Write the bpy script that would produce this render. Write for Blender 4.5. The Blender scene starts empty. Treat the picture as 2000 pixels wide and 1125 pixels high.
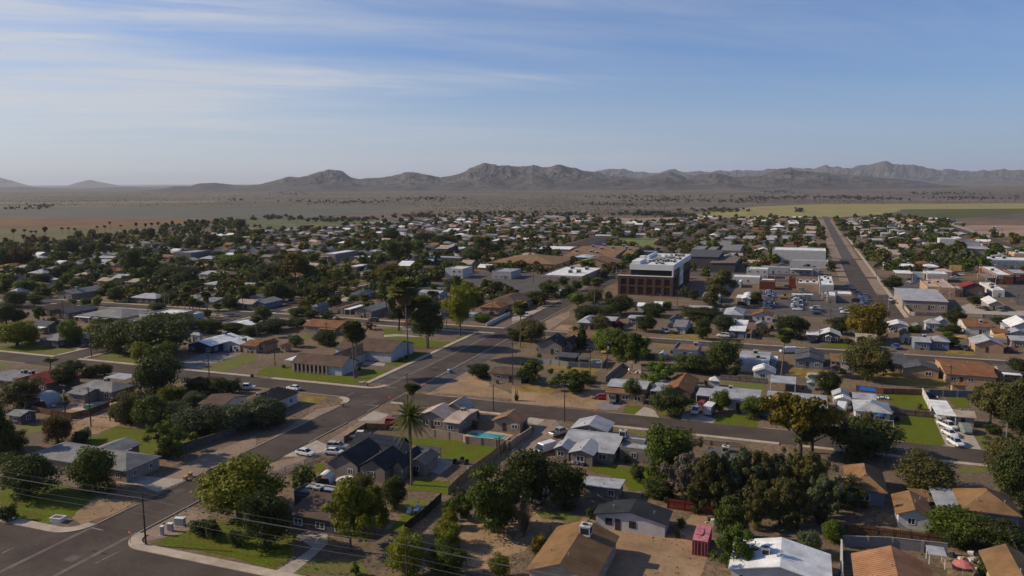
import bpy, math, random
import numpy as np
from mathutils import Matrix, Vector
random.seed(7); RNG = np.random.default_rng(7)
scn = bpy.context.scene
COL = scn.collection
R = math.radians

# ------------------------------------------------------------------ camera, sky, sun, exposure
F_PX, HOR, YAW, CAM_H, ROLL = 1520.0, 355.0, 20.5, 60.0, -0.3
_p = math.atan((562.5 - HOR) / F_PX)
_fw = np.array([0, math.cos(_p), -math.sin(_p)]); _up = np.array([0, math.sin(_p), math.cos(_p)]); _rt = np.array([1., 0, 0])
_c, _s = math.cos(R(ROLL)), math.sin(R(ROLL))
_rt, _up = _rt * _c + _up * _s, _up * _c - _rt * _s
_c, _s = math.cos(R(YAW)), math.sin(R(YAW))
_M = np.array([[_c, -_s, 0], [_s, _c, 0], [0, 0, 1]])
_fw, _up, _rt = _M @ _fw, _M @ _up, _M @ _rt
cam_d = bpy.data.cameras.new('camera'); cam = bpy.data.objects.new('camera', cam_d); COL.objects.link(cam)
cam_d.sensor_width = 36; cam_d.lens = F_PX / 2000 * 36; cam_d.clip_start = 0.5; cam_d.clip_end = 120000
mw = Matrix.Identity(4)
for i in range(3):
    mw[i][0] = _rt[i]; mw[i][1] = _up[i]; mw[i][2] = -_fw[i]
mw[2][3] = CAM_H
cam.matrix_world = mw
scn.camera = cam

SUN_EL, SUN_AZ = 30.0, -101.0          # azimuth clockwise from the street direction (+Y)
world = bpy.data.worlds.new('World'); scn.world = world; world.use_nodes = True
nt = world.node_tree; nt.nodes.clear()
def N(t, kind, **kw):
    n = t.nodes.new(kind)
    for k, v in kw.items(): setattr(n, k, v)
    return n
wo = N(nt, 'ShaderNodeOutputWorld'); bg = N(nt, 'ShaderNodeBackground'); bg.inputs[1].default_value = 0.12
sky = N(nt, 'ShaderNodeTexSky', sky_type='NISHITA', sun_disc=False)
sky.sun_elevation = R(SUN_EL); sky.sun_rotation = R(SUN_AZ); sky.air_density = 1.0; sky.dust_density = 0.8; sky.ozone_density = 3.5; sky.altitude = 400
tc = N(nt, 'ShaderNodeTexCoord'); sep = N(nt, 'ShaderNodeSeparateXYZ'); nt.links.new(tc.outputs['Generated'], sep.inputs[0])
mx = N(nt, 'ShaderNodeMath', operation='MAXIMUM'); mx.inputs[1].default_value = 0.03; nt.links.new(sep.outputs['Z'], mx.inputs[0])
ad = N(nt, 'ShaderNodeMath', operation='ADD'); ad.inputs[1].default_value = 0.08; nt.links.new(mx.outputs[0], ad.inputs[0])
dv = N(nt, 'ShaderNodeVectorMath', operation='DIVIDE'); cmb = N(nt, 'ShaderNodeCombineXYZ')
for i in range(3): nt.links.new(ad.outputs[0], cmb.inputs[i])
nt.links.new(tc.outputs['Generated'], dv.inputs[0]); nt.links.new(cmb.outputs[0], dv.inputs[1])
def cirrus(rot, sx, sy, lo, hi, dist, detail=7, off=(0, 0), ro=.55):
    mp = N(nt, 'ShaderNodeMapping', vector_type='TEXTURE'); mp.inputs['Rotation'].default_value = (0, 0, R(rot)); mp.inputs['Scale'].default_value = (sx, sy, 1); mp.inputs['Location'].default_value = (*off, 0)
    nz = N(nt, 'ShaderNodeTexNoise'); nz.inputs['Scale'].default_value = 1; nz.inputs['Detail'].default_value = detail
    nz.inputs['Roughness'].default_value = ro; nz.inputs['Distortion'].default_value = dist
    rp = N(nt, 'ShaderNodeMapRange', interpolation_type='SMOOTHSTEP'); rp.inputs[1].default_value = lo; rp.inputs[2].default_value = hi
    nt.links.new(dv.outputs[0], mp.inputs[0]); nt.links.new(mp.outputs[0], nz.inputs[0]); nt.links.new(nz.outputs[0], rp.inputs[0])
    return rp.outputs[0]
def sm(op, a, b):
    n = N(nt, 'ShaderNodeMath', operation=op)
    for i, v in enumerate((a, b)):
        if isinstance(v, float): n.inputs[i].default_value = v
        else: nt.links.new(v, n.inputs[i])
    return n.outputs[0]
broad = cirrus(26, 5.2, 1.9, .38, .72, .35, 3, (2.3, 1.1)); fine = cirrus(40, 1.25, .36, .28, .80, 1.3, 9, (3.1, 0), .6); band = cirrus(23, 5.5, .45, .48, .72, .4, 5, (7.4, 2.2))
cl = sm('ADD', sm('MULTIPLY', broad, sm('ADD', sm('MULTIPLY', fine, .55), .40)), sm('MULTIPLY', sm('MULTIPLY', band, fine), .36))
cl = sm('MINIMUM', cl, .8)
tint = N(nt, 'ShaderNodeMix', data_type='RGBA', blend_type='MULTIPLY'); tint.inputs[0].default_value = 1; tint.inputs[7].default_value = (.56, .70, .96, 1); nt.links.new(sky.outputs[0], tint.inputs[6])
vl = N(nt, 'ShaderNodeMapRange', interpolation_type='SMOOTHSTEP'); vl.inputs[1].default_value = .19; vl.inputs[2].default_value = -.03; vl.inputs[3].default_value = 0; vl.inputs[4].default_value = .85
nt.links.new(sep.outputs['Z'], vl.inputs[0])                       # thin high veil thickening towards the horizon, whiter on the sun's side
vd = N(nt, 'ShaderNodeVectorMath', operation='DOT_PRODUCT'); vd.inputs[1].default_value = (math.sin(R(SUN_AZ)), math.cos(R(SUN_AZ)), 0); nt.links.new(tc.outputs['Generated'], vd.inputs[0])
va = N(nt, 'ShaderNodeMapRange', interpolation_type='SMOOTHSTEP'); va.inputs[1].default_value = -.45; va.inputs[2].default_value = .95; nt.links.new(vd.outputs['Value'], va.inputs[0])
vc = N(nt, 'ShaderNodeMix', data_type='RGBA'); vc.inputs[6].default_value = (2.75, 3.55, 4.9, 1); vc.inputs[7].default_value = (5.5, 5.5, 5.5, 1); nt.links.new(va.outputs[0], vc.inputs[0])
veil = N(nt, 'ShaderNodeMix', data_type='RGBA'); nt.links.new(vl.outputs[0], veil.inputs[0]); nt.links.new(tint.outputs[2], veil.inputs[6]); nt.links.new(vc.outputs[2], veil.inputs[7])
cc = N(nt, 'ShaderNodeMix', data_type='RGBA'); cc.inputs[6].default_value = (3.8, 4.4, 5.3, 1); cc.inputs[7].default_value = (5.4, 5.5, 5.7, 1); nt.links.new(va.outputs[0], cc.inputs[0])
cl = sm('MULTIPLY', cl, sm('ADD', sm('MULTIPLY', va.outputs[0], 1.25), .22)); cl = sm('MINIMUM', cl, .82)
mixc = N(nt, 'ShaderNodeMix', data_type='RGBA'); nt.links.new(cl, mixc.inputs[0]); nt.links.new(veil.outputs[2], mixc.inputs[6]); nt.links.new(cc.outputs[2], mixc.inputs[7])
nt.links.new(mixc.outputs[2], bg.inputs[0]); nt.links.new(bg.outputs[0], wo.inputs[0])

sd = bpy.data.lights.new('sun', 'SUN'); sun = bpy.data.objects.new('sun', sd); COL.objects.link(sun)
sd.energy = 4.9; sd.angle = R(.5); sd.color = (1, .85, .63)
_sv = Vector((math.sin(R(SUN_AZ)) * math.cos(R(SUN_EL)), math.cos(R(SUN_AZ)) * math.cos(R(SUN_EL)), math.sin(R(SUN_EL))))
sun.rotation_euler = _sv.to_track_quat('Z', 'Y').to_euler()
scn.view_settings.view_transform = 'Standard'; scn.view_settings.look = 'None'; scn.view_settings.gamma = 1
scn.view_settings.exposure = 0.0; scn.view_settings.use_curve_mapping = False
cy = scn.cycles
cy.max_bounces = 4; cy.diffuse_bounces = 2; cy.glossy_bounces = 2; cy.transmission_bounces = 2; cy.transparent_max_bounces = 4; cy.volume_bounces = 0
cy.caustics_reflective = False; cy.caustics_refractive = False

# ------------------------------------------------------------------ photo tiles -> places on the ground
T = {}
for i in range(4):
    T['Z%d' % (i + 1)] = (i * 500, 850, 4); T['Z%d' % (i + 5)] = (i * 500, 650, 4); T['Y%d' % (i + 1)] = (i * 500, 400, 4)
for i in range(8):
    T['E%d' % i] = (250 * i, 540, 8); T['D%d' % i] = (250 * i, 420, 8)
T['P'] = (0, 0, 1)
def at(t, x, y, z=0.0):
    a, b, s = T[t]; x = a + x / s; y = b + y / s
    d = _fw * F_PX + _rt * (x - 1000) - _up * (y - 562.5)
    k = (z - CAM_H) / d[2]
    return np.array([d[0] * k, d[1] * k, z])
def shot(p):                      # where a place is seen, used only to word labels
    v = np.array(p, float) - [0, 0, CAM_H]; d = v @ _fw
    return 1000 + F_PX * (v @ _rt) / d, 562.5 - F_PX * (v @ _up) / d
def mpp(p, t):                    # metres per tile pixel at a place
    return float((np.array(p) - [0, 0, CAM_H]) @ _fw) / F_PX / T[t][2]

# ------------------------------------------------------------------ materials
_mats = {}
def _base(name, rough, spec=.3, metal=0):
    m = bpy.data.materials.new(name); m.use_nodes = True; t = m.node_tree
    b = t.nodes['Principled BSDF']; b.inputs['Roughness'].default_value = rough
    b.inputs['Specular IOR Level'].default_value = spec; b.inputs['Metallic'].default_value = metal
    return m, t, b
def mat(name, rgb, rough=.85, var=.18, scale=.6, fine=0, fscale=9., bump=0, tint=None, spec=.12, metal=0, rand=0, detail=5):
    if name in _mats: return _mats[name]
    m, t, b = _base(name, rough, spec, metal); L = t.links.new
    g = N(t, 'ShaderNodeNewGeometry')
    n1 = N(t, 'ShaderNodeTexNoise'); n1.inputs['Scale'].default_value = scale; n1.inputs['Detail'].default_value = detail; n1.inputs['Roughness'].default_value = .62
    L(g.outputs['Position'], n1.inputs[0])
    c2 = tint or tuple(c * (1 - 1.6 * var) for c in rgb); c1_ = tuple(min(1, c * (1 + .9 * var)) for c in rgb)
    mr = N(t, 'ShaderNodeMapRange'); mr.inputs[1].default_value = .32; mr.inputs[2].default_value = .68; L(n1.outputs[0], mr.inputs[0])
    mix = N(t, 'ShaderNodeMix', data_type='RGBA'); mix.inputs[6].default_value = (*c2, 1); mix.inputs[7].default_value = (*c1_, 1)
    L(mr.outputs[0], mix.inputs[0]); out = mix.outputs[2]
    if fine:
        n2 = N(t, 'ShaderNodeTexNoise'); n2.inputs['Scale'].default_value = fscale; n2.inputs['Detail'].default_value = 3; L(g.outputs['Position'], n2.inputs[0])
        r2 = N(t, 'ShaderNodeMapRange'); r2.inputs[1].default_value = .3; r2.inputs[2].default_value = .7
        r2.inputs[3].default_value = 1 - fine; r2.inputs[4].default_value = 1 + fine; L(n2.outputs[0], r2.inputs[0])
        ml = N(t, 'ShaderNodeVectorMath', operation='SCALE'); L(out, ml.inputs[0]); L(r2.outputs[0], ml.inputs[3]); out = ml.outputs[0]
        if bump:
            bp = N(t, 'ShaderNodeBump'); bp.inputs['Strength'].default_value = bump; bp.inputs['Distance'].default_value = .05
            L(n2.outputs[0], bp.inputs['Height']); L(bp.outputs[0], b.inputs['Normal'])
    if rand:
        oi = N(t, 'ShaderNodeObjectInfo'); r3 = N(t, 'ShaderNodeMapRange'); r3.inputs[3].default_value = 1 - rand; r3.inputs[4].default_value = 1 + rand
        L(oi.outputs['Random'], r3.inputs[0]); ml = N(t, 'ShaderNodeVectorMath', operation='SCALE'); L(out, ml.inputs[0]); L(r3.outputs[0], ml.inputs[3]); out = ml.outputs[0]
    L(out, b.inputs['Base Color']); _mats[name] = m
    return m
def leafmat(name, rgb, light, sc=.55):
    if name in _mats: return _mats[name]
    m, t, b = _base(name, .6, .18); L = t.links.new
    g = N(t, 'ShaderNodeNewGeometry'); n1 = N(t, 'ShaderNodeTexNoise'); n1.inputs['Scale'].default_value = sc; n1.inputs['Detail'].default_value = 3
    L(g.outputs['Position'], n1.inputs[0])
    mr = N(t, 'ShaderNodeMapRange'); mr.inputs[1].default_value = .38; mr.inputs[2].default_value = .66; L(n1.outputs[0], mr.inputs[0])
    oi = N(t, 'ShaderNodeObjectInfo')
    mix = N(t, 'ShaderNodeMix', data_type='RGBA'); mix.inputs[6].default_value = (*rgb, 1); mix.inputs[7].default_value = (*light, 1); L(mr.outputs[0], mix.inputs[0])
    n2 = N(t, 'ShaderNodeTexWhiteNoise'); L(g.outputs['Position'], n2.inputs[0])
    ri = N(t, 'ShaderNodeMapRange'); ri.inputs[3].default_value = .7; ri.inputs[4].default_value = 1.3; L(oi.outputs['Random'], ri.inputs[0])
    ml = N(t, 'ShaderNodeVectorMath', operation='SCALE'); L(mix.outputs[2], ml.inputs[0]); L(ri.outputs[0], ml.inputs[3])
    tr = N(t, 'ShaderNodeBsdfTranslucent'); L(ml.outputs[0], tr.inputs[0]); L(ml.outputs[0], b.inputs['Base Color'])
    ms = N(t, 'ShaderNodeMixShader'); ms.inputs[0].default_value = .34; L(b.outputs[0], ms.inputs[1]); L(tr.outputs[0], ms.inputs[2])
    L(ms.outputs[0], t.nodes['Material Output'].inputs[0]); _mats[name] = m
    return m
PAL = dict(gr=(.20, .195, .19), lg=(.34, .345, .36), wh=(.70, .70, .69), ch=(.032, .034, .038), dg=(.085, .085, .092), bn=(.105, .07, .052), tn=(.23, .135, .072),
           ru=(.20, .095, .042), rd=(.20, .035, .03), pk=(.33, .17, .09), bk=(.105, .054, .038), rbk=(.17, .055, .035), bl=(.03, .07, .19), tq=(.40, .52, .55), lb=(.12, .32, .52),
           cr=(.46, .38, .29), st=(.30, .25, .21), bg=(.22, .26, .33), pe=(.52, .33, .21), tw=(.36, .29, .235), wb=(.62, .60, .57), gw=(.46, .45, .44), kw=(.11, .10, .10),
           bw=(.16, .12, .10), sg=(.24, .27, .24), og=(.50, .24, .06), pt=(.45, .34, .28), navy_shade=(.035, .055, .11), pinkw=(.48, .17, .17), tan2=(.205, .118, .056))
def rmat(c): return mat('roofing_' + c, PAL[c], .8, .2, .35, .16, 7., .25)
def wmat(c): return mat('wall_paint_' + c, tuple(v * (.92 if c == 'wh' else .76) for v in PAL[c]), .9, .1, .5, .06, 3.)
M_glass = mat('window_glass', (.02, .024, .03), .12, .1, 1, spec=.6)
M_white = mat('white_trim', (.68, .68, .66), .6, .06, 2)
M_dark = mat('dark_metal', (.03, .03, .032), .5, .1, 2)
M_metal = mat('grey_metal', (.32, .33, .34), .45, .1, 2, metal=.3)
M_wood = mat('weathered_wood', (.075, .055, .042), .9, .25, 1.5)
M_door = mat('dark_door', (.06, .04, .035), .6, .1, 2)
M_conc = mat('concrete', (.37, .315, .26), .9, .14, .5, .06, 4.)
M_walk = mat('pavement_concrete', (.42, .345, .265), .9, .16, .35, .05, 3.)
M_asph = mat('asphalt', (.080, .062, .051), .85, .2, .11, .1, 1.5, detail=8)
M_asph2 = mat('worn_asphalt', (.10, .088, .08), .88, .2, .2, .1, 2.)
M_lawn = mat('lawn_grass', (.066, .102, .004), .95, .35, .22, .3, 2.2, .5, tint=(.105, .090, .012), detail=8)
M_dry = mat('dry_grass', (.235, .165, .045), .95, .25, .25, .2, 2., .3)
M_olive = mat('thin_grass', (.095, .112, .022), .95, .3, .22, .22, 2., .3, tint=(.135, .115, .04))
M_dirt = mat('bare_dirt', (.31, .205, .118), .95, .2, .12, .12, 1.2, .3)
M_litter = mat('litter_soil', (.15, .095, .07), .95, .3, .2, .2, 1.5, .3)  # dark soil colour, used in the planter bed
M_gravel = mat('pinkish_gravel', (.26, .19, .14), .95, .16, .2, .16, 2.5, .4)
M_ggrav = mat('grey_gravel', (.22, .20, .19), .95, .15, .3, .18, 3., .4)
M_paint = mat('road_paint', (.22, .20, .18), .8, .35, 1.2)
M_pool = mat('pool_water', (.03, .30, .27), .08, .08, .3, spec=.5)
M_pool2 = mat('dark_pool_water', (.03, .10, .10), .08, .08, .3, spec=.5)
M_bark = mat('bark', (.09, .068, .052), .95, .25, 2.)
M_palmbark = mat('palm_bark', (.19, .15, .115), .95, .25, 3.)
M_skirt = mat('dead_fronds', (.22, .15, .075), .95, .3, 2.)
LEAF = {'g': leafmat('leaf_green', (.066, .092, .010), (.118, .15, .018)), 'd': leafmat('leaf_dark', (.047, .060, .013), (.082, .096, .022)),
        'y': leafmat('leaf_yellow_green', (.118, .126, .008), (.19, .19, .014)), 'l': leafmat('leaf_light_green', (.085, .130, .014), (.14, .195, .028)),
        'o': leafmat('leaf_olive', (.078, .074, .020), (.125, .112, .032)), 'b': leafmat('leaf_blue_green', (.062, .078, .032), (.10, .118, .050)),
        'r': leafmat('leaf_rust', (.085, .052, .016), (.14, .084, .025)), 'k': leafmat('leaf_gold', (.090, .075, .008), (.20, .14, .012)),
        'w': leafmat('bare_twigs', (.13, .108, .082), (.20, .165, .125)), 'p': leafmat('palm_frond', (.085, .092, .020), (.15, .155, .04)),
        'm': leafmat('magenta_bracts', (.09, .01, .03), (.17, .015, .05))}
LEAFWORD = dict(g='green', d='dark green', y='yellow green', l='bright green', o='olive', b='grey green', r='rusty brown', k='golden', w='bare', p='green', m='magenta')

# ------------------------------------------------------------------ mesh helpers
class MB:
    def __init__(s): s.v = []; s.f = []; s.mi = []
    def add(s, vs, fs, mi=0):
        o = len(s.v); s.v.extend([tuple(p) for p in vs]); s.f.extend([tuple(i + o for i in q) for q in fs]); s.mi.extend([mi] * len(fs))
    def box(s, x0, x1, y0, y1, z0, z1, mi=0, bottom=True):
        v = [(x0, y0, z0), (x1, y0, z0), (x1, y1, z0), (x0, y1, z0), (x0, y0, z1), (x1, y0, z1), (x1, y1, z1), (x0, y1, z1)]
        f = [(4, 5, 6, 7), (0, 1, 5, 4), (1, 2, 6, 5), (2, 3, 7, 6), (3, 0, 4, 7)]
        if bottom: f.append((3, 2, 1, 0))
        s.add(v, f, mi)
    def slab(s, top, th, mi=0):             # polygon given counter-clockwise from above, thickened downward
        n = len(top); v = list(top) + [(p[0], p[1], p[2] - th) for p in top]
        s.add(v, [tuple(range(n)), tuple(range(2 * n - 1, n - 1, -1))] + [(i, i + n, (i + 1) % n + n, (i + 1) % n) for i in range(n)], mi)
    def tube(s, pts, rads, n=6, mi=0, cap=True):
        rings = []
        P = [Vector(p) for p in pts]
        for i, p in enumerate(P):
            d = (P[min(i + 1, len(P) - 1)] - P[max(i - 1, 0)]).normalized()
            a = d.orthogonal().normalized() if abs(d.z) < .99 else Vector((1, 0, 0)); b = d.cross(a).normalized(); a = b.cross(d)
            r = rads[i] if hasattr(rads, '__len__') else rads
            rings += [p + (a * math.cos(2 * math.pi * k / n) + b * math.sin(2 * math.pi * k / n)) * r for k in range(n)]
        f = [(i * n + k, i * n + (k + 1) % n, (i + 1) * n + (k + 1) % n, (i + 1) * n + k) for i in range(len(P) - 1) for k in range(n)]
        if cap: f += [tuple(range(n))[::-1], tuple(range((len(P) - 1) * n, len(P) * n))]
        s.add(rings, f, mi)
    def beam(s, p, q, w, h, mi=0):          # square bar between two points
        p, q = Vector(p), Vector(q); d = (q - p).normalized(); a = d.cross(Vector((0, 0, 1)))
        a = a.normalized() if a.length > .01 else Vector((1, 0, 0)); b = a.cross(d).normalized()
        v = [e + a * (w / 2 * i) + b * (h / 2 * j) for e in (p, q) for i, j in ((-1, -1), (1, -1), (1, 1), (-1, 1))]
        s.add(v, [(0, 1, 5, 4), (1, 2, 6, 5), (2, 3, 7, 6), (3, 0, 4, 7), (3, 2, 1, 0), (4, 5, 6, 7)], mi)
    def lathe(s, prof, n=10, mi=0, c=(0, 0, 0)):
        v = [(c[0] + r * math.cos(2 * math.pi * k / n), c[1] + r * math.sin(2 * math.pi * k / n), c[2] + z) for r, z in prof for k in range(n)]
        s.add(v, [(i * n + k, i * n + (k + 1) % n, (i + 1) * n + (k + 1) % n, (i + 1) * n + k) for i in range(len(prof) - 1) for k in range(n)], mi)
    def mesh(s, name, *mats):
        me = bpy.data.meshes.new(name); me.from_pydata(s.v, [], s.f)
        for m in mats: me.materials.append(m)
        if len(mats) > 1: me.polygons.foreach_set('material_index', s.mi)
        me.update(); return me
def ob(name, me, parent=None, loc=None, rz=0, sc=None):
    o = bpy.data.objects.new(name, me); COL.objects.link(o)
    if loc is not None: o.location = loc
    if rz: o.rotation_euler = (0, 0, rz)
    if sc is not None: o.scale = sc
    if parent: o.parent = parent
    return o
def part(name, mb, parent, *mats): return ob(name, mb.mesh(name, *mats), parent)
def struct(name, mb, *mats):
    o = ob(name, mb.mesh(name, *mats)); o['kind'] = 'structure'; return o
THINGS = []
def thing(name, cat, loc, label=None, group=None, rz=0, me=None, desc=None, lm=None, sc=None, top=0):
    o = ob(name, me, None, loc, rz, sc); o['category'] = cat
    if group: o['group'] = group
    THINGS.append(dict(o=o, label=label, desc=desc or name.replace('_', ' '), lm=lm, p=(loc[0], loc[1], loc[2] + top)))
    return o
def copies(name, src, cat, loc, rz=0, sc=None, **kw):     # a new thing with copies of another thing's parts (meshes shared)
    r = thing(name, cat, loc, rz=rz, sc=sc, **kw)
    for ch in src.children:
        c = ch.copy(); COL.objects.link(c); c.parent = r
        for g in ch.children:
            d = g.copy(); COL.objects.link(d); d.parent = c
    return r
# ------------------------------------------------------------------ ground, fields, hills, air
from mathutils import noise as mn
def groundmat():
    m, t, b = _base('desert_ground', .95, .1); L = t.links.new
    g = N(t, 'ShaderNodeNewGeometry')
    def nz(scale, det=6, ro=.6):
        n = N(t, 'ShaderNodeTexNoise'); n.inputs['Scale'].default_value = scale; n.inputs['Detail'].default_value = det; n.inputs['Roughness'].default_value = ro
        L(g.outputs['Position'], n.inputs[0]); return n.outputs[0]
    def rng(o, a, b_):
        r = N(t, 'ShaderNodeMapRange', interpolation_type='SMOOTHSTEP'); r.inputs[1].default_value = a; r.inputs[2].default_value = b_; L(o, r.inputs[0]); return r.outputs[0]
    def mix(f, a, c):
        x = N(t, 'ShaderNodeMix', data_type='RGBA'); L(f, x.inputs[0])
        for s, v in ((6, a), (7, c)):
            if isinstance(v, tuple): x.inputs[s].default_value = (*v, 1)
            else: L(v, x.inputs[s])
        return x.outputs[2]
    c = mix(rng(nz(.0022, 5), .38, .62), (.108, .090, .068), (.155, .123, .090))
    c = mix(rng(nz(.012, 8, .75), .5, .66), c, (.075, .072, .048))
    c = mix(rng(nz(.0009, 4), .55, .7), c, (.095, .088, .066))
    L(c, b.inputs['Base Color']); return m
def towngroundmat():
    m, t, b = _base('town_ground', .95, .1); L = t.links.new
    g = N(t, 'ShaderNodeNewGeometry')
    def nz(scale, det=6, ro=.6):
        n = N(t, 'ShaderNodeTexNoise'); n.inputs['Scale'].default_value = scale; n.inputs['Detail'].default_value = det; n.inputs['Roughness'].default_value = ro
        L(g.outputs['Position'], n.inputs[0]); return n.outputs[0]
    def rng(o, a, b_):
        r = N(t, 'ShaderNodeMapRange', interpolation_type='SMOOTHSTEP'); r.inputs[1].default_value = a; r.inputs[2].default_value = b_; L(o, r.inputs[0]); return r.outputs[0]
    def mix(f, a, c):
        x = N(t, 'ShaderNodeMix', data_type='RGBA'); L(f, x.inputs[0])
        for s, v in ((6, a), (7, c)):
            if isinstance(v, tuple): x.inputs[s].default_value = (*v, 1)
            else: L(v, x.inputs[s])
        return x.outputs[2]
    c = mix(rng(nz(.05, 6), .4, .62), (.285, .195, .118), (.175, .125, .082))
    c = mix(rng(nz(.03, 4), .56, .68), c, (.225, .19, .155))
    c = mix(rng(nz(.11, 6, .7), .56, .66), c, (.115, .10, .045))
    c = mix(rng(nz(1.1, 5, .7), .3, .75), (.10, .075, .055), c)
    L(c, b.inputs['Base Color'])
    bp = N(t, 'ShaderNodeBump'); bp.inputs['Strength'].default_value = .3; bp.inputs['Distance'].default_value = .06; L(nz(2.2, 4), bp.inputs['Height']); L(bp.outputs[0], b.inputs['Normal'])
    return m
GM = groundmat()
gb = MB(); S = 60000
gb.add([(-S, -S, 0), (S, -S, 0), (S, S, 0), (-S, S, 0)], [(0, 1, 2, 3)]); struct('ground', gb, GM)
POLYS, ROADS = [], []
def poly(name, tile, pts, m, z, jit=0):
    P = [at(tile, x, y) for x, y in pts]; out = []; POLYS.append((name, [(p[0], p[1]) for p in P]))
    for i, p in enumerate(P):
        q = P[(i + 1) % len(P)]; L = np.linalg.norm(q - p); k = max(1, int(L / 1.3)) if jit else 1
        for j in range(k):
            w = p + (q - p) * j / k
            if jit: w = w + np.array([RNG.uniform(-jit, jit), RNG.uniform(-jit, jit), 0])
            out.append((w[0], w[1], z))
    b = MB(); b.add(out, [tuple(range(len(out)))])
    me = b.mesh(name, m)
    if me.polygons[0].normal.z < 0: me.flip_normals()
    o = ob(name, me); o['kind'] = 'structure'; return o
tg = MB(); tg.add([(-760, 30, .02), (560, 30, .02), (560, 1330, .02), (-560, 1330, .02), (-760, 900, .02)], [(0, 1, 2, 3, 4)]); struct('town_ground', tg, towngroundmat())
FM = lambda n, c, v=.15, s=.012, t=None: mat(n, c, .95, v, s, .12, .12, tint=t)
poly('tilled_field', 'P', [(-420, 423), (0, 424.5), (250, 426), (480, 428.5), (400, 435), (250, 445), (0, 447), (-420, 448)], FM('tilled_soil', (.165, .10, .05)), .06)
poly('green_field', 'P', [(-420, 448), (0, 447), (200, 445), (330, 440), (300, 452), (0, 476), (-420, 495)], FM('dry_green_crop', (.13, .115, .05)), .05)
poly('grey_field', 'P', [(-420, 412), (0, 411), (300, 408.5), (620, 404), (820, 402), (830, 405), (560, 425), (480, 427), (250, 424.5), (-420, 422)], FM('grey_green_crop', (.115, .115, .085), .1), .08)
poly('pasture', 'P', [(480, 429), (590, 425.5), (740, 427), (720, 437), (650, 446), (560, 450), (470, 440)], FM('pasture_grass', (.115, .125, .055), .25, .03), .05)
poly('pale_strip_field', 'P', [(-300, 397), (200, 395), (420, 393.5), (420, 395), (200, 397), (-300, 400)], FM('pale_stubble', (.22, .20, .10)), .08)
poly('hay_field', 'P', [(1335, 421), (1480, 403), (1600, 399), (1760, 398), (2000, 397), (2350, 399), (2350, 412), (2000, 408), (1765, 409), (1750, 414), (1720, 419), (1640, 424), (1560, 424.5), (1490, 425.5), (1400, 424.5)], FM('yellow_hay', (.26, .225, .09), .14, .02), .06)
poly('dark_crop_field', 'P', [(1757, 409), (2000, 407.5), (2350, 411), (2350, 423), (2000, 416), (1850, 428), (1790, 425)], FM('dark_crop', (.085, .088, .028)), .09)
poly('sandy_lot', 'P', [(1880, 440), (2000, 440), (2250, 446), (2250, 482), (2000, 467), (1895, 452)], FM('pink_sand', (.30, .205, .15)), .05)
poly('sandy_field', 'P', [(1080, 426), (1160, 424), (1250, 427), (1330, 424), (1300, 434), (1240, 437), (1150, 432), (1080, 431)], FM('sand', (.29, .225, .165)), .05)
poly('ball_field', 'D4', [(1560, 440), (1640, 364), (2000, 358), (2390, 378), (2300, 440), (2060, 490), (1750, 472)], FM('ball_field_grass', (.145, .175, .05), .15, .08), .08)
poly('ball_field_infield', 'D5', [(390, 380), (570, 378), (560, 430), (420, 430)], FM('infield_clay', (.24, .115, .07)), .12)
poly('fallow_strip', 'D5', [(440, 192), (870, 190), (850, 240), (440, 245), (40, 235), (60, 200)], FM('orange_soil', (.32, .18, .085)), .06)
poly('far_pale_lot', 'P', [(1060, 420), (1150, 417), (1170, 421), (1070, 425)], FM('far_gravel', (.27, .25, .23)), .07)
for i, (a, b) in enumerate((((-300, 422.6), (480, 427.2)), ((820, 403), (1010, 410)), ((1010, 398), (1420, 409)), ((560, 425), (870, 403)), ((1240, 409), (1480, 402)), ((0, 395), (420, 392)), ((1400, 372), (1560, 377)), ((1100, 388), (1330, 380)), ((640, 384), (980, 379)))):
    (xa, ya), (xb, yb) = a, b; poly('farm_track', 'P', [(xa, ya), (xb, yb), (xb, yb + .5), (xa, ya + .5)], FM('pale_track', (.24, .20, .16)), .1 + .01 * i)
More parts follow.
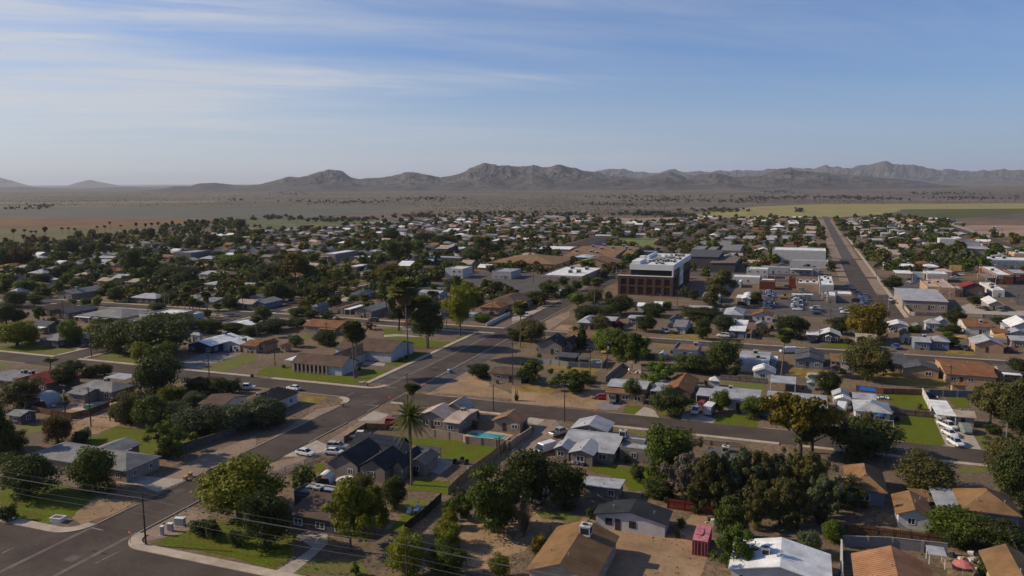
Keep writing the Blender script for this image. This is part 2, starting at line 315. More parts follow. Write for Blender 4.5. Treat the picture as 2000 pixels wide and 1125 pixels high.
# scrub that nobody could count
def scrub():
    vs, fs = [], []
    def bush(x, y, r, h, n):
        for _ in range(n):
            a, b = RNG.uniform(0, 6.28), RNG.uniform(.2, 1); cx, cy_, cz = x + r * b * .6 * math.cos(a), y + r * b * .6 * math.sin(a), h * RNG.uniform(.25, .75)
            d = RNG.normal(size=3); d /= np.linalg.norm(d); t1 = np.cross(d, RNG.normal(size=3)); t1 /= np.linalg.norm(t1); t2 = np.cross(d, t1); s = r * RNG.uniform(.35, .6)
            o = len(vs); c = np.array([cx, cy_, cz])
            for i, j in ((-1, -1), (1, -1), (1, 1), (-1, 1)): vs.append(tuple(c + (t1 * i + t2 * j) * s * np.array([1, 1, .7])))
            fs.append((o, o + 1, o + 2, o + 3))
    for _ in range(16000):
        px_, y = RNG.uniform(-60, 2060), 362 + 66 * RNG.beta(1.6, 1.5)
        y += (1000 - px_) * .0052
        if y > 412 and (px_ < 560 or px_ > 1380): continue
        if 398 < y < 428 and px_ > 1330: continue
        if 402 < y < 427 and px_ < 800: continue
        p = at('P', px_, y)
        if mn.noise((p[0] * .0012, p[1] * .0012, 3)) < RNG.uniform(-.5, .45): continue
        d = math.hypot(p[0], p[1]); s = RNG.uniform(.6, 1.6) * (1 + d / 9000)
        bush(p[0], p[1], s, s * 1.1, 7)
    for px_, y, w, n in ((1520, 375, 40, 90), (1490, 388, 45, 80), (1555, 386, 40, 60), (1650, 386, 50, 80), (1720, 389, 60, 60), (1840, 378, 80, 70), (1900, 388, 80, 60), (700, 395, 70, 40), (830, 389, 70, 70), (560, 378, 60, 40), (460, 391, 20, 16), (620, 395, 60, 30), (40, 408, 40, 20), (85, 404, 30, 20), (1310, 392, 80, 60), (1430, 394, 60, 40), (1200, 400, 60, 30), (1250, 385, 160, 80), (660, 431, 60, 60), (950, 419, 90, 60), (1120, 421, 90, 50), (1270, 419, 60, 60), (1410, 412, 50, 60), (1330, 423, 50, 50), (540, 427, 60, 30), (820, 424, 60, 50), (1180, 432, 60, 40), (1560, 413, 10, 14)):
        for _ in range(n):
            p = at('P', px_ + RNG.normal() * w * .5, y + RNG.normal() * 1.6); s = RNG.uniform(2.5, 5.5); bush(p[0], p[1], s, s * 1.3, 8)
    me = bpy.data.meshes.new('desert_scrub'); me.from_pydata(vs, [], fs); me.materials.append(leafmat('scrub_leaf', (.078, .072, .045), (.115, .10, .066), .02))
    o = ob('desert_scrub', me); o['kind'] = 'stuff'
scrub()

def hills(name, prof, dist, front, back, m, seed, nu=260, nv=34, rough=1.0, edge=3):
    xs = np.array([p[0] for p in prof], float); ys = np.array([p[1] for p in prof], float)
    U = np.linspace(xs[0], xs[-1], nu); vs = []
    for i, u in enumerate(U):
        y = np.interp(u, xs, ys)
        d = _fw * F_PX + _rt * (u - 1000) - _up * (y - 562.5); hl = math.hypot(d[0], d[1]); ux, uy = d[0] / hl, d[1] / hl
        h = CAM_H + dist * d[2] / hl
        fade = min(1, i / edge, (nu - 1 - i) / edge); fade = fade * fade * (3 - 2 * fade)
        h = max(0, h) * fade
        h *= 1 + .10 * rough * mn.fractal((ux * dist * .006, uy * dist * .006, seed), .9, 2., 4)
        for j in range(nv):
            v = j / (nv - 1) * 2 - 1                                    # -1 front foot, 0 ridge, 1 back foot
            r = dist + (v * front if v < 0 else v * back)
            x, y_ = ux * r, uy * r
            s = (1 - abs(v)) ** 1.25
            f = mn.ridged_multi_fractal((x * .0021, y_ * .0021, seed), .85, 2.2, 7, 1., 2.)
            f2 = mn.fractal((x * .007, y_ * .007, seed + 5), .7, 2.1, 5)
            a = min(1, abs(v) * 5.0)
            k = s * (1 - a * .7) + s * a * .7 * (f * .6 - .02) + a * (s * .10 + .008) * f2 * rough + (1 - a) * .05 * f2 * rough * s
            vs.append((x, y_, -4 + (h + 4) * max(0, min(1.06, k))))
    fs = [(i * nv + j, (i + 1) * nv + j, (i + 1) * nv + j + 1, i * nv + j + 1) for i in range(nu - 1) for j in range(nv - 1)]
    me = bpy.data.meshes.new(name); me.from_pydata(vs, [], fs); me.materials.append(m); o = ob(name, me); o['kind'] = 'structure'
rock = mat('desert_rock', (.092, .078, .070), .95, .3, .0045, .35, .016, detail=9, tint=(.042, .040, .040))
hills('mountain_range', [(250, 371), (300, 366), (340, 360), (370, 364), (390, 358), (420, 356), (455, 361), (480, 362), (510, 360), (540, 351), (560, 345), (600, 342), (625, 333), (640, 330), (665, 334), (685, 345), (700, 348), (740, 347), (770, 341), (800, 335), (830, 340), (860, 346), (880, 344), (910, 334), (930, 322), (950, 318.5), (975, 322), (990, 320), (1010, 323), (1040, 319.5), (1060, 325), (1090, 322), (1130, 329), (1165, 335), (1190, 343), (1230, 346), (1260, 345), (1310, 336), (1340, 345), (1400, 336), (1430, 345), (1490, 342), (1530, 329), (1545, 326), (1560, 330), (1600, 335), (1650, 340), (1700, 346), (1760, 350), (1830, 354), (1900, 358)], 7600, 1900, 1900, rock, 1.3, 520, 72, 1.0, 45)
hills('foothills', [(480, 372), (530, 363), (560, 366), (600, 358), (650, 354), (690, 357), (720, 364), (760, 360), (800, 356), (840, 362), (900, 354), (940, 343), (990, 349), (1040, 341), (1080, 350), (1120, 347), (1170, 353), (1210, 348), (1260, 352), (1300, 345), (1340, 352), (1400, 347), (1450, 352), (1500, 346), (1550, 350), (1620, 344), (1660, 350), (1720, 355)], 6100, 800, 1000, rock, 4.1, 380, 48, 1.0, 60)
hills('far_mountains', [(1100, 345), (1165, 332), (1180, 330), (1210, 329), (1240, 332), (1270, 337), (1290, 335), (1310, 331), (1340, 334), (1400, 333), (1480, 331), (1520, 328), (1590, 326), (1610, 322), (1640, 324), (1680, 322), (1700, 320), (1735, 314.5), (1760, 318), (1790, 320), (1830, 329), (1870, 330), (1890, 334), (1920, 331), (1960, 329), (2000, 333), (2060, 330), (2150, 336), (2300, 340)], 15000, 2600, 3000, rock, 7.7, 360, 44)
hills('left_peaks', [(-200, 340), (-60, 338), (0, 345), (20, 350), (50, 360), (78, 367), (125, 365), (150, 356), (175, 349.5), (195, 354), (235, 363), (280, 366), (310, 363), (350, 362), (400, 366)], 22000, 3000, 3000, rock, 2.2, 160, 20, .5)
hills('left_low_hills', [(-200, 366), (-60, 362), (0, 364.5), (40, 363.5), (80, 366.5), (150, 369), (220, 365.5), (260, 365), (320, 368), (380, 372)], 11000, 1200, 1200, rock, 9.2, 140, 20, .5)

# ------------------------------------------------------------------ roads
def rect(name, x0, x1, y0, y1, z, m):
    if name not in ('gutter', 'road_patch'): ROADS.append((x0, x1, y0, y1))
    b = MB(); b.add([(x0, y0, z), (x1, y0, z), (x1, y1, z), (x0, y1, z)], [(0, 1, 2, 3)]); return struct(name, b, m)
ZR = .10
rect('road', -115.2, -105.6, 40, 183.3, ZR, M_asph); rect('road', -113.6, -104.2, 193.3, 1290, ZR, M_asph)
rect('road', -420, 90, 76.5, 92, ZR + .004, M_asph); rect('road', -430, 160, 183.3, 193.3, ZR + .004, M_asph); rect('road', -430, 260, 284.4, 294, ZR + .004, M_asph)
rect('road', -244, -232.5, 193.3, 284.4, ZR, M_asph); rect('road', -240, -230, 294, 760, ZR, M_asph)
rect('road', -372, -362, 60, 800, ZR, M_asph)
for y in (597, 698, 799, 900, 1010): rect('road', -420, -113.6, y, y + 8, ZR + .004, M_asph)
rect('road', 26, 43, 372, 448, ZR, M_asph); rect('road', 27, 38, 448, 640, ZR, M_asph); rect('road', 29, 37.5, 640, 1400, ZR, M_asph2); rect('road_shoulder', 37.5, 41.5, 640, 1290, ZR - .012, M_gravel); rect('road_shoulder', 38, 43.4, 448, 640, ZR - .01, M_gravel); rect('road_shoulder', 22, 29, 500, 1290, ZR - .01, M_gravel)
for y in (520, 640, 770, 900, 1060): rect('road', -104.2, 220, y, y + 8, ZR + .008, M_asph)
rect('road', -104.2, 26, 366, 375, ZR + .004, M_asph2)
rect('parking_lane', -120.2, -113.78, 200, 284, ZR - .03, M_asph2); rect('parking_lane', -104.0, -98.6, 196, 283, ZR - .03, M_asph2); rect('parking_lane', -113.6, -113.0, 300, 366, ZR - .03, M_asph2)
rect('parking_lot', -15.5, 25, 376, 466, ZR, M_asph2); rect('parking_lot', 44, 110, 455, 500, ZR - .025, M_asph2)
rect('parking_lot', -205, -118, 388, 478, ZR, M_asph2); rect('parking_lot', -92, -20, 500, 520, ZR, M_asph2)
poly('road', 'D1', [(-900, 680), (0, 700), (1470, 735), (2860, 760), (3200, 795), (3200, 850), (2860, 830), (1470, 770), (0, 728), (-900, 700)], M_asph2, ZR + .012)
poly('parking_lot', 'D2', [(620, 720), (1400, 715), (1900, 735), (1940, 780), (1000, 775), (600, 745)], M_asph2, ZR + .02)
poly('parking_lot', 'E7', [(1740, 125), (2100, 120), (2100, 480), (1900, 440), (1760, 260)], M_asph2, ZR + .016)
poly('parking_lot', 'E7', [(0, 60), (130, 40), (400, 110), (380, 170), (100, 190), (0, 190)], M_asph2, ZR + .03)
poly('concrete_yard', 'E7', [(990, 480), (1150, 420), (1330, 520), (2100, 545), (2100, 625), (1340, 592), (1090, 578)], M_conc, ZR)
poly('road', 'D7', [(560, 75), (600, 72), (1050, 225), (1640, 400), (2000, 540), (2300, 640), (2300, 740), (2000, 625), (1600, 475), (1000, 262)], M_asph, ZR)
poly('dirt_track', 'D7', [(600, 66), (860, 138), (1000, 172), (1520, 338), (1450, 356), (1020, 217), (850, 156)], FM('track_dirt', (.30, .25, .20)), ZR + .03)
# pavements, kerbs, gutters: real steps
kb = MB(); wk = MB()
def edge(x0, x1, y0, y1, side, walk=0, gap=()):       # kerb along a straight road edge; side = which way the pavement lies
    horiz = abs(x1 - x0) > abs(y1 - y0)
    a, b = (x0, x1) if horiz else (y0, y1)
    cuts = [a] + [v for g_ in sorted(gap) for v in g_] + [b]
    for i in range(0, len(cuts) - 1, 2):
        p, q = cuts[i], cuts[i + 1]
        if q - p < .2: continue
        if horiz:
            lo, hi = sorted((y0, y0 + side * .18)); kb.box(p, q, lo, hi, -.02, .22)
            if walk: lo, hi = sorted((y0 + side * .182, y0 + side * (.18 + walk))); wk.box(p, q, lo, hi, -.02, .213)
        else:
            lo, hi = sorted((x0, x0 + side * .18)); kb.box(lo, hi, p, q, -.02, .22)
            if walk: lo, hi = sorted((x0 + side * .182, x0 + side * (.18 + walk))); wk.box(lo, hi, p, q, -.02, .213)
def corner(x, y, sx, sy, r, walk=1.5):                # rounded street corner: the block lies at (sx, sy) from the crossing of the kerb lines
    cx_, cy_ = x + sx * r, y + sy * r; n = 9
    arc = [(cx_ - sx * math.cos(i / (n - 1) * math.pi / 2) * 1, cy_ - sy * math.sin(i / (n - 1) * math.pi / 2)) for i in range(n)]
    P = lambda rad, i: (cx_ - sx * rad * math.cos(i / (n - 1) * math.pi / 2), cy_ - sy * rad * math.sin(i / (n - 1) * math.pi / 2))
    b = MB(); pts = [(x, y, ZR + .002)] + [(*P(r, i), ZR + .002) for i in range(n)]
    b.add(pts, [tuple(range(len(pts)))]); me = b.mesh('road_corner', M_asph)
    if me.polygons[0].normal.z < 0: me.flip_normals()
    o = ob('road_corner', me); o['kind'] = 'structure'
    for mbx, r0, r1, z in ((kb, r, r - .18, .22), (wk, r - .182, r - .18 - walk, .213)):
        for i in range(n - 1):
            q = [P(r0, i), P(r0, i + 1), P(r1, i + 1), P(r1, i)]
            ar = sum(q[k][0] * q[(k + 1) % 4][1] - q[(k + 1) % 4][0] * q[k][1] for k in range(4))
            if ar < 0: q = q[::-1]
            mbx.slab([(a, c, z) for a, c in q], .24)
edge(-115.2, -115.2, 97, 178, -1, 0, [(106, 116), (128, 129)]); edge(-105.6, -105.6, 97, 179, 1, 0, [(112.5, 115), (131, 147), (163, 173)])
corner(-115.2, 92, -1, 1, 5, 1.9); corner(-105.6, 92, 1, 1, 5, 1.9); corner(-115.2, 183.3, -1, -1, 5, 1.5); corner(-113.6, 193.3, -1, 1, 5, 1.5)
edge(-400, -120.2, 92, 92, 1, 1.9); edge(-100.6, 60, 92, 92, 1, 1.9)
edge(-400, -120.2, 183.3, 183.3, -1, 0, [(-244, -232)]); edge(-400, -118.6, 193.3, 193.3, 1, 1.5, [(-244, -232.5), (-196, -186), (-160, -152)])
edge(-104, 120, 183.3, 183.3, -1, 1.3, [(-96, -84), (-64, -48), (-3, 1)]); edge(-99, 120, 193.3, 193.3, 1, 0, [(-62, -46), (-33, -25), (-20, -8), (24, 32)])
edge(-113.6, -113.6, 198.3, 284, -1, 0); edge(-104.2, -104.2, 200, 284, 1, 0); edge(-120.3, -120.3, 198, 284, -1, 1.5)
edge(-400, -113.6, 284.4, 284.4, -1, 1.4, [(-240, -230)]); edge(-400, -113.6, 294, 294, 1, 1.6, [(-240, -230)]); edge(-104, 200, 284.4, 284.4, -1, 0); edge(-104, 200, 294, 294, 1, .9)
edge(-113.6, -113.6, 295, 480, -1, 0); edge(-104.2, -104.2, 295, 366, 1, 0); edge(-230, -230, 296, 470, 1, 1.2); edge(-240, -240, 296, 470, -1, 1.2)
edge(-232.5, -232.5, 196, 283, 1, 1.3); edge(-244, -244, 196, 283, -1, 1.3)
edge(43.6, 43.6, 376, 900, 1, 1.6)
struct('kerb', kb, M_walk); struct('pavement', wk, M_walk)
M_gut = mat('gutter_concrete', (.155, .128, .105), .9, .2, .5, .08, 3.)
for x in (-115.5, -106.3): rect('gutter', x, x + .8, 76, 97, ZR + .012, M_gut)
rect('gutter', -105.2, -104.4, 182, 195, ZR + .012, M_gut); rect('gutter', -113.7, -112.9, 196, 284, ZR + .012, M_gut); rect('gutter', -105.0, -104.2, 200, 366, ZR + .012, M_gut)
def bar(tile, a, b, w=.35):
    p, q = at(tile, *a), at(tile, *b); d = (q - p) / np.linalg.norm(q - p); n = np.array([-d[1], d[0], 0]) * w / 2
    m = MB(); m.add([(*(v)[:2], ZR + .02) for v in (p - n, q - n, q + n, p + n)], [(0, 1, 2, 3)]); struct('stop_line', m, M_paint)
bar('Z1', (650, 712), (805, 748)); bar('Z1', (20, 925), (110, 882), .3); bar('Z1', (745, 1005), (930, 915), .25); bar('Z6', (1000, 422), (1095, 434), .4); bar('Z6', (705, 497), (765, 470), .3); bar('Z6', (850, 562), (955, 575), .4)
bar('D6', (1120, 690), (1320, 695), .5); bar('D6', (1120, 722), (1320, 726), .5)
M_tar = mat('road_patch', (.050, .042, .037), .85, .25, .5, .12, 2.)
for i in range(26):                                            # older repairs in the asphalt
    x, y = ((RNG.uniform(-114, -107), RNG.uniform(95, 182)), (RNG.uniform(-112, -106), RNG.uniform(195, 280)), (RNG.uniform(-200, 60), RNG.uniform(184, 191)), (RNG.uniform(-135, -75), RNG.uniform(80, 90)))[i % 4]; w, h = RNG.uniform(.6, 2.2), RNG.uniform(.8, 4)
    if i % 4 > 1: w, h = h, w
    rect('road_patch', x, x + w, y, y + h, ZR + .007 + i * .0001, M_tar if i % 3 else M_asph2)
# yards: lawns, drives, gravel
def yard(name, m, z, jit, *ps):
    for i, (tile, pts) in enumerate(ps): poly(name, tile, pts, m, z + i * .0006, jit)
yard('lawn', M_lawn, .05, .38,
     ('Z1', [(0, 350), (180, 340), (400, 360), (760, 470), (700, 520), (630, 570), (560, 640), (400, 690), (250, 695), (0, 640)]),
     ('Z1', [(1180, 850), (1420, 770), (1560, 700), (2000, 640), (2320, 800), (2270, 960), (2120, 1060), (1850, 960), (1500, 900)]),
     ('Z2', [(1020, 750), (1180, 610), (1310, 615), (1160, 760)]), ('Z2', [(1190, 440), (1200, 370), (1290, 340), (1600, 380), (1500, 470), (1240, 430)]),
     ('Z6', [(1120, 810), (1640, 850), (1900, 890), (1780, 1020), (1560, 990), (1360, 960), (1440, 890), (1190, 870)]), ('Z2', [(420, 300), (470, 220), (530, 220), (520, 290)]),
     ('Z3', [(570, 270), (600, 235), (840, 240), (1140, 290), (1180, 340), (1150, 440), (900, 430), (870, 350)]),
     ('Z8', [(820, 800), (960, 700), (1110, 650), (1290, 665), (1390, 870), (1330, 890), (990, 855), (880, 820)]), ('Z8', [(850, 470), (1200, 485), (1260, 600), (1000, 580), (960, 540)]),
     ('Z8', [(1400, 505), (1570, 510), (1570, 590), (1460, 580)]), ('Z7', [(1590, 650), (1780, 635), (1920, 690), (1910, 738), (1560, 715)]), ('Z7', [(890, 590), (880, 565), (1010, 575), (1010, 612), (960, 638), (860, 625)]),
     ('Z5', [(620, 870), (760, 800), (920, 730), (1200, 770), (1220, 870), (1480, 800), (1660, 830), (1380, 970), (1230, 960)]),
     ('Z5', [(0, 100), (270, 80), (440, 110), (290, 165), (0, 140)]), ('Z6', [(0, 320), (60, 270), (250, 265), (540, 310), (790, 355), (770, 405), (700, 400), (0, 330)]),
     ('Z6', [(800, 340), (840, 290), (1060, 290), (860, 390), (790, 405)]), ('Z6', [(1000, 240), (1160, 180), (1320, 150), (1200, 240), (1110, 265)]),
     ('E3', [(0, 1000), (0, 950), (560, 950), (800, 1020), (1050, 1020), (960, 1080), (700, 1120), (430, 1110), (260, 1020)]), ('E3', [(0, 830), (60, 810), (280, 830), (300, 900), (0, 910)]), ('E3', [(1110, 950), (1290, 900), (1230, 970), (1140, 970)]),
     ('E0', [(1590, 382), (2000, 388), (1990, 428), (1640, 430)]), ('E1', [(1050, 500), (1180, 475), (1660, 480), (1690, 530), (1560, 540), (1080, 520)]), ('E6', [(800, 1115), (1100, 1040), (1290, 1050), (1290, 1120)]),
     ('Z8', [(390, 110), (520, 70), (650, 90), (640, 122)]), ('D0', [(580, 880), (920, 890), (940, 912), (700, 905)]), ('D0', [(1600, 930), (1840, 925), (1800, 945), (1560, 945)]))
yard('dry_lawn', M_olive, .045, .4, ('Z2', [(270, 1090), (420, 980), (800, 960), (900, 1090)]), ('Z5', [(300, 165), (480, 105), (600, 125), (570, 160), (420, 175)]), ('Z5', [(720, 185), (960, 135), (1080, 170), (1060, 240), (900, 225)]),
     ('Z5', [(1530, 285), (1900, 170), (2000, 160), (2000, 220), (1750, 305), (1640, 297)]), ('Z5', [(0, 230), (110, 240), (0, 280)]), ('Z5', [(120, 760), (220, 715), (350, 730), (330, 770), (190, 800)]), ('Z2', [(1100, 560), (1200, 490), (1420, 530), (1360, 570)]),
     ('Z8', [(1620, 820), (1700, 790), (1830, 860), (1990, 920), (1840, 932), (1680, 915)]), ('Z7', [(800, 760), (870, 745), (1150, 800), (1130, 860), (1060, 880), (1050, 815)]), ('Z7', [(1150, 620), (1400, 580), (1390, 610), (1300, 658), (1150, 652)]),
     ('Z4', [(1480, 240), (1750, 265), (1700, 300), (1500, 290)]), ('Z3', [(170, 590), (400, 600), (540, 640), (500, 690), (250, 650)]), ('Z7', [(1620, 380), (1980, 400), (1990, 480), (1750, 430)]), ('E2', [(1090, 400), (1180, 420), (1180, 520), (1090, 520)]), ('E2', [(700, 940), (860, 890), (830, 990), (720, 990)]))
yard('straw_lawn', M_dry, .055, .2, ('E5', [(320, 950), (440, 905), (1080, 910), (1000, 990)]), ('Z6', [(330, 480), (560, 500), (480, 560), (340, 530)]), ('Z8', [(1380, 150), (1560, 130), (1640, 180), (1380, 170)]), ('Z8', [(160, 270), (480, 280), (470, 340), (280, 350), (160, 320)]),
     ('Z8', [(620, 330), (980, 300), (1380, 360), (1390, 440), (800, 380), (650, 350)]), ('Z7', [(0, 430), (140, 400), (330, 430), (330, 480), (60, 460)]), ('Z7', [(270, 250), (560, 260), (700, 290), (640, 330), (300, 300)]), ('E4', [(0, 990), (80, 950), (300, 980), (250, 1040), (0, 1040)]), ('E5', [(220, 1050), (520, 1060), (520, 1110), (230, 1100)]), ('E5', [(330, 610), (480, 620), (440, 670), (330, 660)]))
yard('bare_yard', M_dirt, .035, .3, ('Z1', [(1100, 510), (760, 490), (640, 570), (560, 650), (640, 700), (900, 610)]), ('Z3', [(630, 700), (1290, 780), (1420, 600), (1600, 610), (1480, 1120), (700, 1120), (760, 880)]), ('Z7', [(0, 420), (300, 480), (700, 450), (880, 570), (660, 600), (0, 545)]),
     ('Z5', [(280, 600), (480, 590), (640, 550), (700, 620), (560, 650), (300, 600)]), ('Z5', [(560, 720), (700, 650), (860, 640), (980, 700), (760, 790), (620, 790), (550, 800)]), ('Z6', [(1300, 490), (1680, 310), (1830, 400), (2000, 480), (2000, 520), (1440, 470)]), ('E4', [(640, 840), (760, 755), (1000, 760), (960, 850)]), ('Z4', [(1550, 1010), (1400, 950), (1350, 960), (1400, 1090), (1420, 1090)]),
     ('Z2', [(1640, 640), (2000, 700), (2000, 1100), (1600, 1000), (1590, 760)]), ('Z3', [(-60, 590), (150, 600), (640, 640), (640, 720), (340, 720), (100, 900), (-60, 960)]))
yard('gravel_verge', M_gravel, .04, .2, ('Z1', [(1145, 830), (1030, 800), (1010, 760), (1490, 560), (1660, 610), (1560, 700), (1420, 770)]), ('Z6', [(540, 860), (940, 610), (1040, 640), (1000, 720), (700, 830)]), ('Z6', [(100, 1020), (330, 970), (390, 960), (380, 1030), (150, 1090)]), ('Z1', [(1240, 350), (1450, 350), (1650, 260), (2000, 80), (2000, 0), (1500, 200)]),
     ('Z6', [(60, 860), (470, 600), (700, 560), (500, 640), (120, 860)]), ('Z7', [(80, 690), (330, 680), (390, 740), (300, 850), (190, 950), (40, 1100), (-20, 980)]), ('Z6', [(1300, 470), (1500, 330), (1700, 300), (1420, 460)]), ('E4', [(520, 700), (900, 540), (900, 620), (700, 760), (560, 850)]), ('E4', [(0, 700), (620, 380), (820, 380), (300, 620), (0, 790)]),
     ('Z7', [(720, 380), (900, 230), (960, 215), (900, 270), (820, 350)]))
yard('gravel_bed', M_ggrav, .05, .1, ('Z7', [(660, 560), (720, 530), (880, 560), (820, 605), (690, 600)]), ('Z5', [(1380, 240), (1600, 160), (1900, 160), (1700, 230), (1500, 290)]))
yard('driveway', M_conc, .065, 0, ('Z1', [(900, 370), (1040, 315), (1450, 350), (1230, 450), (1110, 400)]), ('Z2', [(90, 1100), (330, 960), (440, 880), (320, 795), (400, 740), (560, 760), (560, 850), (420, 980), (270, 1100)]), ('Z6', [(790, 690), (920, 612), (1040, 642), (960, 690)]),
     ('Z6', [(210, 970), (470, 840), (590, 890), (560, 930), (330, 970)]), ('Z7', [(950, 645), (1030, 580), (1110, 600), (1150, 665)]), ('Z8', [(1300, 680), (1340, 650), (1600, 790), (1670, 918), (1440, 892), (1390, 880)]), ('Z7', [(80, 692), (130, 660), (260, 680), (200, 722)]),
     ('Z7', [(1330, 640), (1440, 620), (1600, 680), (1560, 715), (1320, 690)]), ('Z5', [(560, 172), (600, 125), (700, 115), (770, 130), (600, 178)]), ('E4', [(0, 640), (140, 560), (560, 500), (300, 640), (0, 700)]), ('E3', [(0, 915), (200, 900), (560, 940), (560, 950), (210, 935), (0, 950)]), ('Z1', [(1360, 115), (1440, 100), (1480, 112), (1400, 140)]),
     ('Z2', [(1310, 280), (1400, 170), (1560, 210), (1440, 310)]), ('Z6', [(840, 220), (1010, 240), (1000, 262), (830, 250)]), ('E2', [(1290, 380), (1380, 320), (1480, 330), (1470, 390)]), ('E2', [(330, 555), (560, 490), (600, 500), (380, 560)]), ('E2', [(230, 500), (440, 450), (600, 445), (300, 500)]))
yard('pool_deck', mat('pink_concrete', (.46, .33, .26), .9, .1, .5), .07, 0, ('Z5', [(550, 600), (640, 550), (860, 530), (930, 550), (840, 600), (700, 622)]), ('Z6', [(1620, 800), (1700, 760), (1900, 780), (2010, 800), (1940, 850), (1700, 830)]), ('Z8', [(290, 350), (310, 310), (440, 320), (450, 350), (400, 380)]))
def pool(name, tile, pts, m, label, lm):
    P = [at(tile, x, y) for x, y in pts]; c = sum(P) / len(P); n = len(P); a = sum(P[i][0] * P[(i + 1) % n][1] - P[(i + 1) % n][0] * P[i][1] for i in range(n))
    if a < 0: P = P[::-1]
    t = thing(name, 'swimming pool', (c[0], c[1], .05), label, lm=lm)
    w = MB(); w.slab([(p[0] - c[0], p[1] - c[1], .06) for p in P], .08); part('water', w, t, m)
    k = MB()
    for i in range(n): k.beam((*(P[i] - c)[:2], .05), (*(P[(i + 1) % n] - c)[:2], .05), .35, .12)
    part('coping', k, t, M_walk)
pool('swimming_pool', 'Z6', [(1640, 795), (1740, 778), (1965, 805), (1925, 835), (1720, 822)], M_pool, 'bright teal swimming pool inside the tan block wall', 'teal swimming pool')
pool('swimming_pool', 'Z5', [(640, 590), (655, 572), (740, 560), (830, 562), (845, 580), (800, 602), (740, 608), (660, 602)], M_pool2, 'dark oval swimming pool with pale deck in bare yard', 'dark oval pool')
pool('swimming_pool', 'Z8', [(303, 352), (310, 335), (345, 325), (390, 335), (405, 355), (380, 366), (330, 366)], M_pool2, 'small round green pool behind the solar roofed house', 'round green pool')
pool('swimming_pool', 'Z7', [(610, 222), (635, 207), (700, 215), (690, 235)], mat('blue_pool', (.03, .12, .22), .08, .08, .3), 'small blue pool beside the wooden slide tower', 'small blue pool')
# the air: one closed box of thin haze round everything
hz = MB(); hz.box(-70000, 70000, -70000, 70000, -1.5, 520)
hm = bpy.data.materials.new('haze_air'); hm.use_nodes = True; t = hm.node_tree; t.nodes.clear()
vo = N(t, 'ShaderNodeOutputMaterial'); pv = N(t, 'ShaderNodeVolumePrincipled'); pv.inputs['Color'].default_value = (.80, .85, .94, 1); pv.inputs['Density'].default_value = 3.4e-5; pv.inputs['Anisotropy'].default_value = .15
t.links.new(pv.outputs[0], vo.inputs['Volume'])
ho = ob('haze', hz.mesh('haze', hm)); ho['kind'] = 'stuff'
# ------------------------------------------------------------------ trees: many leaf-sized faces gathered in clumps; unit width 1, unit height 1
def quads(C, D, size, asp=1.0):
    n = len(C); r = RNG.normal(size=(n, 3)); a = np.cross(D, r); a /= np.linalg.norm(a, axis=1)[:, None] + 1e-9; b = np.cross(D, a)
    s = (size * RNG.uniform(.45, 1.6, n))[:, None]
    return np.stack([C - a * s - b * s * asp, C + a * s - b * s * asp * .6, C + a * s * .7 + b * s * asp, C - a * s * .6 + b * s * asp * .8], 1).reshape(-1, 3)
def leaf_mesh(name, V):
    n = len(V) // 4; me = bpy.data.meshes.new(name); me.from_pydata(V.tolist(), [], np.arange(n * 4).reshape(-1, 4).tolist()); return me
def clumps(cs, n, leaf, asp=1.0, zs=1.0, fill=.32):
    cs = np.array(cs); w = cs[:, 3] ** 2; k = RNG.choice(len(cs), n, p=w / w.sum()); d = RNG.normal(size=(n, 3)); d[:, 2] = d[:, 2] * .9 + .25; d /= np.linalg.norm(d, axis=1)[:, None]
    rr = np.where(RNG.random(n) < fill, RNG.uniform(.2, .85, n), RNG.uniform(.78, 1.28, n))
    C = cs[k, :3] + d * (cs[k, 3] * rr)[:, None] * np.array([1, 1, zs]); nn = d + RNG.normal(size=(n, 3)) * .45; nn /= np.linalg.norm(nn, axis=1)[:, None]
    return quads(C, nn, leaf, asp)
def fib(n):
    i = np.arange(n) + .5; p = np.arccos(1 - 2 * i / n); t_ = np.pi * (1 + 5 ** .5) * i
    return np.stack([np.cos(t_) * np.sin(p), np.sin(t_) * np.sin(p), np.cos(p)], 1)
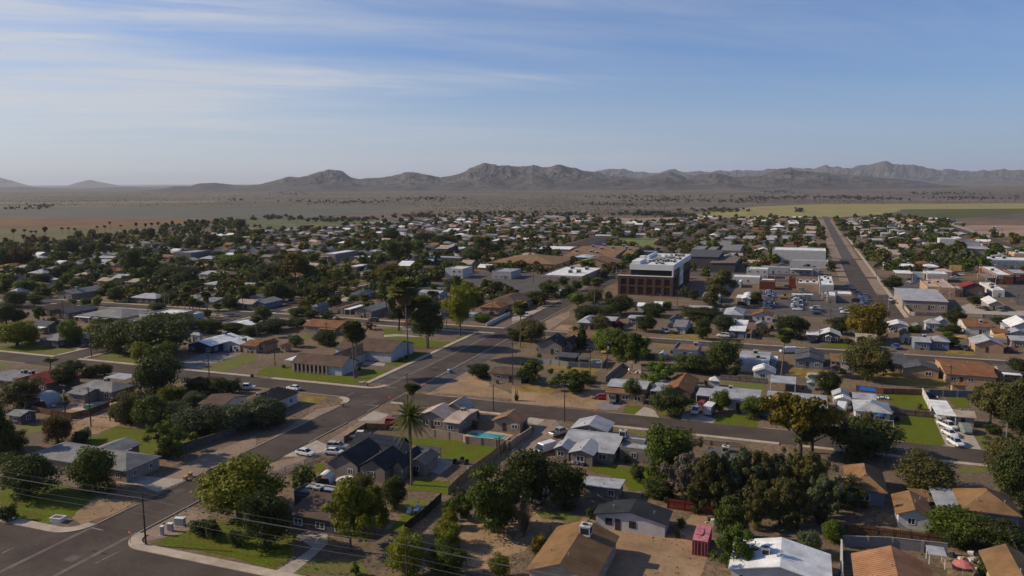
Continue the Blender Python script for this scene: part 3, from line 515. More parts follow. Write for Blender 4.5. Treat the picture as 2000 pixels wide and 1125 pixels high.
def crown_clumps(kind):
    if kind in 'rdbt':
        z0, rz, n, lo, hi, r0, r1 = dict(r=(.55, .46, 34, .5, .9, .12, .20), d=(.52, .48, 36, .5, .9, .13, .21), t=(.66, .36, 38, .45, 1.0, .10, .19), b=(.48, .50, 20, .45, .8, .18, .26))[kind]
        D = fib(n) + RNG.normal(size=(n, 3)) * .18; q = RNG.uniform(lo, hi, n); rad = RNG.uniform(r0, r1, n)
        C = D * (q * .45)[:, None]; C[:, 2] = z0 + D[:, 2] * q * rz
        return np.concatenate([np.c_[C, rad], [[0, 0, z0, .26]]]), .8
    if kind == 'm':                                     # wispy, spreading, see-through
        n = 46; D = fib(n) + RNG.normal(size=(n, 3)) * .3; q = RNG.uniform(.45, 1.0, n); C = D * (q * .45)[:, None]; C[:, 2] = .52 + D[:, 2] * q * .46
        return np.c_[C, RNG.uniform(.06, .13, n)], .9
    if kind == 'k':                                     # tall open crown in separate lobes on forked limbs
        L = []
        for i in range(11):
            a = i * 2.4 + RNG.uniform(-.3, .3); rr = RNG.uniform(.12, .36); z = RNG.uniform(.42, .9) - rr * .35; L += [(rr * math.cos(a) + RNG.normal() * .06, rr * math.sin(a) + RNG.normal() * .06, z + RNG.normal() * .03, RNG.uniform(.07, .13)) for _ in range(4)]
        return np.array(L), .6
    if kind == 'e':                                     # tall upright grove
        L = []
        for i in range(34):
            z = RNG.uniform(.2, .95); rr = .40 * math.sin(math.pi * min(1, (z - .05) / .95) ** .8) * RNG.uniform(.3, 1); a = RNG.uniform(0, 6.28); L.append((rr * math.cos(a), rr * math.sin(a), z, RNG.uniform(.08, .16)))
        return np.array(L), .55
    if kind == 'c':
        L = [(RNG.normal() * .05, RNG.normal() * .05, z, .40 * (1 - z) ** .55 * .9 + .05) for z in np.linspace(.1, .95, 14)]
        return np.array(L), .35
    if kind == 'h':                                     # clipped hedge row, long in x
        L = [(x + RNG.normal() * .01, RNG.normal() * .02, RNG.uniform(.3, .8), RNG.uniform(.07, .1)) for x in np.linspace(-.45, .45, 14) for _ in range(3)]
        return np.array(L), 2.2
    if kind == 'w':
        return np.array([(0, 0, .3, .1)]), 1
def crown_mesh(kind, n, leaf, name):
    if kind == 'w':                                     # leafless fan of twigs
        b = MB()
        for i in range(170):
            a = RNG.uniform(0, 6.28); s = RNG.uniform(.05, .5); m = np.array([s * .45 * math.cos(a), s * .45 * math.sin(a), RNG.uniform(.35, .6)]); e = np.array([s * math.cos(a) + RNG.normal() * .06, s * math.sin(a) + RNG.normal() * .06, RNG.uniform(.6, 1.0)])
            b.tube([(0, 0, .02), m, e], [.009, .006, .003], 3, cap=False)
        return b.mesh(name)
    cs, zs = crown_clumps(kind); V = clumps(cs, n, leaf, 1.5 if kind == 'm' else 1.15, zs, .45 if kind == 'm' else .32)
    if kind != 'h': V[:, :2] *= .52 / np.percentile(np.hypot(V[:, 0], V[:, 1]), 99.6)
    z1 = np.percentile(V[:, 2], 99.8); V[:, 2] = np.clip(V[:, 2] / z1, .01, 1.04)
    return leaf_mesh(name, V)
def trunk_mesh(kind):
    b = MB(); top = dict(t=.6, r=.5, d=.4, b=.3, m=.45, k=.5, e=.8, c=.3, h=.3, w=.12)[kind]; r0 = dict(r=.033, d=.03, m=.026, k=.03, e=.022).get(kind, .02)
    x = RNG.normal() * .015; b.tube([(0, 0, -.02), (x, 0, top * .45), (x * 2, x, top)], [r0 * 1.25, r0 * .9, r0 * .6], 7)
    if kind in 'rdmket':
        for i in range(7):
            a = i * 2.4; z0 = top * RNG.uniform(.5, .95); e = (.32 * math.cos(a), .32 * math.sin(a), min(.85, z0 + RNG.uniform(.15, .35))); b.tube([(x * 1.6, 0, z0), (e[0] * .5, e[1] * .5, z0 + (e[2] - z0) * .6), e], [r0 * .5, r0 * .33, r0 * .14], 5, cap=False)
    return b.mesh('trunk', M_bark)
CR, TRK, CRL = {}, {}, {}
for k_, n_, l_ in (('t', 9000, .0150), ('r', 11000, .0145), ('d', 11000, .0145), ('m', 9500, .0125), ('k', 8500, .0138), ('e', 8500, .0138), ('c', 3200, .026), ('b', 2200, .034), ('h', 3600, .009), ('w', 0, 0)):
    TRK[k_] = [trunk_mesh(k_) for _ in range(2)]
    CR[k_] = [crown_mesh(k_, n_, l_, 'crown') for _ in range(3 if k_ in 'rdmt' else 2)]
    if k_ in 'rdmecb': CRL[k_] = [crown_mesh(k_, 520, .055, 'crown') for _ in range(3)]
for L_ in CR.values():
    for me in L_: me.materials.append(LEAF['g'])
def low_tree(k, v):                                     # far tree, crown and trunk in one mesh
    c = CRL[k][v]; b = MB(); b.v = [tuple(x.co) for x in c.vertices]; b.f = [tuple(p.vertices) for p in c.polygons]; b.mi = [0] * len(b.f)
    b.tube([(0, 0, -.02), (0, 0, .45)], [.035, .02], 5, 1, cap=False); return b.mesh('tree', LEAF['g'], M_bark)
LOW = {k: [low_tree(k, v) for v in range(3)] for k in CRL}
# palms
def frond_fan(b, o, d, L, w, mi=0):
    d = Vector(d).normalized(); u = d.cross(Vector((0, 0, 1))).normalized(); n = u.cross(d); base = Vector(o) + d * L * .4; vs = [Vector(o), base]
    b.tube([o, base], [L * .02, L * .012], 3, mi, cap=False); K = 8
    for i in range(K):
        a = (i / (K - 1) - .5) * 2.6; e = base + (d * math.cos(a) + u * math.sin(a)) * L * .62 - Vector((0, 0, 1)) * L * .12 * (1 - math.cos(a) * .6)
        p = (d * -math.sin(a) + u * math.cos(a)) * w * L * .085; mid = base + (e - base) * .55
        b.add([base, mid - p, e, mid + p], [(0, 1, 2, 3)], mi)
def fan_palm_meshes(skirt):
    t = MB(); x = RNG.normal() * .012; t.tube([(0, 0, -.01), (x, 0, .3), (x * 2.2, x, .62), (x * 2.5, x * 1.5, .93)], [.022, .014, .013, .017], 8)
    c = MB(); top = Vector((x * 2.5, x * 1.5, .93)); H = .185
    for i in range(72):
        a = i * 2.4; el = RNG.uniform(-.55, 1.35) if i > 14 else RNG.uniform(.7, 1.5); d = Vector((math.cos(a) * math.cos(el), math.sin(a) * math.cos(el), math.sin(el))); frond_fan(c, top, d, H * RNG.uniform(.8, 1.1), 1.7)
    s = MB()
    for i in range(46):
        a = i * 2.4; z = .93 - RNG.uniform(0, skirt); d = Vector((math.cos(a) * .5, math.sin(a) * .5, -1)); frond_fan(s, top + Vector((0, 0, z - .93)), d, H * RNG.uniform(.55, .85), 1.0)
    return t.mesh('trunk', M_palmbark), c.mesh('crown', LEAF['p']), s.mesh('skirt', M_skirt)
FAN = [fan_palm_meshes(s) for s in (.05, .09, .13)]
def date_palm_meshes(H=1.0, n=84, L=.3):
    t = MB(); t.tube([(0, 0, -.01), (.006, 0, .4), (.0, .004, .86)], [.026, .02, .022], 9)
    for i in range(60): t.tube([(.02 * math.cos(i * 2.4), .02 * math.sin(i * 2.4), i / 60 * .86), (.028 * math.cos(i * 2.4), .028 * math.sin(i * 2.4), i / 60 * .86 + .012)], [.006, .002], 3, cap=False)
    c = MB()
    for i in range(n):
        a = i * 2.4 + RNG.normal() * .1; el = 1.45 - 2.0 * (i / n) ** .9; d = Vector((math.cos(a), math.sin(a), 0)); P = []
        l = L * RNG.uniform(.85, 1.1)
        for k in range(9):
            s = k / 8; P.append(Vector((0, .004, .87)) + d * l * (math.cos(el) * s + .12 * s * s) + Vector((0, 0, 1)) * l * (math.sin(el) * s - .62 * s * s * max(.25, math.cos(el))))
        c.tube(P, [.004 * (1 - k / 10) for k in range(9)], 3, cap=False); u = d.cross(Vector((0, 0, 1)))
        for k in range(1, 9):
            for hlf in (0, .5):
                p = P[k - 1].lerp(P[k], hlf); tn = (P[k] - P[k - 1]).normalized(); w = l * .17 * math.sin(math.pi * min(.95, (k + hlf) / 9.2) ** .7)
                for sg in (-1, 1):
                    e = p + u * sg * w + tn * w * .6 + Vector((0, 0, -.35 * w)); c.add([p - tn * .006, e, p + tn * .013], [(0, 1, 2)])
    return t.mesh('trunk', M_palmbark), c.mesh('crown', LEAF['p'])
DATE = date_palm_meshes()
DATE2 = date_palm_meshes(1, 40, .62)
TREES = []                     # (x, y, radius) used so that the filled-in trees keep off
KIND = dict(t='shade_tree', r='broadleaf_tree', d='dense_tree', m='mesquite_tree', k='tall_open_tree', e='tall_bushy_tree', c='cypress_tree', b='shrub', h='hedge', w='bare_tree')
SHAPE = dict(t='high crowned tree', r='round tree', d='dense tree', m='wispy tree', k='tall lobed tree', e='tall bushy tree', c='cypress tree', b='shrub', h='hedge', w='bare tree')
_tn = 0
def tree(kind, p, w, h, col='g', label=None, lm=None, low=False, lean=0):
    global _tn; _tn += 1
    cat = 'shrub' if kind == 'b' else 'hedge' if kind == 'h' else 'tree'; name = KIND[kind]; group = dict(shrub='shrubs in the yards', hedge='hedges', tree='trees of the town')[cat]
    desc = (LEAFWORD[col] + ' ' + SHAPE[kind]).strip(); rz = 0 if kind == 'h' else _tn * 2.399 % 6.283; loc = (p[0], p[1], 0)
    if kind != 'h': TREES.append((p[0], p[1], w * .5))
    if low:
        t = thing('town_tree' if cat == 'tree' else name, cat, loc, label, group, rz, LOW[kind][_tn % 3], ('small ' if h < 6 else 'large ' if h > 10 else '') + desc, lm, (w, w, h), top=h * .5)
        t.material_slots[0].link = 'OBJECT'; t.material_slots[0].material = LEAF[col]; return t
    w *= 1.28 if kind in 'mw' else 1.16 if kind != 'h' else 1; h *= 1.05
    t = thing(name, cat, loc, label, group, rz, None, desc, lm, None, top=h * .55)
    sc = (w, 5.2 * w * .14 if kind == 'h' else w, h)
    k = ob('trunk', TRK[kind][_tn % 2], t, sc=(w, w, h) if kind not in 'ew' else (h * .6, h * .6, h))
    c = ob('crown', CR[kind][_tn % len(CR[kind])], t, sc=sc); c.material_slots[0].link = 'OBJECT'; c.material_slots[0].material = LEAF[col]
    if lean: t.rotation_euler = (0, lean, 0); 
    return t
def palm(p, h, label=None, v=None, lm=None, s=1.0, far=False, lean=0):
    global _tn; _tn += 1; m = FAN[_tn % 3 if v is None else v]
    t = thing('fan_palm', 'palm tree', (p[0], p[1], 0), label, 'palms standing about the town', _tn * 1.7 % 6.28, None, 'short fan palm' if h < 6 else 'tall fan palm' if h > 12 else 'fan palm', lm, None, top=h * .9)
    k = 13.0 / h if h > 13 else 1.0; f = max(1.0, 11 / h) * s
    for n_, me in zip(('trunk', 'crown', 'skirt'), m):
        w = h * f if n_ != 'trunk' else max(h * .62, 12.5); o = ob(n_, me, t, sc=(w, w, h))
    if lean: t.rotation_euler = (0, lean, 0)
    return t
# ------------------------------------------------------------------ houses
def unit_window():
    f = MB()
    for x0, x1, z0, z1 in ((-.5, -.43, -.5, .5), (.43, .5, -.5, .5), (-.43, .43, .43, .5), (-.43, .43, -.5, -.43), (-.03, .03, -.43, .43)): f.box(x0, x1, -.07, .02, z0, z1)
    p = MB(); p.box(-.43, .43, -.03, .0, -.43, .43); return f.mesh('window', M_white), p.mesh('pane', M_glass)
W_F, W_P = unit_window()
W_FD = W_F.copy(); W_FD.materials.clear(); W_FD.materials.append(M_dark)
def unit_door():
    d = MB(); d.box(-.5, .5, -.05, .02, 0, 1); return d.mesh('door', M_door)
D_M = unit_door()
def ac_mesh():
    b = MB(); b.box(-.5, .5, -.5, .5, .08, .92); b.box(-.52, .52, -.52, .52, .0, .08); b.box(-.53, .53, -.53, .53, .92, 1.0)
    b.lathe([(.40, 1.0), (.40, 1.06), (.34, 1.06), (.33, 1.005)], 12)
    f = MB(); f.lathe([(.33, 1.004), (.06, 1.012), (.0, 1.012)], 12); f.box(-.505, -.5, -.4, .4, .2, .8); f.box(.5, .505, -.4, .4, .2, .8); f.box(-.4, .4, -.506, -.5, .2, .8)
    return b.mesh('cooler_unit', mat('cooler_white', (.50, .49, .46), .6, .15, 2)), f.mesh('grille', M_dark)
AC_B, AC_G = ac_mesh()
def vent_mesh():
    b = MB(); b.lathe([(.08, 0), (.08, .45), (.13, .45), (.13, .52), (0, .56)], 7); return b.mesh('roof_vent', M_metal)
VENT = vent_mesh()
def window(parent, x, y, z, w, h, rz, dark=False):
    f = ob('window', W_FD if dark else W_F, parent, (x, y, z), rz, (w, 1, h)); ob('pane', W_P, f)
def roof_mesh(kind, x0, x1, y0, y1, z, rise, th=.16):
    b = MB(); xm, ym = (x0 + x1) / 2, (y0 + y1) / 2; zr = z + rise; lx, ly = x1 - x0, y1 - y0
    if kind == 'gx':
        b.slab([(x0, y0, z), (x1, y0, z), (x1, ym, zr), (x0, ym, zr)], th); b.slab([(x0, ym, zr), (x1, ym, zr), (x1, y1, z), (x0, y1, z)], th)
    elif kind == 'gy':
        b.slab([(x0, y0, z), (xm, y0, zr), (xm, y1, zr), (x0, y1, z)], th); b.slab([(xm, y0, zr), (x1, y0, z), (x1, y1, z), (xm, y1, zr)], th)
    elif kind == 'hip':
        if lx >= ly: a, c = (x0 + ly / 2, ym, zr), (x1 - ly / 2, ym, zr)
        else: a, c = (xm, y0 + lx / 2, zr), (xm, y1 - lx / 2, zr)
        A, B_, C_, D_ = (x0, y0, z), (x1, y0, z), (x1, y1, z), (x0, y1, z); lo = [(p[0], p[1], p[2] - th) for p in (A, B_, C_, D_)]
        v = [A, B_, C_, D_, a, c] + lo
        f = [(0, 1, 5, 4), (1, 2, 5), (2, 3, 4, 5), (3, 0, 4)] if lx >= ly else [(0, 1, 4), (1, 2, 5, 4), (2, 3, 5), (3, 0, 4, 5)]
        b.add(v, f + [(9, 8, 7, 6), (0, 6, 7, 1), (1, 7, 8, 2), (2, 8, 9, 3), (3, 9, 6, 0)])
    elif kind == 'sn': b.slab([(x0, y0, z), (x1, y0, z), (x1, y1, zr), (x0, y1, zr)], th)        # rises to the back
    elif kind == 'sw': b.slab([(x0, y0, z), (x1, y0, zr), (x1, y1, zr), (x0, y1, z)], th)        # rises to the right
    elif kind == 'cov': b.slab([(x0, y0, z), (x1, y0, z), (x1, y1, z), (x0, y1, z)], .14)
    else:                                                                                         # flat with parapet
        b.slab([(x0, y0, z - .25), (x1, y0, z - .25), (x1, y1, z - .25), (x0, y1, z - .25)], th)
    return b
BOXES = []                    # footprints, kept clear by the filled-in town
def house(label, walls, blocks, lm=None, ac=(), win=True, name='house', cat='house', ribs=False, group=None, vents=2, door=True, trim=None, far=False, desc=None, dark=False):
    ext = []
    for bl in blocks:
        kind, tile, L, Np, Fp = bl[:5]; z = bl[5] if len(bl) > 5 and bl[5] else 2.6
        if tile == 'W': x0, x1, y0, y1 = L[0], L[1], Np[0], Np[1]
        else:
            p, q = at(tile, *L, z), (at(tile, *Np, z) if hasattr(Np, '__len__') else None)
            x0 = p[0]; x1 = q[0] if q is not None else p[0] + Np; ya = (p[1] + q[1]) / 2 if q is not None else p[1]
            if hasattr(Fp, '__len__'): yb = at(tile, *Fp, z)[1]
            else: yb = ya + Fp
            x0, x1 = sorted((x0, x1)); y0, y1 = sorted((ya, yb))
        lx, ly = x1 - x0, y1 - y0; span = dict(gx=ly, gy=lx, hip=min(lx, ly), sn=ly, sw=lx).get(kind, 0)
        rise = bl[6] if len(bl) > 6 and bl[6] is not None else (.17 * span if kind in ('gx', 'gy', 'hip') else .08 * span)
        ext.append((kind, x0, x1, y0, y1, z, rise, bl[7] if len(bl) > 7 else 'gr'))
    k0 = ext[0]; cx, cyy = (k0[1] + k0[2]) / 2, (k0[3] + k0[4]) / 2
    rw = dict(gr='grey', lg='light grey', wh='white', ch='charcoal', dg='dark grey', bn='brown', tn='tan', ru='rust', rd='red', pk='pink', tq='teal', bk='brick', tw='taupe', pt='pinkish tan', wb='off white', tan2='tan', kw='dark', st='stone grey', lb='light blue', bl='blue', rbk='red brick', bw='dark brown').get(k0[7], 'plain')
    ks = dict(gx='gabled', gy='gable fronted', hip='hip roofed', cov='open sided').get(k0[0], 'flat roofed')
    t = thing(name, cat, (cx, cyy, 0), label, group or 'houses of the town', 0, None, desc or '%s %s %s' % (rw, ks, 'house' if name == 'house' else cat), lm, top=k0[5])
    wb = MB(); rnd = random.Random(int(abs(cx * 13 + cyy * 7)))
    for i, (kind, x0, x1, y0, y1, z, rise, rc) in enumerate(ext):
        BOXES.append((x0, x1, y0, y1)); lx, ly = x1 - x0, y1 - y0
        o = min(.45, lx * .12, ly * .12) if kind not in ('flat', 'cov') else .02; a0, a1, b0, b1 = x0 + o - cx, x1 - o - cx, y0 + o - cyy, y1 - o - cyy; zt = z - (.17 if kind != 'flat' else 0)
        wb = MB(); rb = roof_mesh(kind, x0 - cx, x1 - cx, y0 - cyy, y1 - cyy, z, rise)
        if kind == 'flat':
            for q in ((a0, a1, b0, b0 + .25), (a0, a1, b1 - .25, b1), (a0, a0 + .25, b0 + .252, b1 - .252), (a1 - .25, a1, b0 + .252, b1 - .252)): wb.box(q[0], q[1], q[2], q[3], -.05, z + .25)
        if kind == 'cov':
            for px_ in (a0 + .15, a1 - .15):
                for py in (b0 + .15, b1 - .15): pb = MB(); pb.box(px_ - .07, px_ + .07, py - .07, py + .07, -.05, z - .14); part('post', pb, t, M_white)
            part('patio_cover' if i else 'roof', rb, t, rmat(rc)); continue
        r = part('roof', rb, t, rmat(rc))
        if ribs and kind in ('gx', 'gy', 'sn'):
            q = MB(); n = int((lx if kind != 'gy' else ly) / ribs)
            for k in range(n + 1):
                if kind == 'gy':
                    y = y0 - cyy + .05 + k * (ly - .1) / n; q.beam((x0 - cx, y, z + .02), ((x0 + x1) / 2 - cx, y, z + rise + .02), .07, .07); q.beam((x1 - cx, y, z + .02), ((x0 + x1) / 2 - cx, y, z + rise + .02), .07, .07)
                else:
                    x = x0 - cx + .05 + k * (lx - .1) / n; q.beam((x, y0 - cyy, z + .02), (x, ((y0 + y1) / 2 if kind == 'gx' else y1) - cyy, z + rise + .02), .07, .07)
                    if kind == 'gx': q.beam((x, y1 - cyy, z + .02), (x, (y0 + y1) / 2 - cyy, z + rise + .02), .07, .07)
            so = part('roof_rib', q, r, rmat(rc)); so['kind'] = 'stuff'
        if kind != 'flat': wb.box(a0, a1, b0, b1, -.05, zt, bottom=False)
        zg = zt + rise * (1 - 2 * o / max(.1, (ly if kind == 'gx' else lx))) 
        if kind == 'gx':
            for x in (a0, a1): wb.add([(x, b0, zt), (x, b1, zt), (x, (b0 + b1) / 2, zg)], [(0, 1, 2) if x > 0 else (0, 2, 1)])
        if kind == 'gy':
            for y in (b0, b1): wb.add([(a0, y, zt), (a1, y, zt), ((a0 + a1) / 2, y, zg)], [(0, 1, 2)])
        if kind == 'sn':
            wb.add([(a0, b0, zt), (a0, b1, zt), (a0, b1, zt + rise)], [(0, 1, 2)]); wb.add([(a1, b0, zt), (a1, b1, zt), (a1, b1, zt + rise)], [(0, 1, 2)]); wb.add([(a0, b1, zt), (a1, b1, zt), (a1, b1, zt + rise), (a0, b1, zt + rise)], [(0, 1, 2, 3)])
        part('wall', wb, t, wmat(walls))
        if win and not far:
            st = max(1, round((z - .4) / 3.1)); wz = 1.5 if st == 1 else None
            def row(n, fn):
                for k in range(n):
                    if rnd.random() < .2: continue
                    for f_ in range(st): fn((k + .5 + rnd.uniform(-.12, .12)) / n, (1.45 + f_ * (z - .3) / st))
            W_, H_ = rnd.choice(((1.5, 1.1), (1.2, 1.2), (1.8, 1.2)))
            row(max(1, int(lx / 3.6)), lambda u, zz: window(t, a0 + (a1 - a0) * u, b0, zz, W_, H_, 0, dark))
            if ly > 4: row(max(1, int(ly / 4.5)), lambda u, zz: window(t, a1 if x0 < 15 else a0, b0 + (b1 - b0) * u, zz, W_ * .8, H_, R(90) if x0 < 15 else R(-90), dark))
            if door and i == 0: ob('door', D_M, t, (a0 + (a1 - a0) * rnd.uniform(.3, .7), b0, .05), 0, (.95, 1, 2.05))
        if not far:
            for k in range(vents if i == 0 else 1):
                vx, vy = rnd.uniform(.2, .8), rnd.uniform(.15, .85); zz = z + (rise * (1 - abs(2 * (vx if kind == 'gy' else vy) - 1)) if kind in ('gx', 'gy') else 0 if kind in ('flat', 'hip') else rise * (vy if kind == 'sn' else vx))
                if kind == 'hip': zz = z + rise * min(1, 2 * min(vx * lx, (1 - vx) * lx, vy * ly, (1 - vy) * ly) / min(lx, ly))
                if kind == 'flat': zz = z - .25
                ob('roof_vent', VENT, t, (x0 - cx + lx * vx, y0 - cyy + ly * vy, zz - .03))
    for spec in ac:
        bi, fx, fy, s = spec; kind, x0, x1, y0, y1, z, rise, rc = ext[bi]; lx, ly = x1 - x0, y1 - y0
        zz = z + dict(gx=rise * (1 - abs(2 * fy - 1)), gy=rise * (1 - abs(2 * fx - 1)), sn=rise * fy, sw=rise * fx).get(kind, -.25 if kind == 'flat' else rise * min(1, 2 * min(fx * lx, (1 - fx) * lx, fy * ly, (1 - fy) * ly) / min(lx, ly)) if kind == 'hip' else 0)
        a = ob('cooler_unit', AC_B, t, (x0 - cx + lx * fx, y0 - cyy + ly * fy, zz - .12), 0, (s, s, s * .95)); ob('grille', AC_G, a)
    t['_ext'] = 0; del t['_ext']
    return t, ext
# ------------------------------------------------------------------ vehicles (facing +X, wheels on z = 0)
def loft(b, secs, mi=0):
    n = len(secs[0]); o = [p for s in secs for p in s]
    b.add(o, [(i * n + k, (i + 1) * n + k, (i + 1) * n + (k + 1) % n, i * n + (k + 1) % n) for i in range(len(secs) - 1) for k in range(n)] + [tuple(range(n)), tuple(range((len(secs) - 1) * n, len(secs) * n))[::-1]], mi)
def ring(x, z0, z1, w, r=.1): return [(x, -w + r, z0), (x, -w, z0 + r), (x, -w * .99, (z0 + z1) / 2), (x, -w * .94, z1 - r * .6), (x, -w * .85, z1), (x, w * .85, z1), (x, w * .94, z1 - r * .6), (x, w * .99, (z0 + z1) / 2), (x, w, z0 + r), (x, w - r, z0)]
CARSPEC = dict(
    sedan=dict(L=4.7, body=[(-2.35, .42, .82, .74), (-2.2, .3, .95, .86), (-1.2, .26, .98, .9), (.6, .26, .95, .9), (1.7, .28, .88, .88), (2.2, .32, .76, .8), (2.36, .42, .62, .66)], cab=[(-1.95, .95, .97, .72), (-1.2, .95, 1.38, .66), (-.1, .95, 1.45, .66), (.35, .95, 1.40, .66), (1.1, .93, .95, .74)], roof=(-1.25, .35, 1.41, .62)),
    suv=dict(L=4.8, body=[(-2.4, .5, 1.0, .8), (-2.3, .36, 1.08, .9), (-1.2, .32, 1.1, .94), (.7, .32, 1.08, .94), (1.8, .34, 1.02, .92), (2.25, .38, .92, .86), (2.4, .5, .75, .72)], cab=[(-2.36, 1.05, 1.1, .76), (-2.05, 1.05, 1.66, .7), (-.2, 1.05, 1.76, .7), (.45, 1.05, 1.68, .7), (1.15, 1.05, 1.07, .8)], roof=(-2.08, .42, 1.7, .68)),
    pickup=dict(L=5.7, body=[(-2.85, .5, 1.02, .86), (-2.8, .42, 1.1, .94), (-1.2, .4, 1.1, .96), (.9, .4, 1.1, .96), (2.3, .42, 1.08, .94), (2.75, .46, .98, .88), (2.86, .55, .8, .78)], cab=[(-.75, 1.08, 1.12, .8), (-.6, 1.08, 1.78, .74), (.7, 1.08, 1.84, .74), (1.0, 1.08, 1.78, .74), (1.65, 1.08, 1.12, .82)], roof=(-.62, .98, 1.79, .72)),
    van=dict(L=5.6, body=[(-2.8, .5, 2.1, .9), (-2.75, .38, 2.2, .97), (1.2, .38, 2.25, .97), (1.5, .38, 1.75, .97), (2.3, .4, 1.15, .95), (2.75, .45, 1.0, .88), (2.82, .55, .8, .8)], cab=[(1.32, 1.12, 2.1, .86), (1.5, 1.12, 1.9, .86), (2.28, 1.1, 1.2, .86)], roof=(-2.7, 1.15, 2.16, .9)))
CARM = {}
def car_parts(k):
    s = CARSPEC[k]; b = MB(); loft(b, [ring(*r) for r in s['body']])
    x0, x1, zr, w = s['roof']; b.slab([(x0, -w, zr + .05), (x1, -w, zr + .05), (x1, w, zr + .05), (x0, w, zr + .05)], .06)
    if k != 'van':
        for sg in (-1, 1):
            for (xa, za, wa), (xb, zb, wb_) in (((s['cab'][0][0], s['cab'][0][1], s['cab'][0][3]), (x0, zr, w)), ((s['cab'][-1][0], s['cab'][-1][1], s['cab'][-1][3]), (x1, zr, w)), (((x0 + x1) / 2, s['cab'][0][1], s['cab'][1][3] + .06), ((x0 + x1) / 2, zr, w))): b.beam((xa, sg * wa, za), (xb, sg * wb_, zb), .09, .06)
    g = MB(); loft(g, [[(x, -w_ * 1.08, z0), (x, -w_, z1), (x, w_, z1), (x, w_ * 1.08, z0)] for x, z0, z1, w_ in s['cab']])
    if k == 'pickup': 
        bed = MB(); bed.box(-2.68, -.85, -.76, .76, 1.085, 1.13)
    hl = MB(); hl.box(-.06, .06, -.16, .16, -.07, .07)
    wh = MB(); wh.lathe([(.0, -.11), (.30, -.11), (.34, -.07), (.34, .07), (.30, .11), (.0, .11)], 12); v = [(x, z, y) for x, y, z in wh.v]; wh.v = v
    rm = MB(); rm.lathe([(0, -.125), (.2, -.122), (.21, -.10)], 10); rm.lathe([(.21, .10), (.2, .122), (0, .125)], 10); rm.v = [(x, z, y) for x, y, z in rm.v]
    me = dict(body=b.mesh('body', M_white), glass=g.mesh('windscreen', M_glass), headlight=hl.mesh('headlight', mat('lamp_glass', (.6, .6, .58), .15, .02, 1)), tail=hl.mesh('tail_light', mat('tail_red', (.25, .01, .01), .3, .02, 1)), wheel=wh.mesh('wheel', mat('tyre', (.015, .015, .016), .8, .1, 3)), rim=rm.mesh('rim', M_metal))
    if k == 'pickup': me['bed'] = bed.mesh('load_bed', M_dark)
    return me
for k_ in CARSPEC: CARM[k_] = car_parts(k_)
CARC = dict(w=(.62, .62, .62), s=(.33, .34, .35), g=(.12, .125, .13), k=(.018, .018, .02), r=(.30, .015, .012), b=(.03, .075, .2), n=(.02, .03, .06), t=(.28, .22, .15), m=(.12, .02, .02))
CARN = dict(w='white', s='silver', g='grey', k='black', r='red', b='blue', n='dark blue', t='beige', m='maroon')
def car(kind, tile, x, y, rz, c, label=None, lm=None, z=.1, group='cars parked about the town', p=None):
    if p is None: p = at(tile, x, y)
    n = dict(sedan='car', suv='suv', pickup='pickup_truck', van='van')[kind]
    t = thing(n, n.replace('_', ' '), (p[0], p[1], z), label, group, R(rz), None, CARN[c] + ' ' + dict(sedan='sedan', suv='suv', pickup='pickup truck', van='van')[kind], lm, top=.8)
    m = CARM[kind]; s = CARSPEC[kind]; pm = mat('car_paint_' + c, CARC[c], .3, .04, 1, spec=.5)
    b = ob('body', m['body'], t); b.material_slots[0].link = 'OBJECT'; b.material_slots[0].material = pm; ob('windscreen', m['glass'], t)
    if 'bed' in m: ob('load_bed', m['bed'], t)
    w = s['body'][2][3]; L = s['L'] / 2
    for sx in (-.60, .62):
        for sy in (-1, 1): q = ob('wheel', m['wheel'], t, (sx * L, sy * (w - .1), .34)); ob('rim', m['rim'], q)
    for sy in (-1, 1):
        zz = (s['body'][-2][1] + s['body'][-2][2]) / 2 + .12; ob('headlight', m['headlight'], t, (L - .1, sy * (w - .3), zz)); ob('tail_light', m['tail'], t, (-L + .04, sy * (w - .22), s['body'][1][2] - .22))
    return t
# ------------------------------------------------------------------ buildings seen one by one
H = house
# nearest row, left to right
H('long grey ranch house with hip roof facing the lower left street corner', 'tw', [('hip', 'Z1', (95, 195), (1080, 242), (1252, 160), 2.7, 1.7, 'gr'), ('gy', 'Z1', (640, 135), (900, 150), 8., 2.7, 1.2, 'gr'), ('cov', 'Z1', (810, 128), (940, 140), (1055, 105), 2.7, 0, 'lg')], 'the long grey ranch house')
H('house with brown shingle roof and grey flat rear beside yellow green trees', 'kw', [('sn', 'Z2', (235, 612), (715, 695), (330, 455), 2.8, 1.0, 'bn'), ('flat', 'Z2', (300, 440), (655, 505), (610, 412), 3.2, 0, 'gr'), ('cov', 'Z2', (380, 405), (600, 432), 2.2, 3.3, 0, 'lg')], 'the brown shingle roofed house', ac=[(1, .42, .4, 1.5)])
H3, H3e = H('charcoal many gabled house with dark solar panels behind the tall date palm', 'st', [('gx', 'Z6', (720, 890), (1120, 930), (1140, 850), 3.0, 2.3, 'ch'), ('gy', 'Z2', (540, 205), (790, 252), 11., 2.9, 2.3, 'ch'), ('gy', 'Z2', (775, 252), (1020, 272), 9., 2.8, 2.0, 'ch'), ('gy', 'Z2', (1030, 255), (1165, 248), 9., 2.7, 1.5, 'ch'), ('gy', 'Z2', (1165, 215), (1330, 230), 7., 2.6, 1.0, 'dg'), ('cov', 'Z2', (1200, 118), (1395, 138), (1440, 95), 2.8, 0, 'dg'), ('cov', 'Z2', (1070, 88), (1110, 92), (1190, 55), 3.6, 0, 'wh')], 'the charcoal many gabled house')
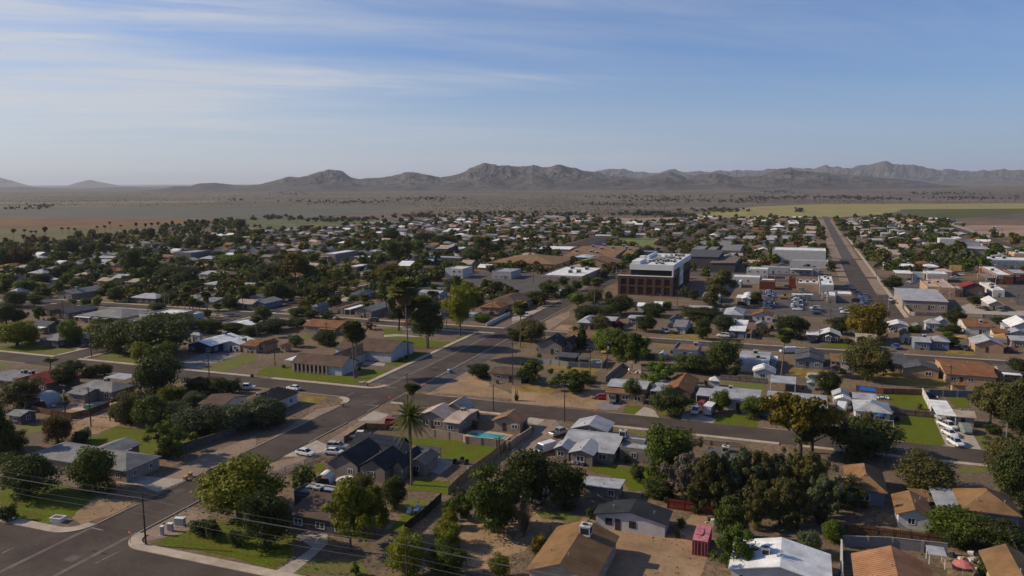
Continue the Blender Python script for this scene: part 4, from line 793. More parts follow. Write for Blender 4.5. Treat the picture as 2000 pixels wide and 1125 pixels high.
H('pale pink roofed stucco house with chimney beside the teal pool', 'tw', [('gy', 'Z6', (1245, 652), (1485, 672), 8., 2.9, 1.7, 'pt'), ('gx', 'Z6', (1455, 695), (1590, 708), (1755, 600), 2.9, .5, 'pt'), ('gy', 'Z6', (1440, 600), (1640, 612), 7., 3.0, 2.0, 'pt')], 'the pale pink roofed house', ac=[(1, .3, .75, .9)])
H('small tan pool house with brown gable roof at the alley', 'tw', [('gy', 'Z6', (1838, 688), (2075, 705), 6.5, 2.6, 1.5, 'tn')], 'the small tan pool house')
H('sprawling pale grey metal roofed house with many wings south of the street', 'st', [('gx', 'Z7', (390, 848), (842, 880), (850, 790), 2.9, 1.0, 'lg'), ('gy', 'Z7', (452, 748), (748, 776), (770, 697), 2.8, 1.4, 'lg'), ('gy', 'Z7', (440, 932), (637, 962), 8., 2.7, .9, 'lg'), ('sn', 'Z7', (628, 930), (802, 942), 5., 2.6, .4, 'lg'), ('flat', 'Z7', (838, 900), (1080, 922), (1092, 862), 2.8, 0, 'lg'), ('flat', 'Z7', (842, 842), (1040, 857), (1056, 816), 3.0, 0, 'lg'), ('gy', 'Z7', (335, 887), (440, 935), 5., 2.6, .9, 'lg')], 'the sprawling pale grey house', ac=[(0, .98, .6, 1.5)])
H('white metal roofed shed at the end of the green back lawn', 'st', [('sw', 'Z3', (548, 372), (835, 445), (886, 356), 2.5, .3, 'lg')], 'the white roofed shed', door=False)
H('white rental cottage with low charcoal gable roof facing bare dirt yard', 'wb', [('gy', 'Z3', (632, 613), (1212, 700), (1276, 592), 2.6, 1.3, 'ch')], 'the white cottage with charcoal roof', dark=True)
H('tan shingled gable house with large white rooftop cooler at bottom centre', 'cr', [('gy', 'Z3', (95, 1070), (655, 1140), (783, 778), 3.0, 2.0, 'tn2' if 'tn2' in PAL else 'tan2')], 'the tan gable house', ac=[(0, .58, .72, 1.7)])
H('bright white roofed house cut off by the bottom edge', 'wb', [('gy', 'Z3', (1680, 1085), (2505, 1128), 10., 2.8, 1.6, 'wh')], 'the bright white roofed house', ac=[(0, .35, .45, 1.2)])
H('tan hip roofed house with back porch under the shady trees', 'bg', [('hip', 'Z4', (610, 418), (938, 452), (905, 268), 2.9, 2.1, 'tan2')], 'the tan hip house with porch')
H('small detached garage with tan gable roof and white wall', 'wb', [('gy', 'Z4', (1000, 612), (1302, 656), (1275, 498), 2.6, 1.2, 'tan2'), ('gx', 'Z4', (1110, 470), (1260, 490), 4., 2.5, .5, 'tan2')], 'the small tan garage', door=False)
H('large tan shingle hip house with pale patio cover at right edge', 'bg', [('hip', 'Z4', (1515, 580), (1992, 638), (1425, 412), 2.9, 2.4, 'tan2'), ('cov', 'Z4', (1320, 562), (1510, 578), (1425, 416), 2.6, 0, 'lg')], 'the large tan hip house')
H('terracotta metal roofed house with raised seams at bottom right', 'cr', [('gy', 'Z4', (650, 940), (1262, 998), -13., 2.9, 2.2, 'pk')], 'the terracotta metal roofed house', ribs=.6)
H('tan gable house peeking in at lower right corner', 'cr', [('gy', 'Z4', (1640, 892), (2060, 965), -11., 2.8, 1.7, 'tan2')], 'the corner tan gable house')
H('open lean to shed with pale roof against the block wall', 'gw', [('cov', 'Z4', (1255, 925), (1400, 950), (1390, 878), 2.3, 0, 'lg')], 'the pale lean to shed', name='lean_to_shed', cat='shed')
# second row left
H('grey hip roofed house beside the dark oval pool', 'st', [('hip', 'Z5', (570, 425), (860, 470), (1052, 405), 2.8, 1.6, 'gr'), ('gx', 'Z5', (515, 470), (657, 487), 7., 2.7, .8, 'gr'), ('cov', 'Z5', (800, 350), (985, 362), (1045, 325), 2.7, 0, 'lg')], 'the grey hip house by the oval pool', ac=[(0, .55, .55, 1.1)])
H('maroon gable roofed house near the left edge', 'bw', [('gy', 'Z5', (85, 372), (365, 400), 12., 2.8, 2.0, 'rd')], 'the maroon gable house')
H('grey flat roofed house with twin rooftop coolers at left edge', 'st', [('gx', 'Z5', (-130, 345), (115, 392), (205, 298), 2.8, .5, 'gr')], 'the grey flat house at the left edge', ac=[(0, .55, .7, 1.3), (0, .75, .7, 1.3)])
H('low grey roofed shed behind the fence at left edge', 'bw', [('gx', 'Z5', (10, 650), (190, 645), 5., 2.4, .8, 'gr')], 'the low grey shed')
H('brown roofed house with white gable behind the tall oleander hedge', 'wb', [('gx', 'Z5', (1565, 545), (1705, 585), (1850, 480), 2.7, 1.2, 'bn'), ('hip', 'Z5', (1860, 560), (2060, 580), (2210, 450), 3.0, 2.2, 'bn')], 'the brown hedge house', ac=[(1, .2, .4, 1.0)])
# church
CH, CHe = H('white ended brown roofed church hall in green lawns at the crossing', 'wb', [('gx', 'Z6', (278, 230), (662, 274), (795, 215), 2.9, 2.3, 'bn'), ('gy', 'Z6', (555, 190), (742, 200), 16., 2.9, 2.0, 'bn'), ('gx', 'Z6', (600, 125), (1067, 154), (1215, 78), 3.4, 2.6, 'bn'), ('cov', 'Z6', (222, 210), (285, 216), (335, 168), 2.6, 0, 'wh')], 'the brown roofed church hall', name='church', cat='church', win=False)
H('rust roofed cottage pair west of the church hall', 'pe', [('gx', 'E2', (-240, 1075), (5, 1092), (60, 990), 2.7, 1.2, 'ru'), ('gy', 'E2', (5, 1070), (145, 1080), 8., 2.7, 1.1, 'ru'), ('gy', 'E2', (350, 1085), (470, 1090), 4., 2.3, .6, 'ru')], 'the rust roofed cottages')
H('white metal roofed building with blue shaded front across the lawn', 'navy_shade', [('gy', 'E1', (930, 1050), (1278, 1094), (1755, 945), 3.0, 1.4, 'wh')], 'the blue shaded white roofed building', ac=[(0, .5, .8, 1.2)])  # wall colour set to navy for the blue shade below the roof edge
H('white gabled garage block beside the blue shaded building', 'wb', [('gy', 'E1', (1452, 1040), (1752, 1062), (1962, 985), 2.9, 1.1, 'wh')], 'the white gabled garage block', ac=[(0, .8, .5, 1.2)])
H('tiny white cottage with light hip roof among dark trees', 'wb', [('hip', 'E1', (985, 905), (1105, 925), (1170, 905), 2.8, .9, 'lg')], 'the tiny white cottage')
H('white flat roofed two tier hall with long pale parapets', 'wb', [('flat', 'E1', (-25, 692), (255, 728), (830, 585), 3.2, 0, 'wh'), ('flat', 'E1', (150, 604), (600, 625), (835, 522), 5.0, 0, 'wh'), ('flat', 'E1', (600, 625), (835, 640), (1078, 555), 3.8, 0, 'wh')], 'the white flat roofed hall', name='hall', cat='hall')
H('wide dark grey hip roofed house with white patio covers', 'st', [('hip', 'E0', (1210, 600), (1880, 656), (2070, 520), 3.0, 2.2, 'gr'), ('cov', 'E0', (1135, 628), (1395, 640), (1415, 615), 2.6, 0, 'wh'), ('cov', 'E0', (1430, 650), (1660, 662), (1680, 640), 2.6, 0, 'wh')], 'the wide dark grey hip house')
H('dark slope gable house left of the wide hip house', 'bw', [('gy', 'E0', (790, 560), (1072, 578), (1505, 488), 2.9, 1.8, 'dg')], 'the dark slope gable house')
H('long dark brown gable house among olive shrubs', 'bw', [('gy', 'E0', (520, 510), (765, 532), (1195, 455), 2.9, 1.7, 'bn')], 'the long dark brown gable house')
H('brown grey hip house behind the pale green front lawn', 'bw', [('hip', 'E0', (540, 988), (950, 997), (1150, 880), 2.9, 1.9, 'gr'), ('gx', 'E0', (1180, 950), (1475, 976), (1515, 925), 2.8, 1.5, 'tw')], 'the brown grey hip house')
H('dark low house with white patio roof in deep shade', 'bw', [('gx', 'E0', (440, 765), (765, 775), 8., 2.7, 1.4, 'dg'), ('cov', 'E0', (440, 800), (600, 815), (705, 780), 2.5, 0, 'wh')], 'the dark low house with white patio')
H('broad grey gabled house with rooftop cooler facing the left street', 'st', [('gy', 'E0', (855, 268), (1140, 276), (1640, 195), 3.0, 1.9, 'gr')], 'the broad grey gabled house', ac=[(0, .55, .35, 1.4)])
H('little grey hip house half hidden at far left', 'wb', [('hip', 'E0', (95, 245), (280, 248), 8., 2.7, 1.8, 'lg')], 'the little grey hip house')
H('light grey hip house with dark shaded porch', 'bw', [('hip', 'E1', (30, 325), (432, 350), (610, 300), 2.9, 1.8, 'lg')], 'the light grey hip house')
H('grey house with solar panels behind the row of tall palms', 'st', [('gx', 'E1', (1060, 382), (1335, 402), (1440, 325), 2.9, 1.2, 'gr'), ('hip', 'E1', (800, 335), (1090, 347), (1225, 268), 2.8, 1.2, 'gr')], 'the grey solar house', ac=[(1, .6, .5, 1.3)])
H('tan roofed house right of the lollipop tree', 'st', [('gx', 'E1', (1665, 415), (1930, 437), (2012, 380), 2.8, 1.5, 'tw')], 'the tan house by the lollipop tree')
H('pale grey hip bungalow with white walls', 'wb', [('hip', 'E1', (1190, 110), (1382, 138), (1480, 85), 2.8, 1.2, 'lg')], 'the pale grey hip bungalow')
H('white roofed trailer home beside shrubs', 'bg', [('flat', 'E1', (1540, 218), (1705, 226), (1745, 186), 2.8, 0, 'wh')], 'the white roofed trailer')
H('grey low roofed house in the next row back', 'st', [('gx', 'E1', (1660, 132), (1935, 138), (2010, 105), 2.7, .9, 'lg')])
H('taupe gable house left of tall antenna mast', 'st', [('gx', 'E1', (320, 92), (445, 100), (560, 40), 2.7, 1.2, 'tw')]); H(None, 'tw', [('gx', 'E1', (-60, 80), (100, 92), (150, 25), 2.7, 1.0, 'tw')])
H('bright cream metal roofed building behind the cottages', 'cr', [('gy', 'E1', (1560, 745), (1900, 768), (2080, 700), 2.9, .9, 'wh'), ('flat', 'E1', (1500, 712), (1625, 735), (1745, 672), 2.7, 0, 'lg')], 'the bright cream roofed building')
H('rust gabled bungalow with tan porch roof facing the hedge', 'tw', [('gx', 'E2', (705, 772), (1285, 802), (1405, 700), 2.8, 1.7, 'ru'), ('cov', 'E2', (960, 818), (1232, 830), (1245, 795), 2.5, 0, 'tan2')], 'the rust gabled bungalow', ac=[(0, .5, .75, 1.3)])
H('low lodge with rust strip roof and white carport strip', 'st', [('flat', 'E2', (1195, 482), (1350, 497), (1655, 402), 3.0, 0, 'ru'), ('cov', 'E2', (1378, 508), (1462, 517), (1708, 428), 2.8, 0, 'wh')], 'the rust strip lodge')
H('long grey gabled house beside the second street', 'tw', [('gy', 'E2', (1535, 530), (1792, 554), (2150, 432), 2.9, 1.5, 'gr')], 'the long grey gabled house')
H('small blue grey cube house with dark hip roof', 'bg', [('hip', 'E2', (868, 470), (962, 478), (1092, 425), 3.2, 1.2, 'gr')], 'the blue grey cube house')
H('white cottage with dark roof beside pale concrete yard', 'wb', [('gx', 'E2', (1460, 282), (1575, 288), (1690, 205), 3.0, 1.2, 'dg')], 'the white cottage with dark roof')
H('pale walled gable house at the dark conifer', 'bg', [('gy', 'E2', (-140, 405), (132, 428), 14., 2.8, 1.4, 'gr')], 'the pale gable house'); H('grey gable house behind the dark conifer', 'bg', [('gy', 'E2', (-120, 320), (110, 330), 12., 2.8, 1.2, 'gr')])
H('light grey roofed clinic behind the yellow green tree', 'wb', [('gx', 'E3', (545, 242), (865, 266), (1140, 228), 2.9, .8, 'lg'), ('flat', 'E3', (600, 290), (720, 300), (740, 268), 2.6, 0, 'pe')], 'the light grey clinic', ac=[(0, .8, .5, 1.4)])
H('big brown hip roofed lodge left of the main road', 'pe', [('hip', 'E3', (1590, 400), (2080, 455), (2180, 290), 3.0, 2.6, 'bn'), ('hip', 'E3', (1545, 450), (1770, 522), (1900, 400), 2.9, 1.6, 'ru'), ('gx', 'E3', (1930, 420), (2120, 435), 7., 2.9, 1.4, 'ru')], 'the big brown hip lodge')
H('red pyramid roofed park shelter on the lawn', 'wb', [('hip', 'E3', (272, 742), (498, 768), (560, 735), 2.5, 1.5, 'rd')], 'the red park shelter', name='park_shelter', cat='shelter', win=False, door=False)
H('flat grey house behind the skirted palm', 'kw', [('flat', 'E3', (20, 548), (190, 562), (330, 510), 3.0, 0, 'gr')]); H('flat grey house behind the leaning tall tree', 'bg', [('flat', 'E3', (890, 520), (1130, 530), 9., 3.0, 0, 'lg'), ('flat', 'E3', (1200, 590), (1420, 600), 8., 2.8, 0, 'lg')])
# middle right
H('dark blue gabled house with grey front gable on the bare lot', 'st', [('gy', 'Z7', (182, 98), (402, 104), 10., 3.2, 2.8, 'ch'), ('gy', 'Z7', (392, 86), (470, 92), 9., 3.0, 1.8, 'ch')], 'the dark blue gabled house')
H('low dark shed roof beside the grey yard wall', 'kw', [('sn', 'Z7', (348, 185), (500, 195), 5., 2.2, .5, 'dg'), ('sn', 'Z7', (520, 205), (590, 212), 3., 2.0, .3, 'dg')], 'the low dark shed', win=False)
H('wide brown gable house behind dark conifer', 'tw', [('gx', 'E4', (790, 992), (1285, 1018), (1335, 880), 2.8, 1.7, 'tan2')], 'the wide brown gable house')
H('pale grey roofed house with magenta bougainvillea', 'tw', [('hip', 'E4', (1003, 718), (1242, 724), (1345, 630), 2.9, 1.3, 'lg'), ('gx', 'E4', (1240, 682), (1625, 692), (1672, 630), 2.9, .8, 'lg')], 'the bougainvillea house', ac=[(0, .8, .5, 1.2)])
H('small pale shed beside the bougainvillea house', 'tw', [('gx', 'E4', (1800, 648), (2040, 658), (2050, 608), 2.7, .5, 'lg')], 'the small pale shed')
H('tiny brown house on the bare corner lot', 'tw', [('gx', 'Z6', (1815, 318), (2085, 330), (2095, 275), 2.6, .9, 'bn')], 'the tiny brown corner house')
H('white event tent left of the twin tents', 'wb', [('gx', 'E5', (-50, 462), (70, 468), 5., 2.6, 1.4, 'wh')], name='event_tent', cat='tent', win=False, door=False, vents=0); H('white event tent right of the pair behind hedges', 'wb', [('gx', 'E5', (205, 445), (345, 455), 6., 2.6, 1.4, 'wh')], name='event_tent', cat='tent', win=False, door=False, vents=0)
H('neat grey gable house with straw coloured lawn', 'wb', [('gx', 'E5', (512, 778), (720, 797), (880, 690), 2.8, 1.5, 'gr')], 'the grey house with straw lawn', ac=[(0, .65, .75, 1.0)])
H('lavender walled shed behind the straw lawn house', 'bg', [('gy', 'E5', (450, 668), (625, 682), 7., 2.8, 1.3, 'dg')], 'the lavender shed')
H('long white roofed duplex behind rounded green trees', 'wb', [('gx', 'E5', (745, 505), (1092, 548), (1108, 462), 2.8, .9, 'lg')], 'the long white roofed duplex')
H('light grey hip house with silver truck beside', 'wb', [('hip', 'E5', (1288, 597), (1620, 600), (1665, 510), 3.0, 1.6, 'lg')], 'the light grey truck house')
H('blue walled cottage with bright white roof behind picket fence', 'bg', [('sn', 'E5', (1395, 835), (1645, 862), (1668, 725), 2.8, 1.2, 'wh'), ('cov', 'E5', (1650, 885), (1740, 895), (1775, 825), 2.3, 0, 'ru')], 'the blue walled cottage')
H('white hut with pale roof below the parking lot', 'wb', [('gy', 'E5', (1580, 345), (1730, 350), (1745, 258), 3.0, .6, 'wh'), ('cov', 'E5', (1500, 328), (1600, 332), (1620, 285), 2.6, 0, 'wh')], 'the white hut')
H('orange brown gable house behind the blue cottage', 'wb', [('gy', 'E5', (1735, 622), (2090, 600), 8., 2.8, 1.5, 'ru')], 'the orange brown gable house'); H('tiny grey gable house right of the blue cottage', 'cr', [('gy', 'E5', (1790, 768), (1995, 745), 6., 2.7, 1.1, 'gr')], 'the tiny grey gable house')
H('grey walled house hidden by tall olive eucalyptus', 'gw', [('gx', 'E5', (965, 315), (1245, 325), (1285, 250), 3.0, .8, 'lg')])
H('cream roofed bungalow with arched porch and green lawn', 'kw', [('gx', 'E6', (598, 908), (800, 912), 8., 2.9, .8, 'wb'), ('gy', 'E6', (785, 905), (1150, 935), 9., 2.9, 1.5, 'wb'), ('gy', 'E6', (895, 940), (1002, 945), 2., 2.5, .5, 'wb')], 'the cream roofed bungalow')
H('tan house half hidden by the large gold topped tree', 'tw', [('gx', 'E6', (1368, 955), (1705, 975), 8., 2.8, 1.0, 'tw')], 'the tan house under the gold tree')
# downtown right
H('white roofed little restaurant by the parking lot', 'tw', [('flat', 'E6', (925, 303), (1062, 306), (1070, 235), 3.6, 0, 'wh'), ('flat', 'E6', (1062, 280), (1312, 282), (1318, 232), 3.8, 0, 'wh'), ('flat', 'E6', (848, 275), (918, 280), (925, 240), 3.2, 0, 'wb')], 'the little white restaurant', name='restaurant', cat='restaurant')
H('tan shop block with white roofs facing the street', 'pe', [('flat', 'E6', (440, 112), (792, 106), 14., 4.6, 0, 'wh')], 'the tan shop block', name='shop', cat='shop', ac=[(0, .2, .6, 1.6), (0, .5, .5, 1.6), (0, .8, .6, 1.6)])
H('grey stepped gable shop with white speckled roof', 'gw', [('flat', 'E6', (805, 132), (1030, 138), (1098, 0), 5.2, 0, 'wh')], 'the grey stepped gable shop', name='shop', cat='shop', ac=[(0, .2, .5, 1.4), (0, .7, .7, 1.3), (0, .8, .3, 1.3), (0, .5, .85, 1.4)])
H('red brick shop with dark gap and brick pillar', 'rbk', [('flat', 'E5', (1868, 58), (2110, 66), 10., 5.2, 0, 'wh'), ('flat', 'E6', (330, 30), (432, 36), 9., 5.6, 0, 'rbk'), ('cov', 'E6', (105, 75), (335, 82), 10., 3.2, 0, 'dg')], 'the red brick shop', name='shop', cat='shop', win=False)
H('white courtyard building with stacked flat roofs', 'wb', [('flat', 'D5', (1665, 842), (2000, 852), 12., 5.6, 0, 'wh'), ('flat', 'D5', (1425, 960), (1870, 985), 12., 3.6, 0, 'wh'), ('flat', 'D5', (1495, 1045), (1580, 1050), 12., 3.2, 0, 'wh')], 'the white courtyard building', name='shop', cat='shop')
H('large plain white warehouse beside the straight far road', 'wb', [('flat', 'D6', (66, 552), (906, 558), 26., 9.5, 0, 'wh'), ('flat', 'D6', (345, 705), (945, 735), 10., 4.8, 0, 'lg')], 'the large white warehouse', name='warehouse', cat='warehouse', win=False)
H('low grey shopfronts with white awnings below the warehouse', 'gw', [('flat', 'D6', (-110, 812), (335, 828), 9., 4.2, 0, 'lg'), ('cov', 'D6', (345, 835), (700, 868), (700, 812), 3.9, 0, 'wh'), ('flat', 'D6', (345, 820), (800, 850), 8., 4.2, 0, 'gr')], 'the low grey shopfronts', name='shop', cat='shop')
H('long grey roofed hall with white eave strip and walled court', 'tw', [('sn', 'E7', (95, 372), (822, 392), (752, 235), 4.2, 1.0, 'lg')], 'the long grey roofed hall', name='hall', cat='hall')
H('peach adobe shop with open parapet roof', 'pe', [('flat', 'E7', (495, 165), (690, 168), (388, 60), 4.6, 0, 'pt'), ('flat', 'E7', (660, 172), (942, 195), (800, 40), 4.4, 0, 'pt')], 'the peach adobe shop', name='shop', cat='shop', ac=[(0, .5, .6, 1.4), (1, .4, .6, 1.4)])
H('brown shop with bright red sloping roof', 'bw', [('flat', 'E7', (942, 195), (1050, 200), 16., 4.2, 0, 'pt'), ('gy', 'E7', (1005, 150), (1440, 200), 13., 4.4, 2.4, 'rd')], 'the red sloping roofed shop', name='shop', cat='shop')
H('white parapet building with rooftop machinery', 'wb', [('flat', 'E7', (1520, 215), (1700, 218), (1310, 88), 3.5, 0, 'wh')], 'the white parapet building', name='shop', cat='shop', ac=[(0, .5, .5, 2.2), (0, .3, .3, 1.6)])
H('white gabled office with two parked trucks outside', 'tw', [('gy', 'E7', (1438, 432), (1708, 447), (1320, 350), 3.1, 1.8, 'wb')], 'the white gabled office')
H('white cottage with hip roof and front gable', 'wb', [('hip', 'E7', (455, 730), (700, 735), (345, 690), 3.0, 1.6, 'lg'), ('gy', 'E7', (625, 715), (850, 740), 8., 3.0, 1.7, 'lg')], 'the white hip cottage')
H('white gabled house left of the white hip cottage', 'wb', [('gy', 'E7', (-110, 765), (212, 780), 9., 2.8, 1.2, 'wb')], 'the white gabled house'); H('low green grey garage beside the hip cottage', 'gw', [('gy', 'E7', (262, 768), (440, 790), 6., 2.5, .8, 'gr')])
H('rust roofed white house with blue base', 'wb', [('gx', 'E7', (1078, 775), (1500, 802), (1010, 655), 3.2, 1.4, 'ru'), ('gx', 'E7', (1490, 860), (1790, 905), 7., 2.7, 1.1, 'ru')], 'the rust roofed white house', ac=[(0, .7, .3, 1.3)])
H('large bright white metal roofed building at right edge', 'wb', [('gy', 'E7', (1800, 790), (2240, 805), 15., 3.2, 2.4, 'wh'), ('sn', 'E7', (1668, 775), (1830, 800), 7., 2.6, .5, 'lg')], 'the bright white metal building')
H('grey low gable house at right edge below white building', 'gw', [('gy', 'E7', (1765, 885), (2080, 900), 7., 2.7, 1.2, 'lg')]); H('grey gabled house at right edge beside orange sail', 'tw', [('gx', 'E7', (1790, 995), (2060, 1010), 8., 2.8, 1.1, 'lg')])
H('wide grey gable house with tan walls beside orange shade sail', 'pe', [('gy', 'E7', (1222, 1058), (1712, 1085), (1140, 960), 2.9, 1.9, 'lg')], 'the wide grey gable house')
H('pale blue grey house with two wings and dark windows', 'bg', [('gx', 'E7', (270, 1012), (560, 1035), 9., 3.0, 1.0, 'lg'), ('hip', 'E7', (545, 1040), (828, 990), 8., 3.0, 1.3, 'lg')], 'the pale blue grey house', ac=[(0, .75, .8, 1.3)])
H('small orange roofed white cottage', 'wb', [('gy', 'E7', (65, 905), (248, 935), 8., 3.0, 1.4, 'ru')], 'the small orange roofed cottage')
H('charcoal roofed house with rows of solar panels', 'bg', [('gy', 'Z8', (205, 205), (445, 232), 9., 2.7, 1.3, 'dg'), ('gy', 'Z8', (210, 165), (440, 180), 7., 2.9, 1.4, 'dg')], 'the charcoal solar house')
H('white barn roofed shed at the tall fan palm', 'wb', [('gx', 'Z8', (-60, 200), (75, 205), 5., 2.7, .5, 'wh'), ('gy', 'Z8', (-120, 280), (45, 320), 6., 2.6, 1.2, 'wh')], 'the white barn shed')
H('tan flat carport behind the solar house', 'wb', [('cov', 'Z8', (490, 222), (580, 228), (580, 165), 2.6, 0, 'tan2'), ('gx', 'Z8', (580, 225), (650, 235), 7., 2.7, .6, 'lg')], 'the tan carport', win=False)
H('tiny brown shed behind the solar house yard', 'bw', [('gy', 'Z8', (485, 265), (565, 275), 3., 2.2, .6, 'bn')], win=False, name='shed', cat='shed')
H('dark grey roofed house beside the large olive tree', 'pe', [('gx', 'Z8', (950, 245), (1100, 250), (1180, 170), 2.8, 1.3, 'dg'), ('gy', 'Z8', (1050, 275), (1350, 300), 9., 2.7, 1.3, 'dg')], 'the dark grey roofed house')
H('long rust roofed house with covered patio and pool court', 'pe', [('gx', 'Z8', (1390, 330), (1790, 340), (1700, 225), 2.9, 1.3, 'ru'), ('sn', 'Z8', (1560, 330), (1790, 335), (1760, 300), 2.7, .4, 'tan2')], 'the long rust roofed house')
H('small rust roofed shed against the yard wall', 'pe', [('gx', 'Z8', (1430, 405), (1560, 415), 3.5, 2.4, .5, 'ru')], win=False, name='shed', cat='shed'); H('grey house with pale awning at the right edge', 'pe', [('gx', 'Z8', (1810, 300), (2100, 315), 9., 2.8, .9, 'kw'), ('cov', 'Z8', (1845, 325), (1985, 330), (1970, 295), 2.5, 0, 'wh')])
H('white house with grey hip roof and shaded front lawn swing', 'wb', [('hip', 'Z8', (672, 608), (972, 632), (955, 545), 2.8, 1.5, 'lg'), ('gx', 'Z8', (660, 510), (850, 525), 5., 2.8, 1.0, 'lg')], 'the white house with grey hip roof')
H('pair of small pale sheds behind junk yard', 'wb', [('gy', 'Z8', (500, 490), (640, 500), 5., 2.5, 1.1, 'lg'), ('gy', 'Z8', (520, 520), (655, 530), 3., 2.3, .9, 'wh')], 'the pale sheds', win=False)
H('white flat carport roof over parked trucks', 'gw', [('cov', 'Z8', (1320, 642), (1472, 648), (1410, 532), 2.7, 0, 'wh')], 'the white carport', name='carport', cat='carport')
H('small tan cottage behind the covered boat', 'cr', [('gx', 'Z8', (1470, 655), (1630, 665), 6., 2.6, .9, 'tw')], 'the small tan cottage')
H('long pale carport roof behind the gold tree', 'gw', [('gx', 'Z8', (-20, 560), (468, 585), (466, 490), 2.8, .6, 'lg'), ('gy', 'Z8', (-160, 565), (125, 590), 7., 2.7, .8, 'wh')], 'the long pale carport')
H('open shelter with pale roof and clutter underneath', 'kw', [('cov', 'Z8', (15, 385), (218, 400), (225, 345), 2.6, 0, 'lg')], 'the open pale shelter', name='shelter', cat='shelter')
H('pale grey tool shed beside the open shelter', 'gw', [('gy', 'Z8', (303, 390), (378, 396), 3., 2.2, .3, 'lg')], win=False, name='shed', cat='shed')
H('house with tan front awning and pale roof beside dark tree', 'pe', [('sn', 'Z7', (712, 475), (1045, 480), 4., 2.6, .3, 'tan2'), ('gx', 'Z7', (735, 420), (1055, 435), (1060, 378), 3.0, .8, 'lg')], 'the house with tan awning')
H('rust brown gable house with pale carport', 'bw', [('gy', 'Z7', (1195, 440), (1395, 492), (1458, 360), 2.8, 1.7, 'ru'), ('cov', 'Z7', (1075, 452), (1190, 460), (1235, 372), 2.6, 0, 'lg')], 'the rust brown gable house')
H('white house with long pale grey roof behind the box trailer', 'wb', [('gx', 'Z7', (1545, 520), (1938, 530), (1940, 445), 2.9, 1.0, 'lg'), ('cov', 'Z7', (1435, 487), (1550, 494), (1560, 435), 2.6, 0, 'lg')], 'the long pale grey roofed house', ac=[(0, .35, .75, 1.0)])
H('white barn shaped garden shed with arched roof', 'wb', [('hip', 'Z7', (1535, 372), (1625, 378), 3., 2.0, 1.0, 'wb')], 'the barn shaped garden shed', win=False, name='garden_shed', cat='shed')
H('low pale roofed house with cooler behind the round dark tree', 'wb', [('gx', 'Z7', (1760, 240), (2010, 245), (1990, 150), 2.9, 1.1, 'lg'), ('gy', 'Z7', (1885, 300), (2060, 320), 6., 2.6, 1.2, 'lg')], 'the low pale roofed house', ac=[(0, .5, .6, 1.4), (0, .62, .3, 1.3)])
H('rust flat roofed house behind dark garden trees', 'bg', [('flat', 'Z7', (1255, 130), (1450, 138), (1440, 85), 2.8, 0, 'tn')], 'the rust flat roofed house', ac=[(0, .8, .8, 1.5)])
H('small teal hut beside the rust flat house', 'tq', [('gy', 'Z7', (1145, 165), (1200, 170), 4., 2.2, .6, 'tq')], win=False, name='hut', cat='hut')
H('dark roofed house in shade left of the wispy olive trees', 'bw', [('sn', 'Z7', (1500, 1010), (1790, 1030), 8., 2.6, .5, 'kw')], 'the dark roofed house in shade', ac=[(0, .5, .8, 1.4)])
# further back: school, shops, halls
H('broad brown hip roofed school wing at left', 'pe', [('hip', 'D3', (1600, 742), (2715, 768), (2780, 655), 4.0, 4.0, 'tn')], 'the broad brown school wing', name='school_wing', cat='school', far=False)
H('brown school wing with low front gable', 'pe', [('gy', 'D4', (905, 770), (1625, 765), 26., 3.6, 4.0, 'tn')], 'the gabled school wing', name='school_wing', cat='school')
H('wide brown school wing dotted with coolers', 'pe', [('gx', 'D4', (770, 648), (1580, 668), (1620, 480), 3.6, 3.4, 'tn')], 'the cooler dotted school wing', name='school_wing', cat='school', ac=[(0, f, g, 2.4) for f, g in ((.15, .2), (.3, .45), (.45, .2), (.55, .35), (.6, .15), (.75, .4), (.85, .6), (.4, .65))])
H('right hand brown school wing behind dark tree', 'pe', [('gx', 'D4', (1600, 622), (1850, 640), (1995, 515), 3.6, 3.4, 'tn')], name='school_wing', cat='school', ac=[(0, .3, .4, 2.2), (0, .6, .3, 2.2), (0, .8, .5, 2.2)])
H('long brown gable wing stepping back to ball field', 'wb', [('gy', 'D4', (735, 475), (985, 532), (1250, 390), 3.4, 2.6, 'bn')], name='school_wing', cat='school'); H('furthest brown gable wing beside the ball field', 'wb', [('gy', 'D4', (1080, 395), (1325, 432), (1512, 358), 3.4, 2.4, 'bn')], name='school_wing', cat='school')
H('white roofed classroom block with pale walls', 'tw', [('gx', 'D4', (430, 520), (890, 540), (922, 492), 5.0, .9, 'wh')], 'the white roofed classroom block', name='classroom_block', cat='school')
H('pale teal canopy over the school court', 'pe', [('hip', 'D4', (975, 658), (1225, 662), (1252, 630), 4.4, 1.2, 'tq')], 'the pale teal canopy', name='canopy', cat='canopy', win=False, door=False); H('pale teal roofs at the far end of the school', 'wb', [('gx', 'D4', (1300, 320), (1540, 328), 8., 3.5, 1.0, 'tq')], name='canopy', cat='canopy')
H('white roofed mission style market with scalloped parapet', 'tw', [('flat', 'D4', (442, 940), (1110, 958), (1335, 822), 5.2, 0, 'wh')], 'the white roofed market', name='market', cat='market', ac=[(0, .32, .8, 2.2), (0, .52, .35, 2.2), (0, .7, .4, 2.4), (0, .72, .75, 2.2)])
H('dark roofed brown museum hall behind the brick office', 'kw', [('sn', 'D5', (700, 650), (1232, 652), (1320, 570), 8.5, 1.2, 'dg'), ('sw', 'D5', (1125, 712), (1462, 800), (1560, 660), 6., .5, 'bw')], 'the dark roofed museum hall', name='museum', cat='museum', win=False)
